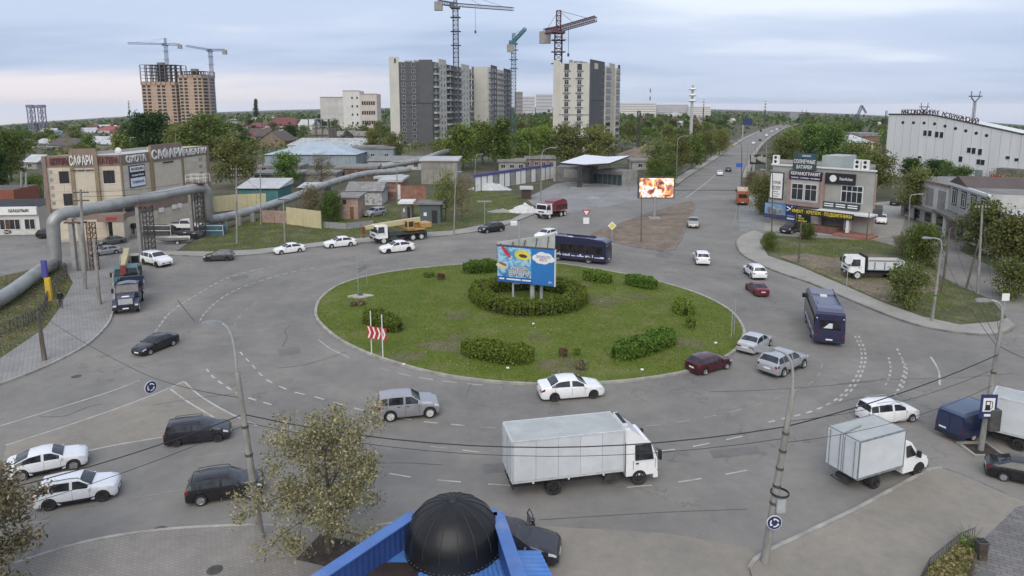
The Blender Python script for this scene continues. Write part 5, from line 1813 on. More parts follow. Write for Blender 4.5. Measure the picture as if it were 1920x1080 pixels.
def hedge(label,px,w,h,n_per=260,leaf='hedge',name='hedge',cat='hedge',closed=False,core=True,lsize=.16,seed=3,island=True,smooth_=6):
 pts = catmull(GP(px),smooth_,closed)
 if closed:
  pts = pts+[pts[0]]
 rng = np.random.default_rng(seed)
 base = pts[0].copy()
 zf = isl_z if island else (lambda x,y:.1)
 L_ = sum((pts[i+1]-pts[i]).length for i in range(len(pts)-1))
 n = int(L_*n_per*1.5)
 cs = []
 segs = [(pts[i+1]-pts[i]).length for i in range(len(pts)-1)]
 cum = np.cumsum([0]+segs)
 for q in rng.uniform(0,L_,n):
  i = min(len(segs)-1,int(np.searchsorted(cum,q)-1))
  i = max(0,i)
  t = (q-cum[i])/max(1e-6,segs[i])
  a,b = pts[i],pts[i+1]
  d = (b-a).normalized()
  k = Vector((-d.y,d.x,0))
  # superellipse section, leaves mostly near the surface, lumpy
  th = rng.uniform(0,math.pi)
  lump = .90+.15*mnoise.noise(Vector((q*0.9,th*1.3,seed)))+.12*mnoise.noise(Vector((q*2.7,th*3,seed+9)))
  rr = lump*(1-abs(rng.normal())*.13)
  endf = min(1,min(q,L_-q)/(w*.5)) if not closed else 1
  endf = math.sqrt(max(.15,endf))
  y = math.copysign(abs(math.cos(th))**.55,math.cos(th))*w/2*rr*endf
  z = (math.sin(th)**.6)*h*rr*(.75+.25*endf)
  p = a.lerp(b,t)+k*y
  cs.append((p.x-base.x,p.y-base.y,zf(p.x,p.y)+z+.02))
 v = leaf_quads(np.array(cs),lsize,rng,.4)
 o = empty(name,base,label,cat)
 link('foliage',quads_mesh('foliage',v,LEAF[leaf]),o)
 if core:
  mb = MB()
  e_ = 0 if closed else max(2,int(len(pts)*.22))
  for i in range(e_,len(pts)-1-e_):
   a,b = pts[i],pts[i+1]
   d = (b-a).normalized()
   k = Vector((-d.y,d.x,0))*w*.24
   za,zb = zf(a.x,a.y),zf(b.x,b.y)
   mb.hexa([(*(a-k).xy,za),(*(b-k).xy,zb),(*(b+k).xy,zb),(*(a+k).xy,za),(*(a-k*.8).xy,za+h*.58),(*(b-k*.8).xy,zb+h*.58),(*(b+k*.8).xy,zb+h*.58),(*(a+k*.8).xy,za+h*.58)])
  mb.build('dark_filler',mat('hedge_filler_dark',(.022,.026,.012),.95,.3,5),o)  # dark filler boxes put inside so the hedge cannot be seen through
 return o
hedge('curved clipped hedge ringing the billboard posts',[(935,592),(905,575),(902,560),(935,552),(985,549),(1040,552),(1075,562),(1080,578),(1055,592),(990,598)],2.5,1.5,520,seed=4,closed=True)
hedge('straight hedge at the lower middle of the round lawn',[(868,668),(905,674),(950,681),(1000,686)],2.3,1.45,900,seed=5)
hedge('slanting hedge at the lower right of the round lawn',[(1150,681),(1190,670),(1230,657),(1258,643)],2.2,1.4,820,seed=6)
hedge('hedge clump at the left of the round lawn behind the arrow board',[(688,604),(715,616),(750,630)],2.2,1.35,820,seed=7)
hedge('hedge at the top of the round lawn left of the billboard',[(868,516),(900,515),(940,512)],2.2,1.6,820,seed=8)
hedge('small hedge right of the billboard',[(1094,527),(1118,531),(1145,537)],2.1,1.4,800,seed=9)
hedge('second small hedge further right of the billboard',[(1173,537),(1200,541),(1230,547)],2.1,1.4,800,seed=10)
hedge('upright narrow hedge at the right of the round lawn',[(1276,580),(1281,590),(1285,600)],2.1,1.3,800,seed=11,core=False)
hedge('round shrub below the narrow hedge on the right of the lawn',[(1286,619),(1292,620),(1300,619)],2.0,1.25,1100,seed=12,core=False,name='shrub',cat='shrub')
hedge('reddish bush at the top left of the lawn',[(822,529),(832,531)],1.3,.9,380,'red','shrub','shrub',core=False,seed=13)
hedge('dark bush beside the reddish one at the top left of the lawn',[(795,525),(815,523)],1.2,.7,320,'hedge','shrub','shrub',core=False,seed=14)
hedge('low twiggy bush on the left of the lawn by the concrete slab',[(655,578),(685,576)],.9,.5,260,'brown','shrub','shrub',core=False,seed=15)
hedge('reddish twiggy bush low on the lawn',[(1052,677),(1060,673)],1.4,.9,320,'red','shrub','shrub',core=False,seed=16)
hedge('brown twiggy bush lowest on the lawn',[(1078,696),(1100,697)],1.4,.75,300,'brown','shrub','shrub',core=False,seed=17)
hedge('small dark bush right of the reddish twiggy one',[(1076,672),(1088,671)],1.0,.6,320,'hedge','shrub','shrub',core=False,seed=18)
def grass(name,label,poly,n,h,leaf,zf,seed,hole=None,dens=None):
 rng = np.random.default_rng(seed)
 P = np.array([(p[0],p[1]) for p in poly])
 lo,hi = P.min(0),P.max(0)
 c = rng.uniform(lo,hi,(n*3,2))
 inside = np.zeros(len(c),bool)
 j = len(P)-1
 for i in range(len(P)):
  yi,yj,xi,xj = P[i,1],P[j,1],P[i,0],P[j,0]
  cond = ((yi>c[:,1])!=(yj>c[:,1]))&(c[:,0]<(xj-xi)*(c[:,1]-yi)/(yj-yi+1e-12)+xi)
  inside^=cond
  j = i
 c = c[inside][:n]
 if dens is not None:
  k = np.array([dens(x,y) for x,y in c])>rng.uniform(0,1,len(c))
  c = c[k]
 m = len(c)
 z = np.array([zf(x,y) for x,y in c])
 a = rng.uniform(0,2*math.pi,m)
 hh = h*rng.uniform(.5,1.4,m)
 w = h*.55
 d = np.stack([np.cos(a),np.sin(a),np.zeros(m)],1)
 b = np.stack([c[:,0],c[:,1],z],1)
 lean = rng.normal(size=(m,3))*h*.4
 lean[:,2] = 0
 v = np.empty((m,4,3))
 v[:,0] = b-d*w
 v[:,1] = b+d*w
 v[:,2] = b+d*w*.7+lean+np.stack([0*hh,0*hh,hh],1)
 v[:,3] = b-d*w*.7+lean+np.stack([0*hh,0*hh,hh*.9],1)
 o = link(name,quads_mesh(name,v.reshape(-1,3),LEAF[leaf]))
 tag(o,label,'grass',kind='stuff')
 return o
 # cheap island height for the tufts
_ia = np.array([math.atan2((p-ic).y,(p-ic).x) for p in isl])
_ir = np.array([(p-ic).length for p in isl])
_o = np.argsort(_ia)
_ia,_ir = _ia[_o],_ir[_o]
def isl_zf(x,y):
 d0,d1 = x-ic.x,y-ic.y
 rb_ = np.interp(math.atan2(d1,d0),_ia,_ir,period=2*math.pi)
 t = min(1.0,math.hypot(d0,d1)/rb_)
 return .12+.38*(1-t*t)
isl_in = [ic+(p-ic)*.992 for p in isl]
dn = lambda x,y:.35+1.1*(.5+mnoise.noise(Vector((x*.25,y*.25,3))))
grass('lawn_grass','short green grass growing over the round lawn',isl_in,80000,.055,'grass',isl_zf,1,dens=dn)
grass('dry_grass','yellowish dry tufts scattered over the round lawn',isl_in,9000,.08,'dry',isl_zf,2,dens=lambda x,y:max(0,2.4*(mnoise.noise(Vector((x*.16,y*.2,8)))-.05)))
rt = lambda x,y:.1
grass('verge_grass','rough grass on the far left verge',GP([(340,471),(480,468),(600,454),(850,432),(960,410),(985,372),(860,352),(700,402),(480,412)]),20000,.10,'grass',rt,3,dens=dn)
grass('verge_grass','rough dry grass on the verge by the tipper',GP([(1888,597),(1800,610),(1660,570),(1500,500),(1425,455),(1530,447),(1640,452),(1740,478),(1765,520),(1858,562)]),20000,.075,'grass',rt,4,dens=lambda x,y:max(0,.05+1.7*(.22+mnoise.noise(Vector((x*.13,y*.13,5))))))
grass('dry_grass','dry grass tufts on the verge by the tipper',GP([(1888,597),(1800,610),(1660,570),(1500,500),(1425,455),(1530,447),(1640,452),(1740,478),(1765,520),(1858,562)]),6000,.08,'dry',rt,6,dens=lambda x,y:.3+.9*mnoise.noise(Vector((x*.2,y*.2,1))))
grass('verge_grass','rough grass behind the left railing',GP([(-260,780),(0,674),(85,616),(112,579),(137,531),(125,511),(95,499),(0,520),(-260,580)]),14000,.09,'dry',rt,5,dens=dn)
# daisies and dandelion clocks
rng = np.random.default_rng(77)
cs = []
while len(cs)<520:
 a,r_ = rng.uniform(0,6.283),math.sqrt(rng.uniform(0,1))
 k = int(rng.integers(0,len(isl)))
 q = ic+(isl[k]-ic)*(r_*.97)
 if mnoise.noise(Vector((q.x*.12,q.y*.12,2)))>-.12:
  cs.append((q.x,q.y,isl_zf(q.x,q.y)+.11))
o = link('lawn_flowers',quads_mesh('lawn_flowers',leaf_quads(np.array(cs),.085,rng,2.0),mat('pale_petals',(.50,.50,.40),.8,.2,2)))
tag(o,'pale flower specks strewn over the round lawn','flowers',kind='stuff')
# trees of the old quarters, too alike to tell apart
FAR_BLOCK = []  # (x, y, r) of houses, filled by the building code; trees keep clear
def far_trees(n,u0,u1,v0,v1,kinds,hmin,hmax,label,group,seed,avoid=()):
 rnd = random.Random(seed)
 made = 0
 tries = 0
 while made<n and tries<n*20:
  tries += 1
  u,v = rnd.uniform(u0,u1),v0+(v1-v0)*rnd.random()**1.15
  if any(a<=u<=b and c<=v<=d for a,b,c,d in avoid):
   continue
  p = GT(u,v)
  if any((p.x-x)**2+(p.y-y)**2<r*r for x,y,r in FAR_BLOCK):
   continue
  made += 1
  H = rnd.uniform(hmin,hmax)
  kd = rnd.choice(kinds)
  kn = {'far_green':'green','far_olive':'olive','far_dark':'dark green','far_brown':'brownish','far_fresh':'light green','far_poplar':'slender dark'}[kd]
  size = 'tall' if H>lerp(hmin,hmax,.62) else ('low' if H<lerp(hmin,hmax,.3) else 'medium sized')
  fu,fv = (u-u0)/(u1-u0),(v-v0)/(v1-v0)
  where = ('left','middle','right')[min(2,int(fu*3))]+' part, '+('far row','middle row','near row')[min(2,int(fv*3))]
  tree(kd,p,H,'%s %s %s, %s'%(size,kn,label,where),rnd.uniform(.9,1.35),'tree','tree',group,rnd.uniform(0,6.28))
  # ------------------------------------------------------------------ buildings
def wall_su(w,u,z=6.0):
 a = (u-960.0)/F
 c = (CAMH-z)*SP
 return (a*(w.p0.y*CP+c)-w.p0.x)/(w.d.x-a*w.d.y*CP)
def wz(w,s_,v):
 """height on the wall at s that shows at photo row v"""
 return ZT((w.p0+w.d*s_).y,v)-w.z0
conc = mat('concrete',(0.30,0.29,0.27),0.9,0.15,.8,dirt=(.17,.16,.145),dirt_amt=.6)
conc_dark = mat('dark_concrete',(0.16,0.155,0.15),0.9,0.2,.8)
plaster_w = mat('white_plaster',(0.60,0.59,0.555),0.9,0.05,.5,dirt=(.45,.43,.39),dirt_amt=.5)
plaster_b = mat('beige_plaster',(0.475,0.43,0.355),0.9,0.06,.5,dirt=(.36,.32,.26),dirt_amt=.4)
brown_band = mat('brown_cladding',(0.235,0.175,0.14),0.8,0.08,1)
tile_beige = mat('beige_panels',(0.54,0.475,0.375),0.75,0.05,1,objrand=0.045)
grey_clad = mat('anthracite_cladding',(0.088,0.090,0.098),0.75,0.06,.3)
grey_clad2 = mat('grey_cladding',(0.14,0.14,0.148),0.8,0.08,.3)
ivory = mat('ivory_render',(0.52,0.505,0.455),0.9,0.05,.25,dirt=(.41,.395,.35),dirt_amt=.4)
roof_grey = mat('bitumen_roof',(0.19,0.185,0.18),0.9,0.2,.3,dirt=(.28,.27,.25),dirt_amt=.6)
roof_zinc = mat('zinc_roof',(0.46,0.47,0.47),0.55,0.12,.4,dirt=(.33,.30,.27),dirt_amt=.5)
roof_slate = mat('asbestos_roof',(0.24,0.235,0.225),0.9,0.2,.6,dirt=(.15,.14,.12),dirt_amt=.6)
roof_brown = mat('brown_metal_roof',(0.095,0.07,0.06),0.6,0.15,.6)
roof_maroon = mat('maroon_metal_roof',(0.16,0.05,0.05),0.6,0.15,.6)
roof_red = mat('red_metal_roof',(0.28,0.07,0.055),0.6,0.15,.6)
roof_blue = mat('blue_metal_roof',(0.10,0.17,0.30),0.6,0.15,.6)
roof_paleblue = mat('pale_blue_metal_roof',(0.36,0.42,0.47),0.55,0.10,.3)
wall_paleblue = mat('grey_blue_sheet_wall',(0.24,0.29,0.32),0.7,0.10,.5)
brick_red = mat('red_brick',(0.25,0.125,0.09),0.9,0.2,1.2,dirt=(.33,.22,.17),dirt_amt=.6)
brick_pink = mat('pink_brick',(0.36,0.25,0.21),0.9,0.2,1.5,dirt=(.28,.2,.17),dirt_amt=.6)
brick_brown = mat('brown_brick',(0.22,0.165,0.125),0.9,0.2,1.2)
brick_tan = mat('tan_brick',(0.43,0.30,0.215),0.9,0.12,.3)
wood_dark = mat('dark_wood',(0.07,0.055,0.045),0.85,0.3,3)
frame_white = mat('white_frame',(0.66,0.66,0.64),0.6,0.05,3)
frame_brown = mat('brown_frame',(0.08,0.045,0.035),0.6,0.2,3)
metal_grey = mat('grey_metal',(0.30,0.305,0.31),0.55,0.12,2,metal=.2)
metal_dark = mat('dark_steel',(0.075,0.072,0.07),0.7,0.25,2)
rust = mat('rusty_steel',(0.13,0.075,0.05),0.85,0.35,2)
yellow_fence = mat('pale_yellow_panel',(0.52,0.46,0.285),0.8,0.08,1)
teal_sheet = mat('teal_sheet',(0.06,0.19,0.19),0.7,0.12,1)
sign_white = mat('sign_white',(0.72,0.72,0.70),0.5,0.04,2)
sign_black = mat('sign_black',(0.02,0.02,0.024),0.5,0.2,2)
sign_navy = mat('sign_navy',(0.022,0.035,0.12),0.5,0.15,2)
sign_red = mat('sign_red',(0.42,0.035,0.035),0.5,0.1,2)
sign_blue = mat('sign_blue',(0.03,0.11,0.42),0.5,0.1,2)
sign_yellow = mat('sign_yellow',(0.70,0.56,0.05),0.5,0.1,2)
sign_maroon = mat('sign_maroon',(0.16,0.045,0.05),0.6,0.1,2)
WIN = {}
def win(w,h,fr=None,mull=1,trans=False,key=None):
 k = (round(w,2),round(h,2),(fr or frame_white).name,mull,trans)
 if k not in WIN:
  WIN[k] = window_mesh('window',w,h,fr or frame_white,glass_dark,mull=mull,trans=trans)
 return WIN[k]
def block(name,label,pts,h,wallm,roofm=None,cat='building',z0=None,parapet=0.0,group=None):
 """prism building: root Empty, wall and roof parts; returns root and facade frames"""
 base = Vector((pts[0][0],pts[0][1],gz(pts[0][0],pts[0][1]) if z0 is None else z0))
 root = empty(name,base,label,cat,group)
 z = base.z
 MB().prism(pts,z-.3,z+h,top=False).build('wall',wallm,root)
 MB().poly([(p[0],p[1],z+h-parapet) for p in pts]).build('roof',roofm or roof_grey,root)
 n = len(pts)
 walls = [Wall(pts[i],pts[(i+1)%n],z) for i in range(n)]
 c = sum((Vector((p[0],p[1],0)) for p in pts),Vector())/n
 FAR_BLOCK.append((c.x,c.y,max((Vector((p[0],p[1],0))-c).length for p in pts)+2))
 return root,walls
def quadpts(p0,p1,depth):
 p0,p1 = Vector((p0[0],p0[1],0)),Vector((p1[0],p1[1],0))
 d = (p1-p0).normalized()
 n = Vector((-d.y,d.x,0))*depth
 return [p0,p1,p1+n,p0+n]
def eaves(root,pts,z0,z1,over,m,name='cornice'):
 c = sum((Vector((p[0],p[1],0)) for p in pts),Vector())/len(pts)
 q = []
 for i,p in enumerate(pts):
  p = Vector((p[0],p[1],0))
  d = (p-c)
  q.append(p+d.normalized()*over*1.35)
 MB().prism(q,z0,z1,bottom=True).build(name,m,root)
 # ---- the brown and beige shop with roof lettering (left)
A,B,C_ = G(95,455),G(237,447),G(397,401)
D_ = A+(C_-B)
sh,sw = block('shop_building','beige panelled three storey shop with brown bands and big roof lettering',[A,B,C_,D_],12.7,plaster_b,roof_zinc,z0=0,parapet=.5)
wl_,wr_ = sw[0],sw[1]
MB().prism([A+Vector((.3,.4,0)),B+Vector((-.2,.5,0)),C_+Vector((-.4,-.4,0)),D_+Vector((.4,-.3,0))],12.1,12.25).build('roof_deck',roof_zinc,sh)
for w in (wl_,wr_):
 nx = max(3,int(w.L/2.0))
 zr = [.3,1.75,3.2]
 zr2 = [5.0,6.25,7.5,8.75,10.0,11.1]
 for k in range(nx):
  a0,a1 = w.L*k/nx+.02,w.L*(k+1)/nx-.02
  for zz_ in (zr,zr2):
   for j in range(len(zz_)-1):
    w.part('panel',a0,a1,zz_[j]+.02,zz_[j+1]-.02,-.02,.05,tile_beige,sh)
 w.part('brown_band',0,w.L,11.1,12.72,-.05,.10,brown_band,sh)
 w.part('brown_band',0,w.L,3.2,4.95,-.02,.09,brown_band,sh)
 # pilasters and raised sign bays
for w,u0,u1 in ((wl_,142,187),(wr_,286,342)):
 s0,s1 = wall_su(w,u0),wall_su(w,u1)
 w.part('sign_bay',s0,s1,4.95,13.6,.02,.32,tile_beige,sh)
 w.part('sign_bay_cap',s0-.1,s1+.1,11.0,13.75,.02,.40,brown_band,sh)
 for s_ in (s0,s1):
  w.part('pilaster',s_-.25,s_+.25,4.9,13.3,.02,.46,mat('olive_pilaster',(.24,.19,.12),.8,.1,1),sh)
wl_.part('pilaster',0,.5,.0,12.75,.02,.3,brown_band,sh)
s1 = wr_.L
wr_.part('pilaster',s1-.7,s1,0,12.75,.02,.3,brown_band,sh)
wr_.part('pilaster',.0,.25,4.9,12.7,.02,.2,brown_band,sh)
for w,txt,ua,ub,m,z,sz in ((wl_,'МОТОРЫ',102,136,sign_maroon,11.9,1.35),(wl_,'САФАРИ',139,183,sign_white,11.95,1.9),(wl_,'КАТЕРА',190,228,sign_maroon,11.9,1.35),(wr_,'ОХОТА',240,277,frame_white,11.85,1.4),(wr_,'САФАРИ',285,343,sign_white,12.1,2.0),(wr_,'РЫБАЛКА',346,391,frame_white,11.9,1.4)):
 a,b = wall_su(w,ua),wall_su(w,ub)
 out = .50 if txt=='САФАРИ' else .20
 w.text(txt,(a+b)/2,z,out,sz,m,sh,.08,.035,abs(b-a))
 if txt=='САФАРИ':
  w.text('торговый центр',(a+b)/2,z-1.35,out-.05,.38,sign_black,sh,.03,.005)
for u0,u1,z0_,z1_ in ((116,134,8.7,10.5),(198,219,8.5,10.45),(120,145,5.4,7.2)):
 a,b = wall_su(wl_,u0),wall_su(wl_,u1)
 wl_.inst('window',win(b-a,z1_-z0_,frame_brown,2),(a+b)/2,.06,z0_,sh)
 wl_.part('window_surround',a-.15,b+.15,z0_-.14,z0_-.01,.05,.12,frame_white,sh)
for k in range(5):
 wl_.part('wall_plaque',.75,1.15,10.2-k*1.15,10.7-k*1.15,.04,.10,conc,sh)
for k in range(3):
 wr_.part('wall_plaque',wr_.L-3.2,wr_.L-2.2,10.2-k*1.3,10.75-k*1.3,.04,.10,conc,sh)
a,b = wall_su(wr_,245),wall_su(wr_,274)
sg = wr_.part('sign_board',a,b,7.5,10.9,.06,.16,sign_navy,sh)
for q0,q1,t in ((9.9,10.75,'SUZUKI'),(9.05,9.75,'marine'),(7.65,8.95,'YAMAHA')):
 wr_.part('sign_panel',a+.15,b-.15,q0,q1,.16,.19,sign_white if t!='marine' else sign_black,sg)
 wr_.text(t,(a+b)/2,(q0+q1)/2,.21,.62 if t=='YAMAHA' else .5,sign_blue if t=='YAMAHA' else (sign_black if t!='marine' else sign_white),sg,.015,.01,(b-a)*.78)
for u in (297,322,332):
 s_ = wall_su(wr_,u)
 wr_.part('air_conditioner',s_-.45,s_+.45,2.75,3.4,.08,.42,sign_white,sh)
 # porch and glazed corner
wl_.part('corner_glazing',wl_.L*.66,wl_.L-.1,4.0,5.3,.08,.16,glass_dark,sh)
wr_.part('corner_glazing',.1,4.0,4.0,5.3,.09,.16,glass_dark,sh)
po0,po1 = wall_su(wl_,190,3),wl_.L+.4
pr = wl_.part('porch_canopy',po0,po1,3.15,4.15,.1,3.0,brown_band,sh)
wl_.part('porch_sign',po0+1.2,po0+2.6,3.4,3.8,3.0,3.06,sign_red,pr)
wl_.part('porch_wall',po1-1.6,po1-.1,0,3.15,.1,2.8,plaster_b,sh)
wl_.part('entrance',po0+.9,po0+2.4,0,2.6,.1,.2,glass_dark,sh)
wl_.part('shop_window',po0+2.6,po1-1.8,.4,2.4,.1,.2,glass_dark,sh)
wl_.part('poster',po0+1.5,po1-1.8,2.5,3.05,.5,.56,sign_white,sh)
mb = MB().lathe([(.001,-.12),(.45,0),(.52,.12)],(0,0,0),14,'y')
ds = mb.build('satellite_dish',frame_white,sh,local=True)
dp = wl_.P(wl_.L*.95,-2.2,13.2)-wloc(sh)
ds.location = dp
# ---- cafe at the left edge
A2,B2 = G(-150,442),G(76,438)
cf,cw = block('cafe_building','low white cafe with a black roof at the left edge',quadpts(A2,B2,11),4.2,plaster_w,mat('black_roof_felt',(.035,.036,.038),.9,.2,.5),z0=0)
w = cw[0]
w.part('fascia',0,w.L,3.1,4.35,.0,.45,sign_white,cf)
for k,t in enumerate(('КАФЕ','ШАШЛЫК')):
 w.text(t,w.L-7.6+k*5.0,3.75,.49,.62,sign_black,cf,.02,.01)
for k in range(7):
 w.inst('window',win(1.6,1.7,frame_white,1),w.L-1.4-k*2.2,.03,.7,cf)
w.part('door',w.L-5.3,w.L-4.3,0,2.3,.03,.09,frame_brown,cf)
mb = MB()
for k in range(9):
 a0,a1 = w.L-1.6*(k+1),w.L-1.6*k
 P = lambda s_,z:w.P(s_,1.6,z)
 mb.bar(P(a0,.1),P(a0,1.05),.07).bar(P(a0,1.0),P(a1,1.0),.06).bar(P(a0,.2),P(a1,.2),.06).bar(P(a0,.2),P(a1,1.0),.05).bar(P(a0,1.0),P(a1,.2),.05)
mb.build('terrace_railing',frame_white,cf)
A2,B2 = G(-120,405),G(30,402)
block('house','brick red walled house with dark roof behind the cafe',quadpts(A2,B2,9),4.6,mat('orange_red_wall',(.25,.085,.055),.85,.1,1),roof_brown,'house',z0=0)
A2,B2 = G(76,430),G(100,426)
block('annex','small maroon annex between the cafe and the beige shop',quadpts(A2,B2,6),3.6,mat('maroon_wall',(.15,.05,.05),.9,.1,1),roof_grey,'building',z0=0)
# ---- apartment towers
def storeys(root,w,z0,n,fh,cols,me,out=.03,name='window'):
 for i in range(n):
  for s_ in cols:
   w.inst(name,me,s_,out,z0+i*fh,root)
yA = GT(748,275).y
pA = [Vector((XT(735,yA),yA,0)),Vector((XT(812,yA),yA,0))]
pB = Vector((XT(884,yA+75),yA+75,0))
HA = ZT(yA,116)
fh = HA/13.0
ta,tw = block('apartment_tower','dark grey apartment tower with white corner, under the tall lattice crane',[pA[0],pA[1],pB,pB+Vector((pA[0].x-pA[1].x,6,0))],HA,grey_clad,roof_grey,z0=0,parapet=.8)
w = tw[0]
u2s = lambda u:wall_su(w,u,25)
w.part('white_corner',-.3,u2s(749),0,HA+2.4,.02,.5,ivory,ta)
w.part('corner_slot',u2s(741),u2s(744),HA-.6,HA+1.6,.5,.56,trim_black,ta)
for k in range(14):
 a0 = u2s(787)+k*.5
 if a0<u2s(811):
  w.part('cladding_fin',a0,a0+.16,HA*.52,HA+1.2,.02,.25,grey_clad,ta)
w.part('upper_panel',u2s(786.5),u2s(812)-.02,HA*.52,HA+1.0,.0,.10,grey_clad2,ta)
for zb in (HA*.515,):
 w.part('floor_line',u2s(749),w.L,zb,zb+.25,.02,.14,trim_black,ta)
wm = win(1.7,1.9,frame_white,1)
storeys(ta,w,1.0,13,fh,[u2s(757),u2s(776)],wm)
for k in range(13):
 w.part('cladding_band',u2s(749)+.02,u2s(786),k*fh-.02,k*fh+.06,.02,.06,trim_black,ta)
 # long side facade in alternating white and dark bays with balconies
w = tw[1]
bays = [(812,822,grey_clad2),(822,836,ivory),(836,852,grey_clad),(852,864,grey_clad2),(864,879,ivory),(879,884,grey_clad)]
for u0,u1,m in bays:
 a0,a1 = wall_su(w,u0,25),wall_su(w,u1,25)
 a0,a1 = max(0,a0),min(w.L,a1)
 top = HA+(2.2 if m is ivory else .2)
 w.part('facade_bay',a0+.1,a1-.1,.1,top,.02,.5 if m is ivory else .2,m,ta)
 mid = (a0+a1)/2
 if m is ivory:
  for i in range(13):
   for q in (.3,.7):
    w.inst('window',win(2.2,1.8,frame_white,1),a0+(a1-a0)*q,.51,1.0+i*fh,ta)
 else :
  for i in range(13):
   w.part('balcony',a0+.6,a1-.6,i*fh+.25,i*fh+1.2,.2,1.5,ivory if i%2 else conc,ta)
   w.inst('window',win(2.6,1.9,frame_white,1),mid,.21,1.05+i*fh,ta)
mb = MB()
random.seed(3)
for k in range(9):
 x,y = pA[0].x+random.uniform(3,16),yA+random.uniform(3,12)
 mb.box(x,x+random.uniform(.6,2.0),y,y+1.2,HA-.8,HA+random.uniform(.3,1.4))
mb.build('roof_vent',conc,ta)
yB = yA+78
q0,q1 = Vector((XT(886,yB),yB,0)),Vector((XT(915,yB),yB,0))
HB = ZT(yB,125)
q2 = Vector((XT(957,yB+70),yB+70,0))
tb_,tw = block('apartment_tower','apartment block with a blank ivory end wall behind the dark tower',[q0,q1,q2,q2+Vector((q0.x-q1.x,5,0))],HB,ivory,roof_grey,z0=0)
w = tw[0]
w.part('floor_line',0,w.L,HB*.52,HB*.52+.25,.02,.1,plaster_b,tb_)
w.part('dark_edge',-.2,1.1,0,HB,.02,.2,grey_clad2,tb_)
w = tw[1]
fb = HB/13
for u0,u1,m in ((915,920,ivory),(920,931,grey_clad),(931,944,ivory),(944,957,grey_clad)):
 a0,a1 = max(0,wall_su(w,u0,25)),min(w.L,wall_su(w,u1,25))
 w.part('facade_bay',a0+.1,a1-.1,.1,HB+(1.5 if m is grey_clad else -.5),.02,.4,m,tb_)
 for i in range(13):
  w.inst('window',win(2.4,1.8,frame_white,1),a0+(a1-a0)*.3,.41,1.0+i*fb,tb_)
  w.inst('window',win(2.4,1.8,frame_white,1),a0+(a1-a0)*.7,.41,1.0+i*fb,tb_)
  if m is ivory:
   w.part('balcony',a0+.4,a1-.4,i*fb+.2,i*fb+1.1,.4,1.5,conc,tb_)
yD = GT(1060,284).y
d0,d1 = Vector((XT(1037,yD),yD,0)),Vector((XT(1103,yD),yD,0))
HD = ZT(yD,118)
d2 = Vector((XT(1160,yD+48),yD+48,0))
td,tw = block('apartment_tower','ivory apartment tower with ledged windows and a dark bay, under the red crane',[d0,d1,d2,d2+Vector((d0.x-d1.x,4,0))],HD,ivory,roof_grey,z0=0,parapet=.6)
w = tw[0]
fd = HD/12.2
u2s = lambda u:wall_su(w,u,25)
for c in (u2s(1062),u2s(1086)):
 for i in range(12):
  z = .8+i*fd
  w.inst('window',win(1.9,2.2,frame_white,1,True) if i<11 else win(2.0,2.6,trim_black,0),c,.03,z,td)
  w.part('window_ledge',c-1.7+(0.5 if i%2 else 0),c+1.7,z-.5,z-.25,.02,.45,grey_clad2,td)
w.part('corner_pier',-.2,u2s(1048),0,HD+1.2,.02,.25,ivory,td)
for k in range(3):
 w.part('pier_groove',u2s(1039)+k*.75,u2s(1039)+k*.75+.12,HD*.3,HD+.9,.25,.27,plaster_b,td)
w.part('floor_line',0,w.L,HD*.415,HD*.415+.3,.02,.12,grey_clad2,td)
w = tw[1]
for u0,u1,m in ((1103,1131,grey_clad),(1131,1140,ivory),(1140,1150,plaster_b),(1150,1157,ivory),(1157,1160,grey_clad)):
 a0,a1 = max(0,wall_su(w,u0,25)),min(w.L,wall_su(w,u1,25))
 w.part('facade_bay',a0+.05,a1-.05,.1,HD+(1.6 if m is not ivory else -.6),.02,.5 if m is not ivory else 1.3,m,td)
 if m is ivory:
  for i in range(12):
   w.part('bay_glazing',a0+.25,a1-.25,i*fd+1.1,i*fd+fd-.3,1.3,1.36,glass_dark,td)
   w.part('bay_sill',a0-.15,a1+.15,i*fd+.75,i*fd+1.0,1.2,1.6,conc,td)
 if u0==1103:
  for i in range(12):
   w.inst('window',win(1.5,1.6,grey_clad2,1),a0+(a1-a0)*.86,.51,1.0+i*fd,td)
  w.part('floor_line',a0+.05,a1-.05,HD*.58,HD*.58+.25,.5,.56,trim_black,td)
  w.part('wall_plaque',a0+(a1-a0)*.25,a0+(a1-a0)*.5,HD-2.2,HD+.3,.5,.58,ivory,td)
mb = MB()
for k in range(8):
 x,y = d0.x+random.uniform(4,14),yD+random.uniform(2,9)
 mb.box(x,x+random.uniform(.6,1.8),y,y+1.2,HD-.6,HD+random.uniform(.4,1.5))
mb.build('roof_vent',conc,td)
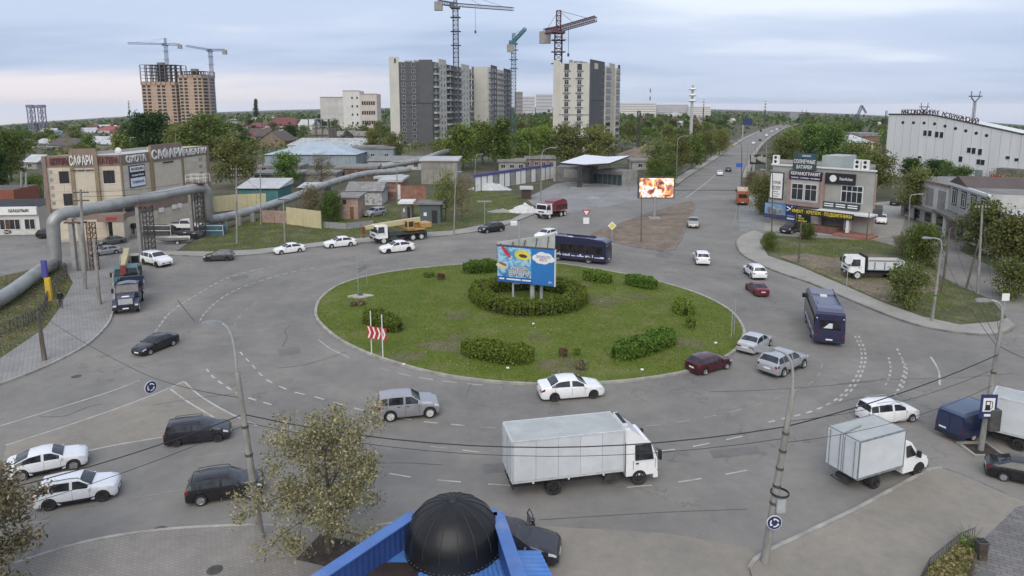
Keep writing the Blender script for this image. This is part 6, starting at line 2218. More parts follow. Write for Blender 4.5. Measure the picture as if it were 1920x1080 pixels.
# ---- unfinished brick towers far left
def raw_tower(label,u0,u1,ud,y,vtop,vbrick,nfl,cols):
 x0,x1 = XT(u0,y,20),XT(u1,y,20)
 zb = gz(x0,y)
 H = ZT(y,vtop)-zb
 Hb = ZT(y,vbrick)-zb
 dep = 24
 pts = [Vector((x0,y,0)),Vector((x1,y,0)),Vector((x1+ud,y+dep,0)),Vector((x0+ud,y+dep,0))]
 root,ws = block('unfinished_tower',label,pts,Hb,brick_tan,conc,z0=zb)
 fhh = H/nfl
 i = 0
 while (i+1)*fhh<Hb:
  for w in ws[:2]:
   n = cols if w is ws[0] else max(2,cols//2)
   for k in range(n):
    a0 = w.L*(k+.5)/n
    if k%3!=2:
     w.part('window_opening',a0-w.L/n*.33,a0+w.L/n*.33,i*fhh+.9,i*fhh+fhh-.5,.0,.04,trim_black,root)
   w.part('floor_band',0,w.L,i*fhh-.2,i*fhh+.25,.0,.12,plaster_b,root)
  i += 1
 k0 = i
 while k0<=nfl:
  z = zb+k0*fhh
  MB().prism(pts,z-.35,z,bottom=True).build('floor_slab',conc_dark,root)
  if k0<nfl:
   for r_ in range(3):
    for c in range(cols+1):
     p = pts[0].lerp(pts[1],c/cols).lerp(pts[3].lerp(pts[2],c/cols),r_/2)
     mbc = MB().box(p.x-.45,p.x+.45,p.y-.45,p.y+.45,z,z+fhh-.3)
     mbc.build('column',conc_dark,root)
  k0 += 1
 c = pts[0].lerp(pts[2],.45)
 MB().box(c.x-3,c.x+4,c.y-3,c.y+3,zb+Hb,zb+H+3).build('stair_core',conc_dark,root)
 return root
raw_tower('taller unfinished brick tower with open concrete floors on top, far left',268,332,3,850,121,153,19,7)
raw_tower('lower unfinished brick tower right beside the taller one',338,382,5,835,133,141,17,5)
# ---- smaller houses
def house(label,u0,u1,vb,vw,vr,depth,wallm,roofm,style='side',nwin=2,name='house',cat='house',frm=None,turn=0.0,chim=False,wh=1.2):
 p0,p1 = GT(u0,vb),GT(u1,vb)
 if turn:
  p1 = p1+Vector((0,turn,0))
 y = p0.y
 zb = p0.z
 hw = ZT(y,vw)-zb
 hr = ZT(y,vr)-zb
 pts = quadpts(p0,p1,depth)
 root = empty(name,(p0.x,p0.y,zb),label,cat)
 MB().prism(pts,zb-.4,zb+hw,top=True).build('wall',wallm,root)
 c = sum(pts,Vector())/4
 FAR_BLOCK.append((c.x,c.y,max((p-c).length for p in pts)+1.0))
 ov = .4
 w = Wall(p0,p1,zb)
 d,n = w.d,-w.n
 e = [p0-d*ov-n*ov,p1+d*ov-n*ov,p1+d*ov+n*(depth+ov),p0-d*ov+n*(depth+ov)]
 E = [Vector((q.x,q.y,zb+hw)) for q in e]
 up = Vector((0,0,zb+hr))
 xy = lambda v:Vector((v.x,v.y,0))
 mb = MB()
 th = Vector((0,0,.14))
 if style=='side':
  r0,r1 = xy((E[0]+E[3])/2)+up,xy((E[1]+E[2])/2)+up
  mb.add([E[0],E[1],r1,r0,E[2],E[3]],[(0,1,2,3),(3,2,4,5),(0,3,5),(1,4,2)])
 elif style=='front':
  r0,r1 = xy((E[0]+E[1])/2)+up,xy((E[3]+E[2])/2)+up
  mb.add([E[0],E[1],E[2],E[3],r0,r1],[(0,4,5,3),(1,2,5,4)])
  g = MB().add([Vector((p0.x,p0.y,zb+hw))+w.n*.01,Vector((p1.x,p1.y,zb+hw))+w.n*.01,xy((p0+p1)/2)+Vector((0,0,zb+hr-.12))+w.n*.01],[(0,1,2)])
  g.build('gable',wallm,root)
 elif style=='hip':
  L_ = w.L
  k = min(L_*.5,depth*.5)
  m0 = (p0+n*depth/2)+d*min(k,L_*.48)
  m1 = (p1+n*depth/2)-d*min(k,L_*.48)
  r0,r1 = xy(m0)+up,xy(m1)+up
  mb.add([E[0],E[1],E[2],E[3],r0,r1],[(0,1,5,4),(1,2,5),(2,3,4,5),(3,0,4)])
 elif style=='shed':
  b0,b1 = xy(E[3])+up,xy(E[2])+up
  mb.add([E[0],E[1],b1,b0,E[2],E[3]],[(0,1,2,3),(0,3,5),(1,4,2),(3,2,4,5)])
 else :
  mb.prism(e,zb+hw-.02,zb+hr,bottom=True)
 ro = mb.build('roof',roofm,root)
 if style in ('side','hip','shed'):
  f = MB()
  for a,b in ((0,1),(1,2),(2,3),(3,0)):
   f.quad(E[a]-th,E[b]-th,E[b],E[a])
  f.poly([q-th for q in reversed(E)])
  f.build('eaves',frame_white if wallm in (plaster_w,) else wood_dark,ro)
 if chim:
  q = c+d*w.L*.15
  MB().box(q.x-.3,q.x+.3,q.y-.3,q.y+.3,zb+hw,zb+hr+.7).build('chimney',brick_red,ro)
 if nwin:
  ww = min(1.5,w.L/(nwin*1.9))
  me = win(round(ww,1),wh,frm or frame_white,1)
  for k in range(nwin):
   w.inst('window',me,w.L*(k+.5)/nwin,.03,max(.5,hw*.5-wh*.45),root)
 return root,w,hw
HOUSES = [('white house with bright red hipped roof in the left quarter',181,220,258,244,236,12,plaster_w,roof_red,'hip',3),('grey house with a large pale metal roof behind the beige shop',145,214,283,269,256,16,conc,roof_zinc,'side',3),('brown brick house with dark gabled roof behind the beige shop',92,141,285,272,259,11,brick_brown,roof_brown,'side',3),('cream narrow gabled house with a dark window right of the pale roof',214,245,290,266,258,9,mat('cream_wall',(.50,.48,.33),.9,.06,.6),roof_slate,'front',1),('blue roofed house in the left quarter',86,113,256,250,244,10,plaster_w,roof_blue,'side',2),('green grey roofed shed beside the blue roof',66,87,257,251,245,10,wall_paleblue,roof_slate,'side',1),('house with a brown pyramid roof in the left quarter',110,142,262,256,244,12,brick_brown,roof_brown,'hip',2),('house with a pale steep gable in the left quarter',143,166,258,250,239,11,conc,roof_zinc,'front',1),('low pale roofed outbuilding left of the brown brick house',66,94,274,268,260,9,conc,roof_zinc,'side',1),('grey shed with flat roof below the pale outbuilding',62,90,290,278,275,7,conc_dark,roof_slate,'flat',1),('long dark roofed house at the left edge',8,44,316,303,290,10,conc,roof_brown,'side',2),('pale roofed shed above the cafe',44,70,316,304,291,8,conc,roof_zinc,'side',1),('small pale roofed shed behind the right end of the beige shop roof',248,284,286,280,270,9,conc,roof_zinc,'side',1),('pinkish house with wide maroon hipped roof',494,556,246,235,220,16,mat('pale_pink_wall',(.52,.43,.42),.9,.05,.5),roof_maroon,'hip',4),('maroon roofed wing left of the pinkish house',466,494,246,238,230,12,mat('pale_pink_wall',(.52,.43,.42)),roof_maroon,'side',2),('dark house with violet brown gable left of the hipped hall',486,534,275,264,246,14,brick_brown,roof_brown,'front',1),('house with brown roof behind the dark gable',462,500,266,256,241,12,conc,roof_brown,'side',2),('grey rendered house with zinc roof behind the skeleton',560,586,252,234,224,10,plaster_w,roof_zinc,'side',2),('old wooden house with dark gable left of the dark tower',640,664,261,254,244,10,wood_dark,roof_slate,'front',1),('old house with long grey roof left of the dark tower',664,692,262,255,246,9,conc,roof_slate,'side',2),('small brown roofed house at the end of the hipped hall',617,640,262,256,246,9,brick_brown,roof_slate,'side',1),('house with a pale gable beyond the far road',1262,1284,222,217,211,12,plaster_w,roof_zinc,'front',1),('orange brick house beyond the far road',1238,1250,221,215,210,11,brick_pink,roof_slate,'hip',2),('small yellow house with dark windows behind the corner shop',1583,1636,290,268,254,12,mat('yellow_wall',(.42,.40,.20),.9,.08,.5),roof_zinc,'hip',4),('rusty brick workshop left of the factory',1610,1652,272,256,250,14,brick_red,roof_slate,'flat',2),('pink brick shed with a small window and wooden door',632,672,412,371,368,6,brick_pink,roof_slate,'flat',0),('whitewashed shed with graffiti and a folded grey roof',652,716,384,358,344,7,mat('whitewash',(.42,.42,.415),.9,.2,.9),roof_slate,'side',0),('red brick workshop with a pale sign behind the whitewashed shed',714,752,374,341,337,10,brick_red,roof_zinc,'flat',0),('teal sheet kiosk with a pale roof right of the beige shop',446,522,376,353,342,9,teal_sheet,roof_zinc,'shed',0),('low grey garage with rusty doors left of the bright green tree',478,560,344,328,324,9,conc_dark,roof_slate,'flat',3),('long brick garage row under the pipe',630,706,334,316,312,9,brick_red,roof_slate,'flat',0),('long whitewashed garage row right of the brick one',690,790,318,302,296,9,mat('whitewash',(.42,.42,.415)),roof_slate,'shed',5),('row of grey roofed sheds behind the brown shrubby tree',566,630,340,327,323,8,conc,roof_slate,'flat',0),('low brick shed with a zinc roof under the second pipe',704,748,346,335,331,6,brick_red,roof_zinc,'flat',0),('long low shed before the hipped hall',482,562,324,314,310,8,conc,roof_slate,'flat',3),('dark lean-to shed under the pipe bend',560,608,364,352,347,6,conc_dark,roof_zinc,'shed',0),('windowless grey concrete box behind the truck crane',790,858,345,302,299,12,mat('weathered_concrete',(.27,.255,.225),.9,.2,.4,dirt=(.16,.15,.13),dirt_amt=.7),roof_zinc,'flat',0),('grey green steel booth with a dark door behind the truck crane',786,826,420,383,380,3.5,mat('green_grey_sheet',(.085,.105,.11),.6,.08,.8),roof_grey,'flat',0),('small white roofed hut beside the steel booth',752,772,412,382,378,3,conc_dark,frame_white,'flat',0),('brown steel hut with pale roof by the filling station',978,996,374,355,351,2.2,mat('brown_sheet',(.06,.035,.03),.6,.1,1),roof_zinc,'flat',0),('brown garage behind the blue topped wall',985,1040,316,298,294,9,mat('brown_garage',(.21,.16,.13),.9,.2,.7),roof_slate,'flat',4),('grey garage behind the blue topped wall',935,985,320,304,300,9,conc,roof_slate,'flat',3),('grey shed on the building site by the white tower',1185,1216,318,303,300,8,conc,roof_slate,'flat',1),]
for h in HOUSES:
 cat_ = 'garage' if 'garage' in h[0] else ('shed' if any(k in h[0] for k in ('shed','hut','booth','outbuilding','kiosk')) else ('building' if any(k in h[0] for k in ('box','workshop')) else 'house'))
 ro_,w,hw = house(*h[:10],nwin=h[10],cat=cat_,name={'garage':'garage','shed':'shed','building':'workshop','house':'house'}[cat_])
 lab = h[0]
 if lab.startswith('pink brick shed'):
  w.part('door',w.L*.62,w.L*.8,.1,2.3,.0,.06,mat('brown_door',(.17,.09,.045),.8,.2,2),ro_)
  w.part('window',w.L*.30,w.L*.46,hw-1.1,hw-.35,.0,.06,glass_dark,ro_)
 if 'steel booth' in lab:
  w.part('door',w.L*.60,w.L*.85,.05,2.35,.0,.06,trim_black,ro_)
  w.part('window',w.L*.22,w.L*.36,1.4,2.0,.0,.06,sign_white,ro_)
 if 'pale sign' in lab:
  w.part('sign_board',w.L*.25,w.L*.75,1.6,2.3,.0,.06,brick_pink,ro_)
  w.part('door',w.L*.82,w.L*.98,0,3.2,.0,.06,frame_white,ro_)
 if 'long brick garage' in lab:
  for k in range(4):
   w.part('garage_door',w.L*(k+.15)/4,w.L*(k+.85)/4,.1,hw*.8,.0,.06,roof_brown if k%2 else trim_black,ro_)
 if 'whitewashed shed' in lab:
  random.seed(9)
  g_ = MB()
  for k in range(26):
   a,z = random.uniform(.1,.95)*w.L,random.uniform(.4,hw*.8)
   g_.tube([w.P(a+random.uniform(-.4,.4),.02,z+random.uniform(-.3,.3)) for _ in range(4)],.05,4)
  g_.build('graffiti',mat('graffiti_grey',(.16,.17,.19),.8,.3,2),ro_)
 if 'teal' in lab:
  w.part('door',w.L*.4,w.L*.5,0,2.1,.0,.05,conc_dark,ro_)
 if 'concrete box' in lab:
  for k in range(1,6):
   w.part('wall_panel_seam',w.L*k/6-.04,w.L*k/6+.04,0,hw,.0,.03,conc_dark,ro_)
   # hipped hall with pale blue roof
hr_,w,hw = house('long hall with a pale blue hipped roof',497,668,310,290,270,24,wall_paleblue,roof_paleblue,'hip',0,'hall','building')
for k in range(1,22):
 w.part('wall_sheet_seam',w.L*k/22-.04,w.L*k/22+.04,0,hw,0,.04,roof_paleblue,hr_)
h2,w2,hw2 = house('grey blue flat extension right of the hipped hall',660,738,303,279,276,14,wall_paleblue,roof_grey,'flat',3,'hall','building')
h3,w3,hw3 = house('long low hall with a patchy white roof edge behind the hipped hall',540,690,285,272,262,18,plaster_w,mat('patchy_white_roof',(.45,.46,.45),.8,.35,1.2,dirt=(.15,.15,.14),dirt_amt=.9),'shed',0,'hall','building')
# bare concrete skeleton
p0,p1 = GT(580,268),GT(617,268)
yk = p0.y
sk = empty('concrete_skeleton',p0,'bare three storey concrete skeleton with a flat roof beside the hipped hall','building')
hk = ZT(yk,224)
pts = quadpts(p0,p1,10)
for k in range(4):
 MB().prism(pts,hk*k/3-.25+.3,hk*k/3+.3,bottom=True).build('floor_slab',conc,sk)
for c in range(4):
 for r_ in range(2):
  q = pts[0].lerp(pts[1],c/3).lerp(pts[3].lerp(pts[2],c/3),r_)
  MB().box(q.x-.25,q.x+.25,q.y-.25,q.y+.25,0,hk).build('column',conc_dark,sk)
MB().prism([p+Vector((.4,.8,0)) for p in quadpts(p0+Vector((1.5,0,0)),p1,8)],0,hk*.62).build('infill_wall',mat('weathered_concrete',(.27,.255,.225)),sk)
# far white works with a brick stair tower
yW = 640.0
for lab,u0,u1,vt,m,nw,nf in (('blank white works wall with patchy render, far centre left',602,645,182,mat('patchy_white',(.50,.485,.46),.9,.12,.12,dirt=(.36,.35,.34),dirt_amt=.8),0,0),('taller white works block in the middle of the far works',645,676,170,plaster_w,2,4),('far works wing with rows of reddish windows',676,708,176,mat('pinkish_white',(.52,.47,.43),.9,.08,.2),6,3)):
 x0,x1 = XT(u0,yW),XT(u1,yW)
 zb = gz(x0,yW)
 Hh = ZT(yW,vt)-zb
 rt_,ws = block('works_building',lab,quadpts((x0,yW),(x1,yW),20),Hh,m,roof_grey,z0=zb)
 w = ws[0]
 for i in range(nf):
  for k in range(nw):
   w.inst('window',win(1.6,3.4 if nf==3 else 2.2,roof_maroon if nf==3 else frame_white,0),w.L*((k+.5)/nw*.8+(.1 if nf==3 else .45)) if nf==3 else w.L*(.55+.3*k),.04,Hh*.12+i*Hh*(.28 if nf==3 else .22),rt_)
 w.part('roof_edge',0,w.L,Hh-.3,Hh+.2,.0,.3,brick_pink,rt_)
 # distant housing slabs
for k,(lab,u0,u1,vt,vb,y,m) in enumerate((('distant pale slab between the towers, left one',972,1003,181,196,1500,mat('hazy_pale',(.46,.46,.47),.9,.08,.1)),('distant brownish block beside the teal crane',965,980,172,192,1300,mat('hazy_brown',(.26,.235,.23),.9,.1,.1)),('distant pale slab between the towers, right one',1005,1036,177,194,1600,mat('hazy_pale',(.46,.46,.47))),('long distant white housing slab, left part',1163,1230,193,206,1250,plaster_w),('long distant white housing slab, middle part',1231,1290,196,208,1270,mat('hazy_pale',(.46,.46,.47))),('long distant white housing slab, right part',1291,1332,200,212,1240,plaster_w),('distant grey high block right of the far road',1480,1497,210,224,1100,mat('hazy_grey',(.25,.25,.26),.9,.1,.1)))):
 x0,x1 = XT(u0,y),XT(u1,y)
 zb = gz(x0,y)
 Hh = ZT(y,vt)-zb
 rt_,ws = block('housing_block',lab,quadpts((x0,y),(x1,y),14),Hh,m,roof_grey,z0=zb)
 w = ws[0]
 nfl = 6
 for i in range(nfl):
  w.part('window_row',1,w.L-1,Hh*(i+.3)/nfl,Hh*(i+.62)/nfl,.0,.06,metal_grey if k!=1 else grey_clad2,rt_)
  # ---- filling station
y0_ = GT(1100,352).y
P1,P2,P3,P4 = G(1048,352),G(1150,352),G(1172,338),G(1080,336)
fs = empty('station_canopy',P1,'white winged filling station canopy on two lattice columns','canopy')
hc = ZT(P1.y,306)
cz = hc-.2
c0,c1,c2,c3 = G(1050,353),G(1142,354),G(1180,334),G(1096,331)
mid0,mid1 = (c0+c1)/2,(c3+c2)/2
mb = MB()
dz_ = Vector((0,0,1))
T = lambda p,z:Vector((p.x,p.y,z))
mb.add([T(c0,cz+.42),T(mid0,cz),T(mid1,cz),T(c3,cz+.42),T(c1,cz+.42),T(c2,cz+.42)],[(0,1,2,3),(1,4,5,2)])
mb.add([T(c0,cz+.08),T(mid0,cz-.3),T(mid1,cz-.3),T(c3,cz+.08),T(c1,cz+.08),T(c2,cz+.08)],[(3,2,1,0),(2,5,4,1)])
mb.mi = 1
mb.add([T(c0,cz+.42),T(mid0,cz),T(c1,cz+.42),T(c1,cz+.08),T(mid0,cz-.3),T(c0,cz+.08)],[(5,4,1,0),(4,3,2,1)])
mb.add([T(c3,cz+.42),T(mid1,cz),T(c2,cz+.42),T(c2,cz+.08),T(mid1,cz-.3),T(c3,cz+.08)],[(0,1,4,5),(1,2,3,4)])
mb.quad(T(c0,cz+.08),T(c0,cz+.42),T(c3,cz+.42),T(c3,cz+.08)).quad(T(c1,cz+.08),T(c2,cz+.08),T(c2,cz+.42),T(c1,cz+.42))
mb.build('canopy_roof',[mat('canopy_white',(.70,.71,.74),.5,.04,1),trim_black],fs)
def lattice(mb,a,b,w,n,r=.06,third=True):
 """square lattice column from a to b"""
 a,b = Vector(a),Vector(b)
 d = (b-a).normalized()
 s_ = Vector((1,0,0)) if abs(d.x)<.8 else Vector((0,0,1))
 e = d.cross(s_).normalized()*w/2
 f = d.cross(e).normalized()*w/2
 cs_ = [e+f,e-f,-e-f,-e+f]
 for c in cs_:
  mb.bar(a+c,b+c,r*2)
 for k in range(n):
  p,q = a.lerp(b,k/n),a.lerp(b,(k+1)/n)
  for j in range(4):
   c,dd = cs_[j],cs_[(j+1)%4]
   mb.bar(p+c,q+dd,r)
   mb.bar(q+c,q+dd,r)
 return mb
for u,v in ((1086,353),(1109,346)):
 p = G(u,v)
 lattice(MB(),p,p+Vector((0,0,cz-.3)),.8,7,.09).build('lattice_column',metal_dark,fs)
 MB().bevbox(p.x-2.2,p.x+2.2,p.y-.7,p.y+.7,0,.22,.08).build('pump_island',conc,fs)
q0,q1 = G(1112,345),G(1166,350)
st,ws = block('station_shop','glass fronted filling station shop behind the canopy',quadpts(q0,q1,7),ZT(q0.y,318),conc,roof_grey,z0=0)
w = ws[0]
n = 6
for k in range(n):
 w.part('glass_pane',w.L*(k+.06)/n,w.L*(k+.94)/n,.3,w_h if False else ZT(q0.y,318)-.9,.02,.08,mat('teal_glass',(.035,.06,.07),.1,.3,.6,spec=.6),st)
w.part('fascia',-.2,w.L+.2,ZT(q0.y,318)-.7,ZT(q0.y,318)+.1,.0,.3,conc_dark,st)
q0,q1 = G(1040,340),G(1112,343)
st2,ws = block('station_store','grey concrete store room left of the station shop',quadpts(q0,q1,5),ZT(q0.y,312),conc_dark,roof_grey,z0=0)
w = ws[0]
w.part('pale_patch',w.L*.25,w.L*.6,1.2,3.4,.0,.05,conc,st2)
w.part('edge_pillar',-.3,.4,0,ZT(q0.y,302),.0,.4,conc,st2)
# white wall with blue coping
q0,q1 = G(890,360),G(1039,334)
w = Wall(q0,q1)
bw = empty('boundary_wall',q0,'white boundary wall with a blue coping left of the filling station','wall')
n = 15
random.seed(4)
for k in range(n):
 hz_ = random.uniform(0,.06)
 m_ = sign_white if k in (0,1,2,4,5,7,8,10,12,13,14) else conc
 w.part('wall_panel',w.L*k/n+.04,w.L*(k+1)/n-.04,0,3.4,-.12,.04+hz_,m_,bw)
 w.part('post',w.L*k/n-.12,w.L*k/n+.12,0,3.5,-.15,.14,conc_dark,bw)
w.part('coping',-.2,w.L+.2,3.5,4.1,-.2,.25,mat('coping_blue',(.08,.08,.24),.6,.1,1),bw)
# ---- yellow fence panels, brick walls
def fence_wall(label,pxs,h,m,name='fence_wall',cat='fence',post=None,n=4,thick=.12):
 ps = [GT(*p) for p in pxs]
 root = empty(name,ps[0],label,cat)
 for i in range(len(ps)-1):
  w = Wall(ps[i],ps[i+1],ps[i].z)
  for k in range(n):
   w.part('panel',w.L*k/n+.03,w.L*(k+1)/n-.03,0,h,-thick/2,thick/2,m,root)
   if post:
    w.part('post',w.L*k/n-.08,w.L*k/n+.08,0,h+.1,-thick,thick,post,root)
 return root
fence_wall('pale yellow panel fence right of the brown shrubby tree',[(538,421),(603,430)],3.0,yellow_fence,n=2)
fence_wall('pale yellow panel fence behind the pipe',[(400,398),(446,393),(500,391)],3.0,yellow_fence,n=3)
fence_wall('brownish fence stretch below the pipe',[(492,418),(538,420)],2.2,brick_pink,n=2)
fence_wall('red brick wall behind the thin trees',[(752,385),(800,386)],4.0,brick_red,'brick_wall','wall',n=3)
fence_wall('low picket enclosure beside the pink brick shed',[(606,428),(650,431),(700,425)],1.1,metal_grey,n=4,thick=.05)
fence_wall('grey site hoarding beyond the white tower',[(1165,290),(1235,287)],3.2,metal_grey,n=6,post=metal_dark)
# ---- corner shop on the right
A,B = G(1443,418),G(1632,443)
cs_pts = [A,B,B+Vector((B.x,B.y,0)).normalized()*15,A+Vector((A.x,A.y,0)).normalized()*15]
HS = 10.0
cs,cw = block('corner_shop','two storey corner shop covered in signboards on the right',cs_pts,HS,mat('shop_grey_wall',(.33,.325,.30),.85,.08,.6),roof_grey,z0=0,parapet=.6)
w = cw[0]
S = lambda u:wall_su(w,u,5)
pinkw = mat('mauve_cladding',(.30,.225,.20),.8,.08,1)
w.part('roof_coping',-.2,w.L+.2,HS,HS+.25,-.1,.25,frame_white,cs)
w.part('side_bay',S(1443),S(1478),3.6,9.2,.02,.25,conc,cs)
w.part('mauve_bay',S(1478),S(1543),3.6,8.8,.02,.6,pinkw,cs)
w.part('window_surround',S(1485),S(1537),4.3,8.0,.6,.68,mat('pale_surround',(.42,.39,.38),.8,.05,1),cs)
for u in (1498,1523):
 w.inst('window',win(2.0,2.7,frame_white,1,True),S(u),.69,4.6,cs)
w.part('pilaster',S(1541),S(1546),.0,9.0,.02,.75,pinkw,cs)
bb = w.part('banner',S(1444),S(1470),4.3,8.9,.26,.40,metal_dark,cs)
w.part('banner_face',S(1446),S(1468),4.5,8.7,.40,.44,sign_white,bb)
for k,t in enumerate(('СТРОЙ','РЕГИОН')):
 w.text(t,(S(1446)+S(1468))/2,7.1-k*.8,.46,.62,sign_black,bb,.01,.008,(S(1468)-S(1446))*.7)
for k in range(4):
 w.part('banner_line',S(1450),S(1464)-.3*(k%2),5.9-k*.38,6.0-k*.38,.44,.45,sign_black if k%2 else sign_red,bb)
kg = w.part('signboard',S(1482),S(1543),8.0,9.4,.6,.85,mat('sign_violet_black',(.022,.018,.045),.5,.1,1),cs)
w.text('КЕРАМОГРАНИТ',(S(1482)+S(1543))/2,8.95,.88,.72,sign_white,kg,.02,.012,(S(1543)-S(1482))*.9)
w.text('плитка · ступени · мозаика',(S(1482)+S(1543))/2,8.3,.88,.36,sign_white,kg,.01,.004,(S(1543)-S(1482))*.86)
sa = w.part('signboard',S(1546),S(1602),7.7,9.4,.05,.35,sign_black,cs)
w.text('StanArbat',(S(1572)+S(1598))/2,8.55,.37,.66,sign_white,sa,.015,.005,(S(1598)-S(1572))*.95)
mb = MB().lathe([(.001,-.03),(.55,-.03),(.55,0)],(0,0,0),20,'y')
lg = mb.build('logo',sign_white,sa,local=True)
lg.location = w.P(S(1561),.37,8.55)-wloc(sa)
lg.rotation_euler = (0,0,w.rz)
rsx0,rsx1 = S(1485),S(1528)
rs = w.part('roof_sign',rsx0,rsx1,9.6,12.3,.2,.4,mat('sign_green_grey',(.045,.065,.068),.6,.08,1),cs)
w.text('СОЛНЕЧНЫЕ',(rsx0+rsx1)/2,10.9,.42,.85,sign_white,rs,.02,.012,(rsx1-rsx0)*.92)
w.text('БАТАРЕИ',(rsx0+rsx1)/2,10.0,.42,.8,sign_white,rs,.02,.012,(rsx1-rsx0)*.66)
w.part('sign_strip',rsx0+.8,rsx1-.1,11.5,12.2,.40,.43,mat('sign_teal',(.03,.09,.14),.5,.1,1),rs)
w.text('ЛИМИТ',(rsx0+rsx1)/2+.3,11.85,.45,.42,sign_white,rs,.01,.005)
w.part('roof_shed',S(1530),S(1568),HS,HS+2.0,-6.5,-1.2,mat('pale_green_sheet',(.36,.40,.39),.7,.08,.5),cs)
for u in (1450,1601,1616):
 ac = w.part('air_conditioner',S(u)-.5,S(u)+.5,HS+.25,HS+1.7,-.6,-.05,sign_white,cs)
 for k in (0,1):
  q = w.P(S(u),-.03,HS+.62+k*.7)
  mb = MB().lathe([(.001,0),(.24,0),(.26,.02)],(0,0,0),12,'y')
  o = mb.build('fan',trim_black,ac,local=True)
  o.location = q-wloc(ac)
  o.rotation_euler = (0,0,w.rz)
bigw0,bigw1 = S(1577),S(1616)
w.part('window_frame',bigw0-.1,bigw1+.1,4.9,7.6,.03,.08,frame_white,cs)
for k in range(4):
 for z0_,z1_ in ((5.0,6.6),(6.75,7.5)):
  w.part('window_pane',lerp(bigw0,bigw1,k/4)+.05,lerp(bigw0,bigw1,(k+1)/4)-.05,z0_,z1_,.08,.11,glass_dark,cs)
strip_ = w.part('signboard',S(1545),S(1614),3.9,4.75,.1,.5,mat('sign_slate',(.03,.045,.06),.5,.1,1),cs)
for k in range(3):
 for r_ in range(2):
  w.part('sign_line',lerp(S(1547),S(1614),k/3)+.1,lerp(S(1547),S(1614),(k+.86)/3),4.06+r_*.34,4.22+r_*.34,.5,.52,sign_white,strip_)
w.part('canopy',S(1543),w.L+.8,3.3,3.55,.02,2.6,frame_white,cs)
ys = w.part('signboard',S(1499),S(1616),2.55,3.5,2.6,2.8,sign_black,cs)
w.text('УМЕНТ · КРЕПЕЖ · ПОДШИПНИКИ',(S(1499)+S(1616))/2,3.02,2.83,.72,sign_yellow,ys,.02,.012,(S(1616)-S(1499))*.96)
lb = w.part('billboard',S(1440),S(1482),1.1,3.7,.8,.95,sign_navy,cs)
sky_ = mat('print_sky_blue',(.16,.28,.48),.5,.25,.6)
w.part('print',S(1440)+.08,S(1480),1.75,3.6,.95,.965,sky_,lb)
random.seed(12)
for k in range(7):
 a0 = lerp(S(1444),S(1472),k/7)
 w.part('printed_building',a0,a0+.7,1.8,2.5+random.random()*.9,.965,.975,mat('print_grey%d'%(k%3),(.20+.1*(k%3),.22+.09*(k%3),.30),.6,.2,2),lb)
w.part('print_strip',S(1440)+.08,S(1480),1.2,1.65,.95,.965,mat('print_violet',(.06,.05,.12),.5,.2,2),lb)
nb = w.part('signboard',S(1482),S(1500),1.0,3.7,1.0,1.12,sign_navy,cs)
for a in range(5):
 q = w.P(S(1490),1.14,3.0)
 dd = w.d*math.cos(a*1.2566)*.8+Vector((0,0,math.sin(a*1.2566)*.55))
 MB().bar(q-dd*.15,q+dd,.12).build('logo_ray',sign_white,nb)
for k in range(2):
 w.part('sign_line',S(1484),S(1498),1.25+k*.45,1.5+k*.45,1.12,1.135,sign_white if k==0 else mat('print_sky_blue',(.16,.28,.48)),nb)
gs = w.part('signboard',S(1502),S(1526),.95,2.35,.75,.85,mat('sign_forest',(.015,.03,.02),.5,.2,1),cs)
for k in range(3):
 w.part('sign_line',S(1504),S(1520)-k*.5,1.1+k*.4,1.32+k*.4,.85,.865,sign_yellow if k<2 else sign_white,gs)
w.part('pier',S(1527),S(1542),.0,3.3,.3,.62,mat('pale_surround',(.42,.39,.38)),cs)
w.part('ground_floor_recess',S(1546),S(1600),.6,3.2,.02,.06,conc_dark,cs)
w.part('entrance_door',S(1586),S(1600),.6,2.9,.06,.14,frame_white,cs)
w.part('door_glass',S(1588),S(1592),.8,2.75,.14,.16,glass_dark,cs)
w.part('door_glass',S(1594),S(1598),.8,2.75,.14,.16,glass_dark,cs)
w.part('column',S(1602),S(1607),.5,3.3,2.1,2.6,frame_white,cs)
w.part('brick_plinth',S(1505),S(1586),0,.95,.1,3.0,mat('plinth_brick',(.17,.085,.07),.85,.15,1.5),cs)
w.part('entrance_steps',S(1586),w.L+1.2,0,.35,.1,4.0,mat('step_tiles',(.29,.135,.10),.85,.1,1.5),cs)
w2_ = cw[1]
w2_.part('side_stripe',.3,3.0,.5,9.4,.02,.3,pinkw,cs)
w2_.part('side_balcony',.0,5.0,3.4,4.3,.1,1.4,metal_dark,cs)
w3_ = cw[3]
w3_.part('side_glazing',w3_.L-6,w3_.L-1,.8,3.0,.02,.06,glass_dark,cs)
# ---- factory
A,B = G(1657,328),G(1965,356)
fac = empty('factory',A,'large white windowless factory with roof letters at the right','factory')
w = Wall(A,B)
facw = mat('factory_sheet_white',(.64,.645,.64),.7,.03,.3,dirt=(.46,.455,.44),dirt_amt=.4,stretch=(1,1,.15))
HF0,HF1 = ZT(A.y,214),ZT(B.y,254)
hz_at = lambda s_:HF0 if s_<w.L*.30 else lerp(HF0,HF1,min(1,(s_/w.L-.30)/.55))
nP = 18
for k in range(nP):
 a0,a1 = w.L*k/nP,w.L*(k+1)/nP
 mb = MB()
 P = w.P
 g_ = .035
 mb.hexa([P(a0+g_,.0,-.2),P(a1-g_,.0,-.2),P(a1-g_,-.3,-.2),P(a0+g_,-.3,-.2),P(a0+g_,.0,hz_at(a0)),P(a1-g_,.0,hz_at(a1)),P(a1-g_,-.3,hz_at(a1)),P(a0+g_,-.3,hz_at(a0))])
 mb.build('wall_panel',facw,fac)
mb = MB()
bk_ = [w.P(w.L*k/nP,-.31,0) for k in range(nP+1)]
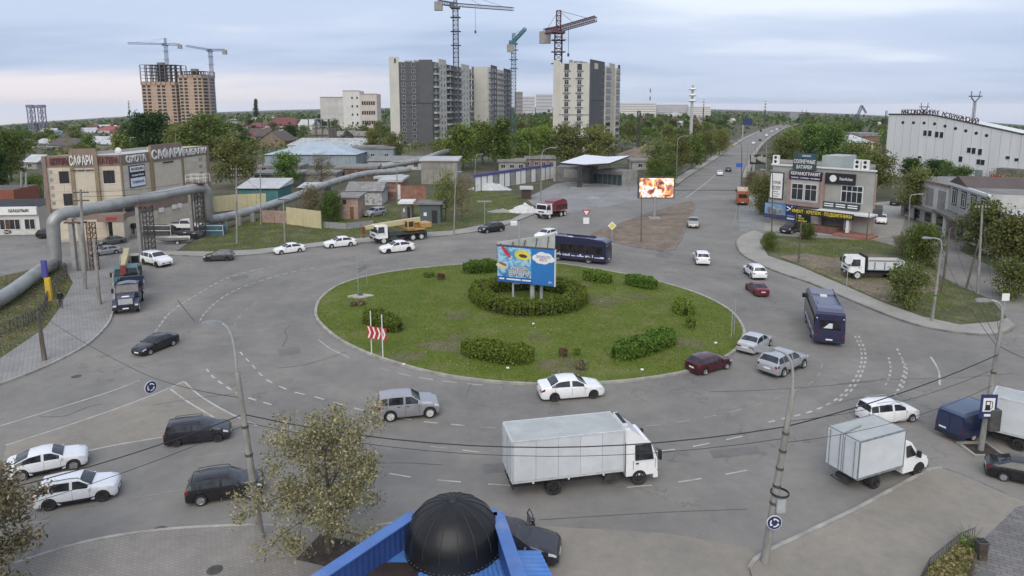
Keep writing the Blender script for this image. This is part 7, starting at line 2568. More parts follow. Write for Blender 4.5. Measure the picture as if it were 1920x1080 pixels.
for k in range(nP):
 a0,a1 = w.L*k/nP,w.L*(k+1)/nP
 mb.quad(w.P(a0,-.05,hz_at(a0)-.1),w.P(a1,-.05,hz_at(a1)-.1),w.P(a1,-9,hz_at(a1)-.1),w.P(a0,-9,hz_at(a0)-.1))
 mb.quad(w.P(a0,-.28,0),w.P(a1,-.28,0),w.P(a1,-.28,hz_at(a1)-.12),w.P(a0,-.28,hz_at(a0)-.12))
mb.quad(w.P(0,-9,0),w.P(0,0,0),w.P(0,0,HF0-.1),w.P(0,-9,HF0-.1))
mb.build('hall_shell',facw,fac)
mb = MB()
for k in range(nP):
 a0,a1 = w.L*k/nP,w.L*(k+1)/nP
 mb.bar(w.P(a0,.1,hz_at(a0)),w.P(a1,.1,hz_at(a1)),.28)
mb.build('roof_edge',metal_dark,fac)
FS = lambda u:wall_su(w,u,10)
txt = 'МЯСОКОМБИНАТ АСТРАХАНСКИЙ'
u_a,u_b = 1690,1828
lm = mat('letter_maroon',(.10,.045,.05),.6,.1,1)
for k,ch in enumerate(txt):
 if ch==' ':
  continue
 s_ = FS(lerp(u_a,u_b,k/(len(txt)-1)))
 w.text(ch,s_,hz_at(s_)+.65,.2,1.55,lm,fac,.08,.02)
mb = MB()
for k in range(20):
 s_ = FS(lerp(u_a,u_b,k/19))
 mb.bar(w.P(s_,.15,hz_at(s_)),w.P(s_,.15,hz_at(s_)+1.6),.08)
mb.build('letter_frame',metal_dark,fac)
for k in range(9):
 s_ = FS(lerp(1690,1848,k/8))
 mb = MB().lathe([(.001,-.02),(.42,-.02),(.42,.02)],(0,0,0),12,'y')
 o = mb.build('round_vent',trim_black,fac,local=True)
 o.location = w.P(s_,.03,hz_at(s_)-2.3)-wloc(fac)
 o.rotation_euler = (0,0,w.rz)
for u,v0_,v1_ in ((1733,244,255),(1742,244,256),(1755,246,258),(1764,247,259),(1818,276,287),(1827,277,289),(1839,279,291),(1804,293,304),(1838,298,309),(1846,299,310),(1816,317,325),(1825,318,326),(1892,292,299),(1909,296,303),(1727,292,297)):
 s_ = FS(u)
 z1_,z0_ = wz(w,s_,v0_),wz(w,s_,v1_)
 w.inst('window',win(1.1,round(z1_-z0_,1),frame_white,0),s_,.02,z0_,fac)
s0,s1 = FS(1834),FS(1848)
w.part('gate',s0,s1,.1,wz(w,s0,318),.02,.12,mat('gate_green_grey',(.20,.24,.235),.7,.08,.6),fac)
w.part('canopy_shed',FS(1885),w.L,0,wz(w,FS(1900),315),.1,3.0,conc_dark,fac)
mb = MB()
for q in (0,2.0):
 mb.bar(w.P(-.6+q*.2,.6,0),w.P(-.6+q*.2,.6,HF0+1),.15)
for k in range(9):
 mb.bar(w.P(-.7,.6,HF0*k/9),w.P(-.1,.6,HF0*(k+.5)/9),.1)
mb.build('ladder',metal_dark,fac)
# ---- old two storey row on the right
A,B = G(1690,402),G(1772,432)
r1,ws = block('shop_row','white single storey shop with a grey roof along the side road',quadpts(A,B,26),7.2,plaster_w,roof_grey,z0=0)
w = ws[0]
for k in range(4):
 w.part('wall_recess',w.L*(k+.2)/4,w.L*(k+.8)/4,3.2,6.2,.0,.06,conc,r1)
 w.part('shop_window',w.L*(k+.25)/4,w.L*(k+.75)/4,.4,2.2,.0,.07,glass_dark,r1)
w.part('awning',0,w.L,2.5,2.75,.0,1.6,conc_dark,r1)
w.part('brick_end',-.1,1.4,0,7.3,.0,.12,brick_pink,r1)
w.part('roof_edge',-.2,w.L+.2,7.0,7.4,-.1,.3,brick_brown,r1)
rl_ = w.part('roof_letters_base',w.L*.82,w.L*1.0,7.4,7.6,-8,-7.6,sign_red,r1)
w.text('АВТО',w.L*.9,8.3,-7.7,1.4,sign_red,rl_,.06,.03)
A,B = G(1775,434),G(1846,472)
r2,ws = block('shop_row','two storey grey house with dark framed windows and a porch along the side road',quadpts(A,B,12),8.0,mat('pale_grey_wall',(.42,.415,.395),.9,.08,.7),roof_grey,z0=0)
w = ws[0]
for k in range(4):
 a = w.L*(k+.5)/4
 w.part('window_recess',a-1.15,a+1.15,4.6,7.2,.0,.05,trim_black,r2)
 w.inst('window',win(1.8,2.2,frame_white,1),a,.06,4.8,r2)
 w.part('shop_front',a-1.2,a+1.2,.3,2.6,.0,.06,glass_dark if k%2 else brick_pink,r2)
g0 = MB().add([w.P(-.3,.25,8.0),w.P(w.L*.5,.25,8.0),w.P(w.L*.22,.25,9.3),w.P(-.3,-12,8.0),w.P(w.L*.5,-12,8.0),w.P(w.L*.22,-12,9.3)],[(0,1,2),(1,4,5,2),(0,2,5,3)])
g0.build('gable_roof',roof_brown,r2)
w.part('porch_roof',-.5,w.L*.6,3.1,3.5,.0,2.2,conc_dark,r2)
w.part('porch_post',-.3,0.1,0,3.1,1.7,2.1,plaster_w,r2)
w.part('porch_post',w.L*.3,w.L*.3+.4,0,3.1,1.7,2.1,plaster_w,r2)
w.part('cornice',-.2,w.L+.2,7.6,8.0,.0,.35,frame_white,r2)
A,B = G(1848,473),G(2010,560)
r3,ws = block('shop_row','long pale store with a white roof strip at the right edge',quadpts(A,B,14),6.2,plaster_w,roof_zinc,z0=0)
w = ws[0]
for k in range(6):
 a = w.L*(k+.5)/6
 w.part('pilaster',a-1.9,a-1.5,0,6.0,.0,.18,frame_white,r3)
 w.inst('window',win(2.0,2.4,metal_dark,1),a,.03,1.2,r3)
w.part('roof_edge',-.2,w.L+.2,5.8,6.3,.0,.4,wood_dark,r3)
# ------------------------------------------------------------------ poles, lamps, wires, signs, pipe, cranes
pole_conc = mat('pole_concrete',(0.27,0.26,0.24),0.9,0.25,2.5,dirt=(.14,.13,.12),dirt_amt=.6,stretch=(1,1,.3))
pole_wood = mat('pole_wood',(0.13,0.11,0.09),0.9,0.3,2,stretch=(1,1,.2))
pole_metal = mat('pole_painted',(0.33,0.34,0.345),0.6,0.15,2)
wire_m = mat('wire_black',(0.02,0.02,0.022),0.6,0.1,1)
lamp_head_m = mat('lamp_head',(0.20,0.205,0.21),0.5,0.1,3)
insul = mat('insulator',(0.38,0.36,0.32),0.4,0.1,3)
def lamp_post(label,base,top,arm=None,m=None,r=.13,head=True,cat='lamp post',name='lamp_post',bands=0,cross=0,z=0.0,gap=0.0,dy=0.0,r1=.6):
 """post standing on photo point base, its tip showing at top; arm = photo point of the lamp head"""
 b = G(*base,z)
 t = at(top[0],top[1],b.y)
 root = empty(name,b,label,cat)
 MB().tube([b-Vector((0,0,.2)),b.lerp(t,.5),t],[r,r*(1+r1)/2,r*r1],10).build('post',m or pole_conc,root,smooth=40)
 if arm:
  h = at(arm[0],arm[1],b.y+dy)
  d = h-t
  c = [t-Vector((0,0,.4)),t+Vector((d.x*.08,d.y*.08,d.z*.55)),t+Vector((d.x*.35,d.y*.35,d.z*.88)),t+Vector((d.x*.75,d.y*.75,d.z*1.0)),h]
  MB().tube(catmull(c,4),[.06]*17,7).build('lamp_arm',pole_metal if m is not metal_dark else metal_dark,root,smooth=60)
  if head:
   e = Vector((d.x,d.y,0))
   e = e.normalized() if e.length>.05 else Vector((1,0,0))
   k = Vector((-e.y,e.x,0))
   mb = MB()
   L_,w_ = .75,.19
   v = []
   for q,ww,hh in ((-.25,.07,.05),(.0,w_,.10),(.4,w_*1.05,.11),(L_-.1,w_*.6,.05)):
    p = h+e*q
    v.append([p-k*ww-Vector((0,0,.06)),p+k*ww-Vector((0,0,.06)),p+k*ww*.7+Vector((0,0,hh)),p-k*ww*.7+Vector((0,0,hh))])
   b0 = len(mb.v)
   for r_ in v:
    mb.v.extend([tuple(x) for x in r_])
   for i in range(3):
    for j in range(4):
     mb.f.append((i*4+j,i*4+(j+1)%4,(i+1)*4+(j+1)%4,(i+1)*4+j))
     mb.m.append(0)
   mb.f += [(3,2,1,0),(12,13,14,15)]
   mb.m += [0,0]
   mb.build('lamp_head',lamp_head_m,root)
 for k in range(bands):
  p = b.lerp(t,.35+.5*k/max(1,bands))
  q = r*lerp(1,r1,.35+.5*k/max(1,bands))+.02
  MB().tube([p,p+(t-b).normalized()*.12],q,10).build('steel_band',metal_dark,root)
 for k in range(cross):
  p = b.lerp(t,.97-.08*k)
  MB().bar(p+Vector((-.8,0,0)),p+Vector((.8,.1,0)),.09).build('crossarm',metal_dark,root)
  for x in (-.7,-.35,.35,.7):
   MB().lathe([(.05,0),(.07,.08),(.04,.2)],p+Vector((x,0,.05)),8).build('insulator',insul,root)
 return root
P1 = lamp_post('tall concrete lamp post at the plaza kerb left of the yellowish tree',(490,1013),(445,700),(406,606),r=.19,bands=3)
P2 = lamp_post('tall banded lamp post at the kerb left of the small box lorry',(1432,1056),(1487,730),(1441,655),r=.19,bands=5)
P3 = lamp_post('concrete lamp post in a square planter by the fuel sign',(1838,845),(1879,600),(1850,563),r=.17,bands=2)
LAMPS = [('curved lamp post on the right pavement beside the verge',(1747,604),(1766,462),(1742,446),pole_conc,.14,1),('dark lamp post before the corner shop billboard',(1447,440),(1449,338),(1433,318),metal_dark,.09,0),('lamp post at the far kerb right of the truck crane',(851,440),(854,334),(859,322),pole_conc,.12,0),('lamp post beside the red topped lorry',(1014,378),(1015,298),(1038,277),pole_conc,.12,0),('lamp post left of the far road, nearer one',(1268,337),(1270,268),(1287,255),pole_conc,.12,0),('thin post left of the far road, further one',(1304,318),(1305,264),None,pole_conc,.11,0),('dark lamp post at the right edge of the far road',(1390,347),(1391,282),(1374,265),metal_dark,.12,0),('pale lamp post at the side road mouth',(1703,437),(1706,372),(1724,364),pole_conc,.12,0),('lamp post behind the blue topped wall',(890,335),(892,297),(902,289),pole_metal,.09,0),('lamp post behind the corner shop roof',(1626,330),(1626,322),(1632,314),pole_metal,.09,0)]
for lab,b_,t_,a_,m_,r_,bn in LAMPS:
 lamp_post(lab,b_,t_,a_,m_,r_,bands=bn)
POLES = [('tall concrete power pole rising before the overhead pipe',(160,544),(151,355),pole_conc,.20,2),('stout concrete power pole on the left pavement',(187,573),(176,447),pole_conc,.21,0),('weathered stub pole at the left pavement edge',(84,678),(71,585),pole_wood,.20,0),('power pole on the verge right of the beige shop',(444,458),(443,314),pole_conc,.15,2),('thin pole on the verge behind the first white sedan',(489,422),(488,318),pole_conc,.13,0),('crooked topped pole at the kerb behind the white sedans',(534,455),(531,372),pole_conc,.13,1),('dark wooden pole on the right verge',(1766,548),(1781,428),pole_wood,.14,0),('leaning pole of the braced pair by the side road',(1810,545),(1836,450),pole_wood,.13,0),('upright pole of the braced pair by the side road',(1833,552),(1842,385),pole_conc,.15,1),('wooden pole on the right verge by the small bushes',(1497,494),(1503,407),pole_wood,.12,0),('wooden pole at the corner shop steps',(1624,452),(1630,398),pole_wood,.10,0),('rusty pole in front of the lit screen',(1202,455),(1203,366),pole_wood,.09,0),('concrete pole right of the filling station',(1180,358),(1182,288),pole_conc,.13,0),('concrete pole behind the pink brick shed',(745,384),(744,302),pole_conc,.14,1),('tall thin pole behind the blue topped wall',(993,322),(994,264),pole_conc,.11,0),('pole in the road footway, nearest of three',(1401,334),(1402,272),pole_conc,.12,0),('pole in the road footway, middle of three',(1416,300),(1417,250),pole_conc,.14,0),('pole in the road footway, furthest of three',(1432,278),(1433,240),pole_conc,.16,0),('pole left of the corner shop',(1437,340),(1437,256),pole_conc,.12,0),('thin pole behind the green booth',(770,300),(770,268),pole_conc,.14,0),('pale pole above the beige shop roof',(329,330),(329,250),pole_conc,.14,0),('pole left of the beige shop among the trees',(84,395),(84,318),pole_conc,.13,1),('twin chimney post, left one, beside the beige shop',(41,395),(40,322),conc,.3,0),('twin chimney post, right one, beside the beige shop',(49,395),(49,324),conc,.3,0)]
for lab,b_,t_,m_,r_,cr_ in POLES:
 lamp_post(lab,b_,t_,None,m_,r_,cat='pole',name='utility_pole',cross=cr_)
 # furniture on the big posts
b = G(1838,845)
pl_ = empty('planter',b,'square kerbed planter at the foot of the fuel sign post','planter')
MB().box(b.x-.75,b.x+.75,b.y-.7,b.y+.7,0,.06).build('soil',mat('tree_pit_soil',(.055,.045,.038)),pl_)
mb = MB()
for x0,x1,y0,y1 in ((-.9,.9,-.85,-.7),(-.9,.9,.7,.85),(-.9,-.75,-.7,.7),(.75,.9,-.7,.7)):
 mb.box(b.x+x0,b.x+x1,b.y+y0,b.y+y1,0,.16)
mb.build('kerb_frame',kerb_mat,pl_)
def plate_sign(label,base,vt,w,h,m,post_r=.04,extra=None,kind='rect',name='road_sign',z=0.0,face=0.0):
 b_ = G(*base,z)
 zt = ZT(b_.y,vt)
 root = empty(name,b_,label,'sign')
 MB().tube([b_,Vector((b_.x,b_.y,zt))],post_r,7).build('post',pole_metal,root)
 mb = MB()
 c = Vector((b_.x,b_.y-.06,zt-h/2))
 if kind=='rect':
  mb.box(c.x-w/2,c.x+w/2,c.y-.02,c.y+.02,c.z-h/2,c.z+h/2)
 else :
  pts = []
  if kind=='disc':
   pts = [(math.cos(a),math.sin(a)) for a in [2*math.pi*k/24 for k in range(24)]]
  elif kind=='diamond':
   pts = [(0,1),(-1,0),(0,-1),(1,0)]
  elif kind=='yield':
   pts = [(0,-1),(1,.8),(-1,.8)]
  q = [(c.x+x*w/2,c.z+y*h/2) for x,y in pts]
  mb.add([(x,c.y-.02,z_) for x,z_ in q]+[(x,c.y+.02,z_) for x,z_ in q],[tuple(range(len(q))),tuple(reversed(range(len(q),2*len(q))))])
 pn = mb.build('plate',m,root)
 return root,c,pn
 # fuel sign on the planter post
c = at(1853,762,b.y-.25)
fsn = empty('fuel_sign',c-Vector((0,0,.6)),'blue fuel pump sign on the planter post','sign')
fw,fhh = .95,1.45
M_ = lambda o,f:o
mb = MB().box(c.x-fw/2,c.x+fw/2,c.y-.03,c.y,c.z-fhh/2,c.z+fhh/2)
mb.build('plate',sign_navy,fsn)
MB().box(c.x-.34,c.x+.34,c.y-.045,c.y-.032,c.z-.30,c.z+.52).build('white_field',sign_white,fsn)
mb = MB().box(c.x-.20,c.x+.08,c.y-.058,c.y-.047,c.z-.16,c.z+.36)
mb.box(c.x-.24,c.x+.12,c.y-.058,c.y-.047,c.z-.22,c.z-.165)
mb.tube([(c.x+.09,c.y-.052,c.z-.1),(c.x+.2,c.y-.052,c.z-.08),(c.x+.2,c.y-.052,c.z+.25),(c.x+.12,c.y-.052,c.z+.34)],.02,5)
mb.build('pump_symbol',sign_black,fsn)
MB().box(c.x-.15,c.x+.03,c.y-.064,c.y-.059,c.z+.12,c.z+.30).build('pump_window',sign_white,fsn)
MB().box(c.x-.22,c.x+.22,c.y-.045,c.y-.032,c.z-.6,c.z-.45).build('distance_text_bar',sign_white,fsn)
def roundabout_disc(label,c,r,face_dir=None,name='roundabout_sign',hang=None):
 root = empty(name,c-Vector((0,0,r)),label,'sign')
 rot = Matrix.Rotation(face_dir or 0.0,4,'Z')
 def put(mb,nm,m):
  o = mb.build(nm,m,root,local=True)
  o.location = (0,0,r)
  o.rotation_euler = (0,0,face_dir or 0.0)
  return o
 put(MB().lathe([(.001,0),(r,0),(r,.03)],(0,0,0),24,'y'),'rim_disc',sign_white)
 put(MB().lathe([(.001,-.012),(r*.92,-.012)],(0,0,0),24,'y'),'blue_disc',sign_navy)
 for k in range(3):
  a0 = k*2.094+.3
  mb = MB()
  pts_o,pts_i = [],[]
  for q in range(7):
   a = a0+1.25*q/6
   pts_o.append((r*.62*math.cos(a),-.024,r*.62*math.sin(a)))
   pts_i.append((r*.44*math.cos(a),-.024,r*.44*math.sin(a)))
  for q in range(6):
   mb.quad(pts_o[q],pts_i[q],pts_i[q+1],pts_o[q+1])
  a = a0+1.25
  tip = (r*.53*math.cos(a+.45),-.024,r*.53*math.sin(a+.45))
  mb.add([(r*.74*math.cos(a),-.024,r*.74*math.sin(a)),(r*.30*math.cos(a),-.024,r*.30*math.sin(a)),tip],[(0,1,2)])
  put(mb,'arrow',sign_white)
 return root
bb2 = G(1432,1056)
roundabout_disc('round blue roundabout sign strapped to the banded lamp post',at(1452,980,bb2.y-.3),.33)
# coil and junk boxes on that post
p = at(1462,925,bb2.y)
mb = MB()
for k in range(3):
 mb.tube([(p.x+.38*math.cos(a),p.y+.38*math.sin(a),p.z+.03*k) for a in [2*math.pi*q/16 for q in range(17)]],.025,5)
mb.build('cable_coil',wire_m,P2)
MB().bevbox(p.x-.2,p.x+.2,p.y-.3,p.y+.1,p.z-.75,p.z-.15,.04).build('junction_box',pole_metal,P2)
p = at(1858,795,b.y)
mb = MB().bevbox(p.x-.3,p.x+.35,p.y-.35,p.y+.1,p.z-.3,p.z+1.0,.05)
mb.build('junction_box',metal_dark,P3)
def wire(label,pts,r=.02,sag=.6,n=14,m=None,name='overhead_wire'):
 pts = [Vector(p) for p in pts]
 mb = MB()
 path = []
 for i in range(len(pts)-1):
  a,b_ = pts[i],pts[i+1]
  s_ = sag[i] if isinstance(sag,(list,tuple)) else sag
  for k in range(n if i<len(pts)-2 else n+1):
   t = k/n
   q = a.lerp(b_,t)
   q.z -= s_*4*t*(1-t)
   path.append(q)
 mb.tube(path,r,5,False)
 return mb.thing(name,m or wire_m,path[0],label,'wire')
y1,y2,y3 = G(490,1013).y,G(1432,1056).y,G(1838,845).y
yL = G(-260,1010).y
w1 = [at(458,777,y1),at(1473,800,y2),at(1873,664,y3)]
wire('thick black cable sagging between the three lamp posts',w1,.028,[1.25,.3])
wire('thin lower cable sagging between the left and banded lamp posts',[at(461,792,y1),at(1470,822,y2)],.014,1.2)
wire('black cable from the left lamp post towards the lower left',[at(456,777,y1),at(-140,950,y1-3)],.024,.35)
wire('thin black cable below it towards the lower left',[at(460,797,y1),at(-140,1000,y1-3)],.014,.3)
wire('thin wire from the banded post to the planter post, upper',[at(1476,790,y2),at(1868,690,y3)],.012,.5)
wire('thin wire from the banded post to the planter post, lower',[at(1470,830,y2),at(1862,722,y3)],.012,.55)
wire('wire from the planter post leaving at the right edge',[at(1875,650,y3),at(2050,700,y3-6)],.016,.3)
yv = G(1747,604).y
wire('wire from the planter post up to the curved lamp post',[at(1873,655,y3),at(1766,470,yv)],.016,.5)
wire('second wire from the planter post to the dark wooden pole',[at(1875,648,y3),at(1781,432,G(1766,548).y)],.016,.5)
wire('third wire from the planter post to the braced pole',[at(1877,645,y3),at(1842,392,G(1833,552).y)],.016,.5)
yp = G(84,678).y
hw_ = [at(76,590,yp),at(281,706,(yp+y1)/2+2),at(447,745,y1)]
wire('span wire carrying the hanging roundabout sign',hw_,.016,[.25,.15])
hs = hw_[1]-Vector((0,0,.72))
roundabout_disc('roundabout sign hanging from the span wire over the road',hs,.42,1.05)
wire('long power line passing over the beige shop forecourt',[at(151,360,G(160,544).y),at(443,318,G(444,458).y),at(531,374,G(534,455).y)],.02,.8)
wire('second power line above the forecourt',[at(155,368,G(160,544).y),at(443,326,G(444,458).y)],.02,.9)
# ---------------- arrow board, empty frames, island furniture
a0,a1 = G(697,664,.2),G(718,670,.2)
ab = empty('arrow_board',a0,'red and white chevron board on two tall white posts at the lawn edge','sign')
for p_,vt in ((a0,583),(a1,590)):
 MB().tube([p_,Vector((p_.x,p_.y,ZT(p_.y,vt)))],.045,8).build('post',frame_white,ab)
q0,q1 = at(688,610,a0.y-.08),at(724,617,a1.y-.08)
w = Wall((q0.x,q0.y),(q1.x,q1.y))
zc0 = ZT(a0.y,633)
zc1 = ZT(a0.y,610)
w.part('plate',0,w.L,zc0,zc1,-.02,.02,sign_red,ab)
n = 4
for k in range(n):
 s0 = w.L*(k+.12)/n
 mb = MB()
 ww = w.L/n*.34
 md = (zc0+zc1)/2
 ad = w.L/n*.42
 P = lambda s_,z:w.P(s_,.03,z)
 mb.quad(P(s0,zc1-.04),P(s0+ad,md),P(s0+ad+ww,md),P(s0+ww,zc1-.04))
 mb.quad(P(s0,zc0+.04),P(s0+ww,zc0+.04),P(s0+ad+ww,md),P(s0+ad,md))
 mb.build('chevron',sign_white,ab)
for lab,pts_ in (('empty sign frame of two thin posts at the far left lawn edge',((672,552,480),(688,535,475))),('two thin bare posts at the right tip of the lawn',((1371,634,570),(1376,628,562)))):
 g = empty('sign_frame',G(pts_[0][0],pts_[0][1],.15),lab,'sign frame')
 tops = []
 for u,v,vt in pts_:
  p_ = G(u,v,.12)
  MB().tube([p_,Vector((p_.x,p_.y,ZT(p_.y,vt)))],.035,6).build('post',pole_metal,g)
  tops.append((p_,ZT(p_.y,vt)))
 for f in (.55,.62) if 'empty' in lab else ():
  MB().bar(tops[0][0]+Vector((0,0,tops[0][1]*f)),tops[1][0]+Vector((0,0,tops[1][1]*f)),.06).build('crossbar',metal_dark,g)
slabm = mat('pale_concrete',(.40,.385,.34),.9,.15,1.5)
p = G(676,558,.15)
mb = MB()
mb.hexa([(p.x+x,p.y+y,.13) for x,y in ((-1.3,-.2),(.2,-.8),(1.4,.1),(-.1,.75))]+[(p.x+x,p.y+y,.42) for x,y in ((-1.3,-.2),(.2,-.8),(1.4,.1),(-.1,.75))])
mb.mi = 0
sl = mb.thing('concrete_slab',slabm,p,'square concrete slab over a shaft on the left of the lawn','slab')
mb = MB().lathe([(.001,.02),(.30,.02),(.32,0)],(0,0,0),16)
o = mb.build('manhole_cover',mhole,sl,local=True)
o.location = (0,-.05,.43)
p = G(737,566,.2)
mb = MB().lathe([(.36,.12),(.38,.3),(.78,.3),(.82,.12)],(p.x,p.y,0),20)
rg = mb.thing('concrete_ring',slabm,p,'round concrete shaft ring right of the slab on the lawn','shaft ring')
mb = MB().lathe([(.001,.08),(.36,.08)],(0,0,.0),16)
mb.build('shaft_lid',mhole,rg,local=True)
# ---------------- billboard on the lawn
c0,c1 = G(962,566,.4),G(1015,568,.4)
zt_,zb_ = ZT(c0.y,462),ZT(c0.y,530)
f0 = at(932,500,c0.y+.6)
f1 = at(1040,500,c0.y-1.6)
w = Wall((f0.x,f0.y),(f1.x,f1.y))
bl = empty('billboard',G(990,566,.4),'blue billboard with water park print standing in the ring hedge','billboard')
for u,v,r_ in ((962,566,.11),(998,568,.24),(1015,568,.16)):
 p_ = G(u,v,.4)
 MB().tube([p_-Vector((0,0,.3)),Vector((p_.x,p_.y+.35,zb_+.6))],r_,8).build('post',pole_metal,bl)
w.part('panel_body',0,w.L,zb_,zt_,-.22,0,metal_dark,bl)
blue_p = mat('print_blue',(.03,.17,.46),.45,.06,.6)
w.part('print_sheet',.03,w.L-.03,zb_+.03,zt_-.03,0,.012,blue_p,bl)
def splash(name):
 m = bpy.data.materials.new(name)
 m.use_nodes = True
 nt = m.node_tree
 L = nt.links.new
 t = nt.nodes.new('ShaderNodeTexCoord')
 nz = nt.nodes.new('ShaderNodeTexNoise')
 nz.inputs['Scale'].default_value = 1.1
 nz.inputs['Detail'].default_value = 5
 nz.inputs['Distortion'].default_value = 1.2
 L(t.outputs['Object'],nz.inputs['Vector'])
 rp = nt.nodes.new('ShaderNodeValToRGB')
 e = rp.color_ramp.elements
 cols = [(.30,(.03,.15,.40)),(.46,(.08,.30,.52)),(.57,(.42,.60,.68)),(.66,(.10,.36,.56))]
 while len(e)<4:
  e.new(.5)
 for k,(q,c) in enumerate(cols):
  e[k].position = q
  e[k].color = (*c,1)
 L(nz.outputs[0],rp.inputs[0])
 L(rp.outputs[0],nt.nodes['Principled BSDF'].inputs['Base Color'])
 nt.nodes['Principled BSDF'].inputs['Roughness'].default_value = .5
 return m
zs = lambda f:lerp(zb_,zt_,f)
w.part('photo_print',.06,w.L*.60,zs(.16),zs(.97),.012,.018,splash('print_water'),bl)
def blob(w_,sx,fz,rx,rz_,m,nm,rot=0.0,out=.022):
 mb = MB()
 pts = []
 for k in range(16):
  a = 2*math.pi*k/16
  x,z = rx*math.cos(a),rz_*math.sin(a)
  pts.append(w_.P(w_.L*sx+x*math.cos(rot)-z*math.sin(rot),out,zs(fz)+x*math.sin(rot)+z*math.cos(rot)))
 mb.poly(pts)
 return mb.build(nm,m,bl)
blob(w,.16,.84,.75,.22,mat('print_red',(.50,.05,.06),.5,.1,1),'printed_slide',-.9)
blob(w,.45,.78,.85,.5,mat('print_yellow',(.66,.55,.08),.5,.1,1),'printed_raft',-.1)
blob(w,.46,.76,.45,.18,mat('print_dark',(.05,.045,.04),.6,.2,2),'printed_figure',-.1,.027)
blob(w,.09,.44,.65,.26,mat('print_sand',(.60,.50,.30),.5,.1,1),'printed_float',-.2)
blob(w,.10,.50,.45,.12,mat('print_brown',(.24,.08,.06),.5,.1,1),'printed_figure',-.35,.027)
w.part('print_strip',.03,w.L*.62,zs(.02),zs(.155),.012,.02,mat('print_deep_blue',(.02,.11,.36),.5,.05,1),bl)
for t_,q_,f_,sz_,k_ in (('АКВАПАРК',.41,.40,.62,.26),('ЖЕМЧУЖИНА',.39,.27,.72,.38)):
 w.text(t_,w.L*q_,zs(f_),.024,sz_,sign_navy,bl,.003,.06,w.L*(k_+.02))
w.text('АКВАПАРК',w.L*.41,zs(.40),.03,.62,sign_white,bl,.006,.006,w.L*.26)
w.text('ЖЕМЧУЖИНА',w.L*.39,zs(.27),.03,.72,sign_white,bl,.006,.010,w.L*.38)
for a0_,a1_ in ((.04,.13),(.17,.42),(.44,.60)):
 w.part('print_small_text',w.L*a0_,w.L*a1_,zs(.075),zs(.115),.02,.026,sign_white,bl)
for k,(sx,fz,rb9) in enumerate(((.70,.74,.5),(.78,.80,.58),(.87,.78,.55),(.93,.72,.42),(.82,.70,.62),(.74,.68,.45))):
 blob(w,sx,fz,rb9,rb9*.72,sign_white,'cloud_print',0,.021+.001*k)
w.text('ПОГРУЗИСЬ В ЛЕТО',w.L*.81,zs(.77),.032,.36,sign_blue,bl,.004,.002,w.L*.24)
w.text('ВМЕСТЕ',w.L*.81,zs(.69),.032,.34,sign_red,bl,.004,.002,w.L*.13)
w.text('0+',w.L*.93,zs(.10),.03,.34,sign_white,bl,.004,.004)
mb = MB()
for s_,z in ((0,zt_),(w.L,zt_)):
 pass
w.part('frame_edge',-.05,w.L+.05,zt_-.01,zt_+.08,-.22,.05,metal_dark,bl)
w.part('frame_edge',w.L-.01,w.L+.08,zb_,zt_,-.22,.05,frame_white,bl)
# back panel of the V
f2 = at(1043,500,c0.y+5.2)
wb = Wall((f2.x,f2.y),(f0.x,f0.y))
wb.part('rear_panel',.2,wb.L-.1,zb_+.1,zt_+.3,-.0,.12,mat('rear_white',(.50,.50,.48),.8,.1,1),bl)
mb = MB()
for k in range(5):
 a_,b_ = w.P(w.L*(k+.3)/5,-.2,zt_-.1),wb.P(wb.L*(1-(k+.3)/5),0,zt_+.1)
 mb.bar(a_,b_,.09)
mb.build('brace',metal_dark,bl)
MB().tube([w.P(w.L*.3,-1.5,zt_-.5),w.P(w.L*.3,-1.5,zt_+2.2)],.08,7).build('camera_mast',pole_metal,bl)
MB().bevbox(*sorted((w.P(w.L*.3,0,0).x-.35,w.P(w.L*.3,0,0).x+.35)),c0.y+1.2,c0.y+1.7,zt_+1.9,zt_+2.3,.05).build('camera_head',frame_white,bl)
p_ = G(968,552,.4)
MB().box(p_.x-.4,p_.x+.4,p_.y-.5,p_.y-.45,zb_-.75,zb_-.25).build('small_plate',sign_white,bl)
# ---------------- lit screen on a post
b = G(1227,410,.1)
z0_,z1_ = ZT(b.y,370),ZT(b.y,334)
x0,x1 = XT(1198,b.y,z0_),XT(1262,b.y,z0_)
ls = empty('led_screen',b,'lit advertising screen on a single post on the bare soil','screen')
MB().tube([b,Vector((b.x,b.y,z0_+.2))],.28,10).build('post',metal_grey,ls)
MB().box(x0-.2,x1+.2,b.y-.1,b.y+.5,z0_-.2,z1_+.2).build('housing',metal_dark,ls)
m = bpy.data.materials.new('screen_picture')
m.use_nodes = True
nt = m.node_tree
tcx = nt.nodes.new('ShaderNodeTexCoord')
nz = nt.nodes.new('ShaderNodeTexNoise')
nz.inputs['Scale'].default_value = .8
nz.inputs['Detail'].default_value = 4
nz.inputs['Distortion'].default_value = .8
nt.links.new(tcx.outputs['Object'],nz.inputs['Vector'])
rp = nt.nodes.new('ShaderNodeValToRGB')
e = rp.color_ramp.elements
cols = [(.30,(.03,.01,.02)),(.42,(.30,.08,.10)),(.50,(.9,.45,.12)),(.57,(1,.93,.9)),(.68,(.55,.28,.45))]
while len(e)<5:
 e.new(.5)
for k,(q,c) in enumerate(cols):
 e[k].position = q
 e[k].color = (*c,1)
nt.links.new(nz.outputs[0],rp.inputs[0])
pb = nt.nodes['Principled BSDF']
pb.inputs['Base Color'].default_value = (.02,.02,.02,1)
nt.links.new(rp.outputs[0],pb.inputs['Emission Color'])
pb.inputs['Emission Strength'].default_value = .95
MB().quad((x0,b.y-.11,z0_),(x1,b.y-.11,z0_),(x1,b.y-.11,z1_),(x0,b.y-.11,z1_)).build('screen',m,ls)
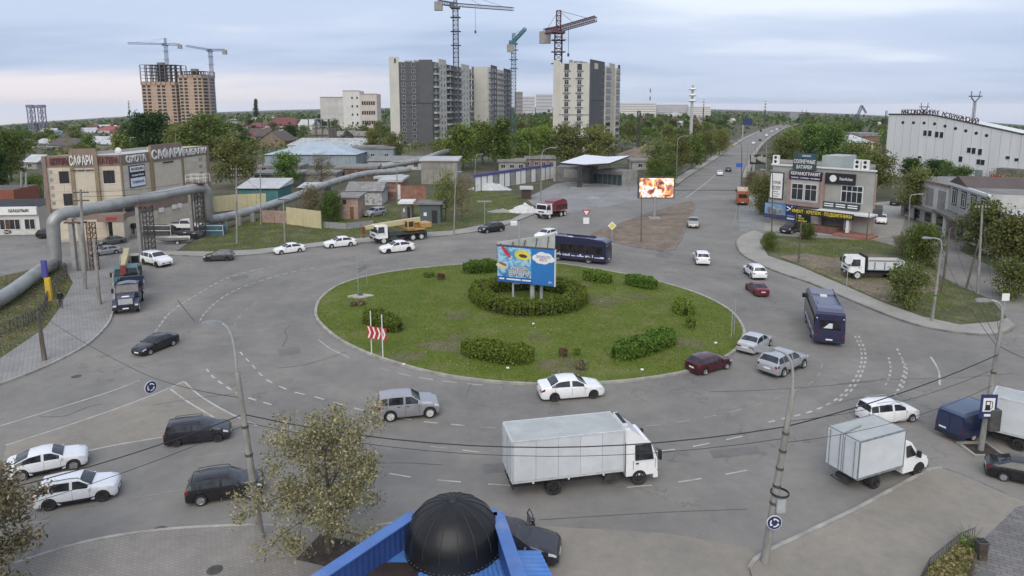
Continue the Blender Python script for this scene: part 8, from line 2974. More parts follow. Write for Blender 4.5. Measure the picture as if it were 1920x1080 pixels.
MB().bevbox(b.x-1.0,b.x+1.0,b.y-.8,b.y+.8,0,.4,.1).build('footing',conc,ls)
# road signs
rs_,c,pn = plate_sign('white framed priority diamond sign on the bare soil',(1147,452),415,1.3,1.3,sign_white,kind='diamond',z=.1)
MB().add([(c.x+x*.42,c.y-.03,c.z+z_*.42) for x,z_ in ((0,1),(-1,0),(0,-1),(1,0))],[(0,1,2,3)]).build('yellow_field',sign_yellow,rs_)
rs_,c,pn = plate_sign('give way sign with two plates beside the branch road',(1099,421),392,1.4,1.3,sign_red,kind='yield')
MB().add([(c.x,c.y-.03,c.z-.4),(c.x+.45,c.y-.03,c.z+.35),(c.x-.45,c.y-.03,c.z+.35)],[(0,1,2)]).build('white_field',sign_white,rs_)
for k in range(2):
 MB().box(c.x-.5,c.x+.5,c.y-.02,c.y+.02,c.z-1.9-k*1.35,c.z-.8-k*1.35).build('plate',sign_white,rs_)
rs_,c,pn = plate_sign('round white sign back before the white tipper',(1587,541),480,.9,.9,sign_white,kind='disc',z=.1)
plate_sign('thin road sign on the right verge tip',(1880,600),550,.7,.7,sign_white,kind='rect',z=.1)
plate_sign('small sign at the bus stop of the far road',(1384,352),306,1.6,1.0,sign_blue)
plate_sign('small blank plate on the far verge',(909,425),376,2.4,.25,conc,z=.1)
# yellow and blue stele at the left railing
b = G(93,563,.1)
ts = ZT(b.y,488)
stl = empty('stele',b,'yellow and blue upright stele at the left railing','sign')
MB().bevbox(b.x-.28,b.x+.28,b.y-.15,b.y+.15,0,ts*.58,.04).build('yellow_base',mat('stele_yellow',(.58,.38,.04),.6,.08,1),stl)
MB().bevbox(b.x-.46,b.x+.06,b.y-.13,b.y+.17,ts*.58,ts,.04).build('blue_top',mat('stele_blue',(.07,.07,.26),.6,.1,1),stl)
# railing on the left
fp = catmull(GP([(-120,690),(0,632),(45,612),(68,602),(84,585),(92,560),(108,537),(125,517),(122,509),(100,502)],.1),3)
fr = empty('railing',fp[0],'dark metal railing with crossed bars along the left pavement','railing')
step = 0
for i in range(len(fp)-1):
 a_,b_ = fp[i],fp[i+1]
 nseg = max(1,int((b_-a_).length/2.4))
 for k in range(nseg):
  p_,q_ = a_.lerp(b_,k/nseg),a_.lerp(b_,(k+1)/nseg)
  up = Vector((0,0,1))
  MB().bar(p_,p_+up*1.15,.08).build('post',metal_dark,fr)
  mb = MB().bar(p_+up*1.05,q_+up*1.05,.05).bar(p_+up*.2,q_+up*.2,.05)
  mb.bar(p_+up*.2,q_+up*1.05,.035).bar(p_+up*1.05,q_+up*.2,.035)
  m_ = (p_+q_)/2
  mb.bar(m_+up*.2,m_+up*1.05,.035)
  mb.build('railing_panel',metal_dark,fr)
  # ---------------- overground heating pipe
pipe_m = mat('pipe_cladding',(.34,.345,.335),.45,.12,.5,metal=.35,dirt=(.20,.19,.175),dirt_amt=.6)
hp = empty('heating_pipe',G(100,505),'big silver overground heating pipe arching over the forecourt','pipe')
ya,yb = G(100,505).y,G(380,445).y
rise = at(103,480,ya)
path1 = [G(-140,625,1.0),G(-40,580,1.0),G(8,556,1.0),G(48,528,1.0),G(78,506,1.1),at(97,499,ya),at(102,492,ya),at(103,480,ya),at(100,430,ya),at(101,415,ya),at(112,404,ya+.6),at(135,398,ya+2)]
path2 = [at(135,398,ya+2),at(250,376,lerp(ya,yb,.5)),at(340,358.5,lerp(ya,yb,.84)),at(372,353,yb),at(382,353.5,yb+1),at(388,362,yb+1.5),at(389,380,yb+1.8),at(389,400,yb+2),at(393,410,yb+2.6),at(405,411,yb+4)]
y5,y6,y7 = G(530,400).y,G(640,365).y,G(768,345).y
path3 = [at(405,411,yb+4),at(450,401,lerp(yb,y5,.5)),at(530,377,y5),at(600,350,lerp(y5,y6,.6)),at(640,337,y6),at(690,325,lerp(y6,y7,.45)),at(740,322,lerp(y6,y7,.8)),at(768,318,y7)]
for nm,pt in (('pipe_run',path1),('pipe_run',path2),('pipe_run',path3)):
 q = catmull(pt,5)
 MB().tube(q,.74,16).build(nm,pipe_m,hp,smooth=50)
q = catmull([p_+Vector((-.6,1.9,.1)) for p_ in path1[:6]],5)
MB().tube(q,.6,14).build('pipe_run',pipe_m,hp,smooth=50)
for k in range(6):
 p_ = path2[0].lerp(path2[1],k/5)
 d = (path2[1]-path2[0]).normalized()
 MB().tube([p_-d*.06,p_+d*.06],.765,16).build('pipe_band',metal_grey,hp)
for pa,pb_ in zip(path3[:-1],path3[1:]):
 d = (pb_-pa).normalized()
 for f in (.3,.8):
  p_ = pa.lerp(pb_,f)
  MB().tube([p_-d*.06,p_+d*.06],.765,14).build('pipe_band',metal_grey,hp)
  # supports
for lab,u,vb_,tgt in (('lattice pipe support in the middle of the forecourt',276,474,None),('lattice pipe support at the right turn of the pipe',372,444,None),('concrete pipe support beside the power pole',150,508,None)):
 b = G(u,vb_)
 best = min(catmull(path1[-2:]+path2[:5],12),key=lambda q_:(q_-Vector((b.x,b.y,q_.z))).length)
 zt = best.z-.7
 sp = empty('pipe_support',b,lab,'support')
 if 'concrete' in lab:
  for x in (-.5,.6):
   MB().box(b.x+x-.25,b.x+x+.25,b.y-.25,b.y+.25,0,zt+.6).build('column',conc,sp)
  lattice(MB(),b+Vector((1.6,.4,0)),b+Vector((1.6,.4,zt)),.7,9,.05).build('lattice_column',rust,sp)
 else :
  MB().box(b.x-1.05,b.x-.6,b.y-.25,b.y+.25,0,zt).build('column',conc,sp)
  lattice(MB(),b+Vector((.5,0,0)),b+Vector((.5,0,zt)),.95,9,.06).build('lattice_column',metal_dark,sp)
 MB().box(b.x-1.2,b.x+1.2,b.y-.35,b.y+.35,zt-.0,zt+.18).build('saddle_beam',rust,sp)
 # valve cage above the turn
p_ = path2[3]+Vector((0,0,.8))
vc = empty('valve_platform',p_,'small railed platform on top of the pipe turn','platform')
MB().box(p_.x-1.5,p_.x+1.5,p_.y-.8,p_.y+.8,p_.z,p_.z+.1).build('deck',rust,vc)
mb = MB()
for x in (-1.5,-.5,.5,1.5):
 for y in (-.8,.8):
  mb.bar(p_+Vector((x,y,.1)),p_+Vector((x,y,1.3)),.06)
for z in (.7,1.3):
 for y in (-.8,.8):
  mb.bar(p_+Vector((-1.5,y,z)),p_+Vector((1.5,y,z)),.05)
mb.build('guard_rail',frame_white,vc)
for k in range(5):
 pa = path3[0].lerp(path3[2],(k+.5)/5)
 MB().box(pa.x-.35,pa.x+.35,pa.y-.35,pa.y+.35,0,max(.2,pa.z-.7)).thing('pipe_footing',conc,(pa.x,pa.y,0),'%s low concrete footing under the pipe from the beige shop'%('first','second','third','fourth','fifth')[k],'footing','footings under the pipe')
 # second pipe behind
pth = [at(715,312,y7+8),at(740,308,y7+10),at(790,300,y7+16),at(830,286,y7+34),at(858,282,y7+45)]
mb = MB().tube(catmull(pth,4),.85,14)
mb.thing('heating_pipe',pipe_m,pth[0],'second silver pipe run behind the brick garages','pipe',smooth=50)
# ---------------- tower cranes
def tower_crane(label,base,ztop,m,jib_tip,tail_tip,apex=7.0,w=1.8,n=22,cab=True,hook=None,base_z=None):
 b_ = Vector(base)
 root = empty('tower_crane',b_,label,'crane')
 t = Vector((b_.x,b_.y,ztop))
 lattice(MB(),b_,t,w,n,w*.055).build('mast',m,root)
 mb = MB().box(t.x-w*.9,t.x+w*.9,t.y-w*.9,t.y+w*.9,t.z-1.2,t.z-.2)
 for k in (.72,.82,.92):
  q = b_.lerp(t,k)
  mb.box(q.x-w,q.x+w,q.y-w,q.y+w,q.z,q.z+.2)
 mb.build('platform',m,root)
 if cab:
  MB().bevbox(t.x-w*1.1,t.x-w*.2,t.y-w*1.2,t.y-w*.4,t.z-1.0,t.z+1.2,.1).build('operator_cab',m,root)
 a = t+Vector((0,0,apex))
 lattice(MB(),t,a,w*.6,4,w*.05).build('tower_head',m,root)
 lattice(MB(),t+Vector((0,0,.8)),Vector(jib_tip),w*.62,20,w*.04).build('jib',m,root)
 lattice(MB(),t+Vector((0,0,.8)),Vector(tail_tip),w*.7,7,w*.05).build('counter_jib',m,root)
 q = Vector(tail_tip)
 MB().bevbox(q.x-w*.8,q.x+w*.8,q.y-w*.5,q.y+w*.5,q.z-w*1.6,q.z+.2,.1).build('counterweight',conc,root)
 mb = MB()
 for f in (.45,.85):
  mb.tube([a,t.lerp(Vector(jib_tip),f)+Vector((0,0,.8))],w*.03,4)
 mb.tube([a,q],w*.03,4)
 mb.build('tie_rod',m,root)
 if hook:
  h = t.lerp(Vector(jib_tip),hook)
  mb = MB().tube([h,h-Vector((0,0,12))],w*.03,4)
  mb.bevbox(h.x-.5,h.x+.5,h.y-.5,h.y+.5,h.z-13.5,h.z-12,.1)
  mb.build('hook_block',metal_dark,root)
 return root
cr_red = mat('crane_dull_red',(.10,.045,.05),.6,.15,.5)
cr_grey = mat('crane_grey',(.10,.10,.115),.6,.15,.5)
cr_teal = mat('crane_teal',(.06,.17,.20),.6,.15,.5)
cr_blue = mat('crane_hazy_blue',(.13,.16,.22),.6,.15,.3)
yc = yA+30
tower_crane('tall grey lattice tower crane before the dark tower, its jib across the sky',(XT(857,yc),yc,0),ZT(yc,12),cr_grey,at(962,17,yc+25),at(822,4,yc-6),8,2.6,30,hook=.33)
yc = yB+60
tower_crane('slim teal tower crane behind the ivory end wall',(XT(963,yc),yc,0),ZT(yc,80),cr_teal,at(985,54,yc+10),at(957,84,yc-4),6,3.0,26)
yc = yD+38
tower_crane('dull red tower crane with a long jib over the ivory tower',(XT(1045,yc),yc,0),ZT(yc,58),cr_red,at(1117,35,yc-12),at(1022,60,yc+5),9.5,3.4,20,hook=.28)
yc = 885
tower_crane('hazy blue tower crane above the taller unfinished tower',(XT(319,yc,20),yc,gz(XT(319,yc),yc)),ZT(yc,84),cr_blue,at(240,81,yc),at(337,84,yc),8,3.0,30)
yc = 820
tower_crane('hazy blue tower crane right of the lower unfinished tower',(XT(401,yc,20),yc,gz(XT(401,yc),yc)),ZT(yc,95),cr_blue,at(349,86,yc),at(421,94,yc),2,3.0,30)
def mast(label,u,vb_,vt,r,m,y=None,kind='mast',stripes=0,arms=False):
 b_ = GT(u,vb_) if y is None else Vector((XT(u,y),y,gz(XT(u,y),y)))
 zt = ZT(b_.y,vt)
 root = empty(kind,b_,label,kind.replace('_',' '))
 if stripes:
  for k in range(stripes):
   za,zb2 = lerp(b_.z,zt,k/stripes),lerp(b_.z,zt,(k+1)/stripes)
   MB().tube([(b_.x,b_.y,za),(b_.x,b_.y,zb2)],[r*(1.2-.4*k/stripes),r*(1.2-.4*(k+1)/stripes)],10).build('stripe',sign_white if k%2 else cr_red,root)
 else :
  MB().tube([b_,Vector((b_.x,b_.y,zt))],[r,r*.6],8).build('shaft',m,root)
 if arms:
  mb = MB()
  h = zt-b_.z
  for f in (.72,.82,.93):
   q = Vector((b_.x,b_.y,b_.z+h*f))
   mb.lathe([(r*1.6,-.6),(r*2.2,0),(r*1.6,.8)],q,8)
  mb.build('antenna',sign_white,root)
 return root
mast('red and white striped chimney on the horizon',1218,0,166,1.3,None,1500,'chimney',7)
mast('thick pale telecom mast with antennas beyond the far road',1295,0,160,1.1,mat('pale_mast',(.42,.42,.43),.6),420,'telecom_mast',0,True)
mast('thin mast over the far road end',1433,0,190,.9,metal_dark,700,'telecom_mast',0,True)
mast('thin mast left of the striped one on the horizon',1318,0,186,.8,metal_dark,800,'telecom_mast',0,True)
mast('thin mast on the left skyline',244,0,189,.9,metal_dark,800,'telecom_mast',0,True)
def pylon(label,u,vt,y,hh):
 """forked power pylon whose head is hh metres tall"""
 z0 = gz(XT(u,y),y)
 zt = ZT(y,vt)
 x = XT(u,y,zt)
 root = empty('power_pylon',(x,y,z0),label,'pylon')
 zk = zt-hh
 lattice(MB(),(x,y,z0),(x,y,zk),hh*.16,14,hh*.014).build('mast',cr_grey,root)
 mb = MB()
 for s_ in (-1,1):
  mb.bar((x,y,zk),(x+s_*hh*.34,y,zk+hh*.42),hh*.085)
  mb.bar((x+s_*hh*.34,y,zk+hh*.38),(x+s_*hh*.40,y,zt),hh*.06)
 mb.bar((x-hh*.6,y,zk+hh*.55),(x+hh*.6,y,zk+hh*.55),hh*.07)
 mb.build('fork_head',cr_grey,root)
 return root
pylon('forked power pylon above the factory, nearer right one',1830,171,330,5.2)
pylon('forked power pylon above the factory, left one',1734,193,420,5.2)
pylon('small forked pylon right of the far road end',1508,206,900,7)
# harbour crane
yc = 560
b = Vector((XT(1598,yc),yc,gz(XT(1598,yc),yc)))
hcn = empty('harbour_crane',b,'dark harbour crane with bent jib behind the yellow house','crane')
k1,k2,k3 = at(1600,236,yc),at(1616,198,yc),at(1624,212,yc)
MB().bevbox(b.x-4,b.x+3,b.y-3,b.y+3,b.z,k1.z,.3).build('machine_house',cr_grey,hcn)
lattice(MB(),k1,k2,1.6,10,.12).build('jib',cr_grey,hcn)
lattice(MB(),k2,k3,1.0,5,.1).build('jib_head',cr_grey,hcn)
# lift bridge towers on the left horizon
yc = 900
lbm = mat('violet_grey_steel',(.22,.20,.30),.6,.15,.3)
b = Vector((XT(70,yc),yc,gz(XT(70,yc),yc)))
lb_ = empty('bridge_tower',b,'violet grey lattice bridge portal on the left skyline','bridge')
zt = ZT(yc,197)
for u in (60,80):
 x = XT(u,yc)
 lattice(MB(),(x,yc,b.z),(x,yc,zt),6.0,5,.5).build('tower',lbm,lb_)
 MB().box(x-4.4,x+4.4,yc-3,yc+3,zt-3,zt).build('tower_head',lbm,lb_)
MB().box(XT(60,yc),XT(80,yc),yc-1,yc+1,zt-3.6,zt-.4).build('cross_beam',lbm,lb_)
# billboard high above the road, hoarding frame
b = GT(1392,262)
hb = empty('billboard',b,'dark blue billboard on a pale post high beside the far road','billboard')
z0_,z1_ = ZT(b.y,234),ZT(b.y,222)
MB().tube([b,Vector((b.x,b.y,z0_))],.4,8).build('post',pole_metal,hb)
MB().box(b.x-.3,XT(1409,b.y),b.y-.2,b.y+.2,z0_,z1_).build('panel',sign_navy,hb)
b = GT(1411,348)
hb = empty('billboard',b,'dark road billboard with pale print above the corner shop edge','billboard')
z0_,z1_ = ZT(b.y,308),ZT(b.y,290)
MB().tube([b,Vector((b.x,b.y,z0_))],.3,8).build('post',pole_metal,hb)
xa,xb = XT(1404,b.y),XT(1432,b.y)
MB().box(xa,xb,b.y-.2,b.y+.2,z0_,z1_).build('panel',sign_black,hb)
mb = MB()
random.seed(8)
for k in range(9):
 x = lerp(xa,xb,k/9)
 mb.box(x+.1,x+.5,b.y-.24,b.y-.21,z0_+.4+random.random(),z0_+1.6+random.random())
mb.build('print',conc,hb)
# guard rails of the far road
def guard(label,pts,off):
 root = empty('guard_rail',pts[0]+Vector((off,0,0)),label,'guard rail')
 mb = MB()
 for i in range(len(pts)-1):
  a_,b_ = pts[i]+Vector((off,0,0)),pts[i+1]+Vector((off,0,0))
  a_.z,b_.z = gz(a_.x,a_.y),gz(b_.x,b_.y)
  for z in (.55,1.0):
   mb.bar(a_+Vector((0,0,z)),b_+Vector((0,0,z)),.14)
  MB().bar(a_,a_+Vector((0,0,1.05)),.16).build('post',metal_dark,root)
 mb.build('rail',conc,root)
guard('low guard rail on the left of the far road',rl[2:],-3.3)
guard('low guard rail on the right of the far road',rr[5:],2.4)
# ------------------------------------------------------------------ the blue pavilion with its dome (bottom)
pav_blue = mat('pavilion_blue_sheet',(.034,.075,.235),.45,.10,.8,dirt=(.10,.17,.34),dirt_amt=.35)
pav_top = mat('pavilion_blue_coping',(.075,.16,.40),.45,.12,.9,dirt=(.30,.34,.42),dirt_amt=.8)
pav_brown = mat('brown_corrugated',(.045,.032,.030),.55,.2,1.0)
pav_roof = mat('blue_corrugated',(.075,.20,.50),.45,.12,.9,dirt=(.25,.33,.46),dirt_amt=.5)
dome_m = mat('dome_black_sheet',(.012,.012,.013),.36,.15,1.2,spec=.3,dirt=(.05,.05,.052),dirt_amt=.35)
ZP,ZR = 5.5,4.6
BL,BR = G(774,966,ZP),G(932,962,ZP)
FL,FR = G(520,1135,ZP),G(990,1135,ZP)
pav = empty('pavilion',(BL.x,BL.y,0),'blue sheet metal pavilion with parapets and a black dome','pavilion')
T2 = lambda p,z:Vector((p.x,p.y,z))
MB().prism([FL,FR,BR,BL],0,ZR-.05).build('wall',pav_blue,pav)
def parapet(a,b,nm):
 d = (b-a)
 d.z = 0
 L_ = d.length
 d.normalize()
 n_ = Vector((d.y,-d.x,0))
 w_ = .16
 m = int(L_/.12)
 mb = MB()
 # ribbed sheet on both faces
 for side in (1,-1):
  prev = None
  for k in range(m+1):
   p = a+d*(L_*k/m)+n_*side*(w_+(.018 if k%2 else 0))
   if prev is not None:
    q = [T2(prev,ZR-.8),T2(p,ZR-.8),T2(p,ZP),T2(prev,ZP)]
    mb.poly(q if side>0 else q[::-1])
   prev = p
 o = mb.build(nm,pav_blue,pav)
 mb = MB()
 k = n_*(w_+.07)
 mb.hexa([T2(a-k,ZP),T2(b-k,ZP),T2(b+k,ZP),T2(a+k,ZP),T2(a-k,ZP+.05),T2(b-k,ZP+.05),T2(b+k,ZP+.05),T2(a+k,ZP+.05)])
 mb.build('coping',pav_top,o)
parapet(FL,BL,'parapet')
parapet(BL,BR,'parapet')
parapet(BR,FR,'parapet')
def corrugated(nm,a,b,c,d_,m,pitch=.19,h=.035):
 """sheet spanned by a-b (ribs run along a->d)"""
 n_ = max(2,int((b-a).length/pitch))
 mb = MB()
 prev = None
 for k in range(n_*2+1):
  t = k/(n_*2)
  off = Vector((0,0,h if (k//1)%2 else 0))
  p,q = a.lerp(b,t)+off,d_.lerp(c,t)+off
  if prev:
   mb.quad(prev[0],p,q,prev[1])
  prev = (p,q)
 return mb.build(nm,m,pav)
rl0,rr0 = T2(FL,ZR),T2(FR,ZR)
bl0,br0 = T2(BL,ZR),T2(BR,ZR)
sp0,sp1 = rl0.lerp(rr0,.52),bl0.lerp(br0,.02)
corrugated('brown_roof_sheet',rl0,sp0,bl0.lerp(rl0,.30)+Vector((1.4,0,0)),bl0.lerp(rl0,.30),pav_brown)
MB().poly([q-Vector((0,0,.03)) for q in (rl0,rr0,br0,bl0)]).build('roof_deck',pav_roof,pav)
corrugated('blue_roof_sheet',sp0+Vector((.1,0,.04)),rr0+Vector((0,0,.04)),br0.lerp(rr0,.30)+Vector((0,0,.04)),bl0.lerp(rl0,.30)+Vector((1.45,0,.04)),pav_roof)
# dome
dc = G(850,1026,ZR)
rd = 1.66
nseg = 16
prof = [(rd*1.03,0.02),(rd*1.03,.10),(rd,.22),(rd*.985,.45)]
for k in range(1,11):
 a = (math.pi/2)*k/10
 prof.append((rd*.985*math.cos(a)+.001,.42+1.38*math.sin(a)))
MB().lathe(prof,dc,32).build('dome',dome_m,pav,smooth=50)
dm = pav.children[-1]
dm = [o for o in pav.children if o.name.startswith('dome')][0]
for k in range(nseg):
 q = 2*math.pi*(k+.5)/nseg
 pts = [dc+Vector((r_*1.004*math.cos(q),r_*1.004*math.sin(q),h)) for r_,h in prof[3:]]
 MB().tube(pts,.018,5).build('dome_seam',trim_black,dm)
rv = MB()
for k in range(64):
 q = 2*math.pi*k/64
 p = dc+Vector((rd*1.035*math.cos(q),rd*1.035*math.sin(q),.16))
 rv.lathe([(.001,.012),(.014,.008),(.016,0)],p,5)
rv.build('rivets',metal_grey,dm)
MB().lathe([(.001,.07),(.12,.06),(.16,0)],dc+Vector((0,0,1.79)),12).build('dome_cap',trim_black,dm)
# side awning
a0,a1 = G(970,1032,4.0),G(1012,1032,3.9)
a2,a3 = G(1070,1150,3.7),G(1000,1150,4.0)
corrugated('awning_sheet',a0,a3,a2,a1,pav_roof,.22,.05)
wire('short cable from the pavilion parapet to the plaza tree',[at(686,1040,24.5),G(645,1018,1.8)],.02,.05)
# ------------------------------------------------------------------ planting bed, fence and bollard (bottom right)
bed = GP([(1716,1120),(1742,1070),(1800,1022),(1826,1012),(1832,1030),(1812,1120)],.1)
raised('planting_bed',bed,rough_turf,.2)
grass('bed_grass','tangled grass in the planting bed at the lower right',bed,2600,.14,'dry',lambda x,y:.2,11)
fn = empty('low_fence',bed[0],'low dark picket fence round the planting bed at the lower right','fence')
for pa,pb_ in ((bed[0],bed[1]),(bed[1],bed[2]),(bed[2],bed[3])):
 L_ = (pb_-pa).length
 n_ = int(L_/.16)
 mb = MB()
 for k in range(n_+1):
  p = pa.lerp(pb_,k/n_)
  mb.bar(T2(p,.1),T2(p,.75),.025)
 mb.bar(T2(pa,.25),T2(pb_,.25),.03).bar(T2(pa,.7),T2(pb_,.7),.035)
 mb.build('picket_panel',metal_dark,fn)
mb = MB().bar(T2(bed[4],.3),T2(bed[5],.3),.12)
mb.thing('timber_edging',wood_dark,bed[4],'dark timber edging on the right of the planting bed','edging')
p = G(1838,1046,.105)
bo = empty('litter_bin',p,'dark square litter bin beside the planting bed','bin')
MB().bevbox(p.x-.2,p.x+.2,p.y-.2,p.y+.2,.1,.95,.03).build('body',wood_dark,bo)
MB().box(p.x-.15,p.x+.15,p.y-.15,p.y+.15,.95,.97).build('opening',trim_black,bo)
MB().bevbox(p.x-.23,p.x+.23,p.y-.23,p.y+.23,.86,.95,.02).build('rim',metal_dark,bo)
p = G(1815,1030,.15)
rnd = random.Random(5)
tw_ = empty('bare_shrub',p,'bare twiggy shrub at the corner of the planting bed','shrub')
mb = MB()
for k in range(16):
 d = Vector((rnd.uniform(-.4,.4),rnd.uniform(-.4,.4),1.0))
 h = rnd.uniform(.8,1.5)
 mb.tube([p,p+d*h*.5+Vector((rnd.uniform(-.06,.06),0,0)),p+d*h],[.016,.012,.006],4)
mb.build('twigs',mat('grey_twigs',(.20,.18,.16),.9,.2,3),tw_)
v = leaf_quads(np.array([(rnd.gauss(0,.25),rnd.gauss(0,.25),abs(rnd.gauss(.3,.15))) for _ in range(160)]),.13,np.random.default_rng(3))
link('foliage',quads_mesh('foliage',v,LEAF['hedge']),tw_)
# ------------------------------------------------------------------ people
skin = mat('skin',(.42,.26,.19),.6,.08,5)
cloth_black = mat('black_clothes',(.016,.016,.019),.9,.2,6)
cloth_grey = mat('grey_clothes',(.06,.06,.07),.9,.2,6)
hair = mat('dark_hair',(.02,.016,.013),.8,.2,8)
def person(label,u,v,facing,z=.13,H=1.76,top=None,stride=.16):
 p = G(u,v,z)
 root = empty('person',p,label,'person',rz=facing)
 s_ = H/1.76
 J = {'pel':(0,0,.95),'sp':(0,0,1.15),'ch':(.02,0,1.36),'nk':(.02,0,1.50),'hd0':(.03,0,1.58),'hd1':(.035,0,1.68),'hd2':(.03,0,1.745),'ls':(.01,.19,1.42),'le':(-.06,.24,1.15),'lw':(.05,.23,.92),'lh':(.08,.22,.83),'rs':(.01,-.19,1.42),'re':(-.02,-.25,1.14),'rw':(.12,-.22,.95),'rh':(.16,-.21,.87),'lhp':(0,.10,.90),'lk':(stride*.5+.03,.11,.50),'la':(stride*.9,.11,.09),'lt':(stride*.9+.17,.12,.035),'rhp':(0,-.10,.90),'rk':(-stride*.2,-.11,.50),'ra':(-stride,-.11,.10),'rt':(-stride+.17,-.12,.035)}
 rad = {'pel':.135,'sp':.13,'ch':.155,'nk':.062,'hd0':.075,'hd1':.10,'hd2':.07,'ls':.075,'le':.052,'lw':.04,'lh':.04,'rs':.075,'re':.052,'rw':.04,'rh':.04,'lhp':.105,'lk':.07,'la':.05,'lt':.045,'rhp':.105,'rk':.07,'ra':.05,'rt':.045}
 E = [('pel','sp'),('sp','ch'),('ch','nk'),('nk','hd0'),('hd0','hd1'),('hd1','hd2'),('ch','ls'),('ls','le'),('le','lw'),('lw','lh'),('ch','rs'),('rs','re'),('re','rw'),('rw','rh'),('pel','lhp'),('lhp','lk'),('lk','la'),('la','lt'),('pel','rhp'),('rhp','rk'),('rk','ra'),('ra','rt')]
 names = list(J)
 me = bpy.data.meshes.new('body')
 me.from_pydata([tuple(c*s_ for c in J[n_]) for n_ in names],[(names.index(a),names.index(b)) for a,b in E],[])
 o = bpy.data.objects.new('tmp_body',me)
 COL.objects.link(o)
 o.modifiers.new('skin','SKIN')
 sv = me.skin_vertices[0].data
 for i,n_ in enumerate(names):
  r_ = rad[n_]*s_
  sv[i].radius = (r_,r_*(1.25 if n_ in ('ch','sp','pel') else 1))
 sv[names.index('pel')].use_root = True
 sb = o.modifiers.new('sub','SUBSURF')
 sb.levels = sb.render_levels = 2
 bpy.context.view_layer.update()
 ev = o.evaluated_get(bpy.context.evaluated_depsgraph_get())
 m2 = bpy.data.meshes.new_from_object(ev)
 m2.name = 'body'
 bpy.data.objects.remove(o)
 m2.materials.clear()
 for m_ in (top or cloth_black,cloth_grey,skin,trim_black):
  m2.materials.append(m_)
 for f in m2.polygons:
  c = f.center
  z_ = c.z/s_
  f.use_smooth = True
  if z_>1.52 or (z_<.90 and abs(c.y/s_)>.19 and z_>.7):
   f.material_index = 2
  elif z_<.10:
   f.material_index = 3
  elif z_<.92:
   f.material_index = 1
 link('body',m2,root)
 hb_ = MB().lathe([(.105,0),(.112,.05),(.09,.11),(.04,.145),(.001,.15)],(.015*s_,0,1.655*s_),14)
 hb_.build('hair',hair,root,smooth=60,local=True)
 fc = MB()
 for y in (-.035,.035):
  fc.bevbox(.118*s_,.132*s_,y-.012,y+.012,1.655*s_,1.668*s_,.003)
 fc.build('eyes',trim_black,root,local=True)
 ns = MB().hexa([(.12,-.014,1.61),(.15,-.01,1.61),(.15,.01,1.61),(.12,.014,1.61),(.12,-.008,1.65),(.128,-.006,1.65),(.128,.006,1.65),(.12,.008,1.65)])
 ns.build('nose',skin,root,local=True)
 hands = MB()
 for sy,w_ in ((1,J['lh']),(-1,J['rh'])):
  base = Vector(w_)*s_
  for k in range(4):
   y = base.y+(k-1.5)*.018
   L_ = (.075,.085,.08,.065)[k]
   hands.tube([(base.x,y,base.z-.02),(base.x+.012,y,base.z-.05-L_*.4),(base.x+.03,y,base.z-.05-L_*.85)],[.010,.009,.007],5)
  hands.tube([(base.x+.03,base.y,base.z+.0),(base.x+.06,base.y-sy*.01,base.z-.05)],[.011,.008],5)
 hands.build('fingers',skin,root,local=True)
 return root
person('person in dark clothes walking beside the left railing',115,577,R(-70))
person('person in dark clothes walking along the side road shops',1738,417,R(-100),0.0,1.75)
# ------------------------------------------------------------------ boats, motors, heaps
def boat(label,rear,front,m,L_=4.6,W_=1.7):
 g = empty('boat',(0,0,0),label,'boat')
 mb = MB()
 st = []
 for k in range(9):
  t = k/8
  x = -L_/2+L_*t
  w_ = W_/2*(1-max(0,(t-.55)/.45)**2.0)*(.9+.1*min(1,t*3))+.02
  zk = .35+.45*max(0,(t-.6)/.4)**2
  zg = .95+.25*t*t
  st.append([(x,-w_,zg),(x,-w_*.8,(zk+zg)/2-.08),(x,0,zk),(x,w_*.8,(zk+zg)/2-.08),(x,w_,zg),(x,w_*.86,zg),(x,w_*.7,zk+.22),(x,-w_*.7,zk+.22),(x,-w_*.86,zg)])
 for r_ in st:
  mb.v.extend(r_)
 for i in range(8):
  for j in range(9):
   mb.f.append((i*9+j,(i+1)*9+j,(i+1)*9+(j+1)%9,i*9+(j+1)%9))
   mb.m.append(0)
 mb.f.append(tuple(range(9)))
 mb.m.append(0)
 mb.build('hull',m,g,smooth=40,local=True)
 MB().box(-1.2,-.9,-.6,.6,.75,.82).build('seat',frame_white,g,local=True)
 MB().box(.3,.6,-.6,.6,.8,.87).build('seat',frame_white,g,local=True)
 for s_ in (1,-1):
  add_wheel(g,-.8,s_*.85,.28,.16,rim_steel)
 MB().bar((-1.8,0,.33),(2.9,0,.33),.1).build('trailer_beam',metal_grey,g,local=True)
 drive(g,rear,front)
boat('pale aluminium boat on a trailer at the edge of the forecourt',(343,456),(304,458),mat('boat_pale',(.42,.41,.38),.4,.1,1,metal=.3))
boat('dark boat under cover behind the pale boat',(366,448),(334,447),mat('boat_dark',(.05,.052,.055),.5,.2,1))
p = G(252,444)
om = empty('outboard_motor',p,'black outboard motor on a stand before the beige shop','outboard motor')
MB().bevbox(p.x-.35,p.x+.35,p.y-.3,p.y+.3,1.35,2.1,.1).build('cowl',trim_black,om)
MB().tube([p+Vector((0,0,1.35)),p+Vector((.05,0,.5))],.14,8).build('shaft',trim_black,om)
mb = MB()
for x in (-.5,.5):
 mb.bar(p+Vector((x,-.4,0)),p+Vector((0,0,1.35)),.07).bar(p+Vector((x,.4,0)),p+Vector((0,0,1.35)),.07)
mb.build('stand',metal_grey,om)
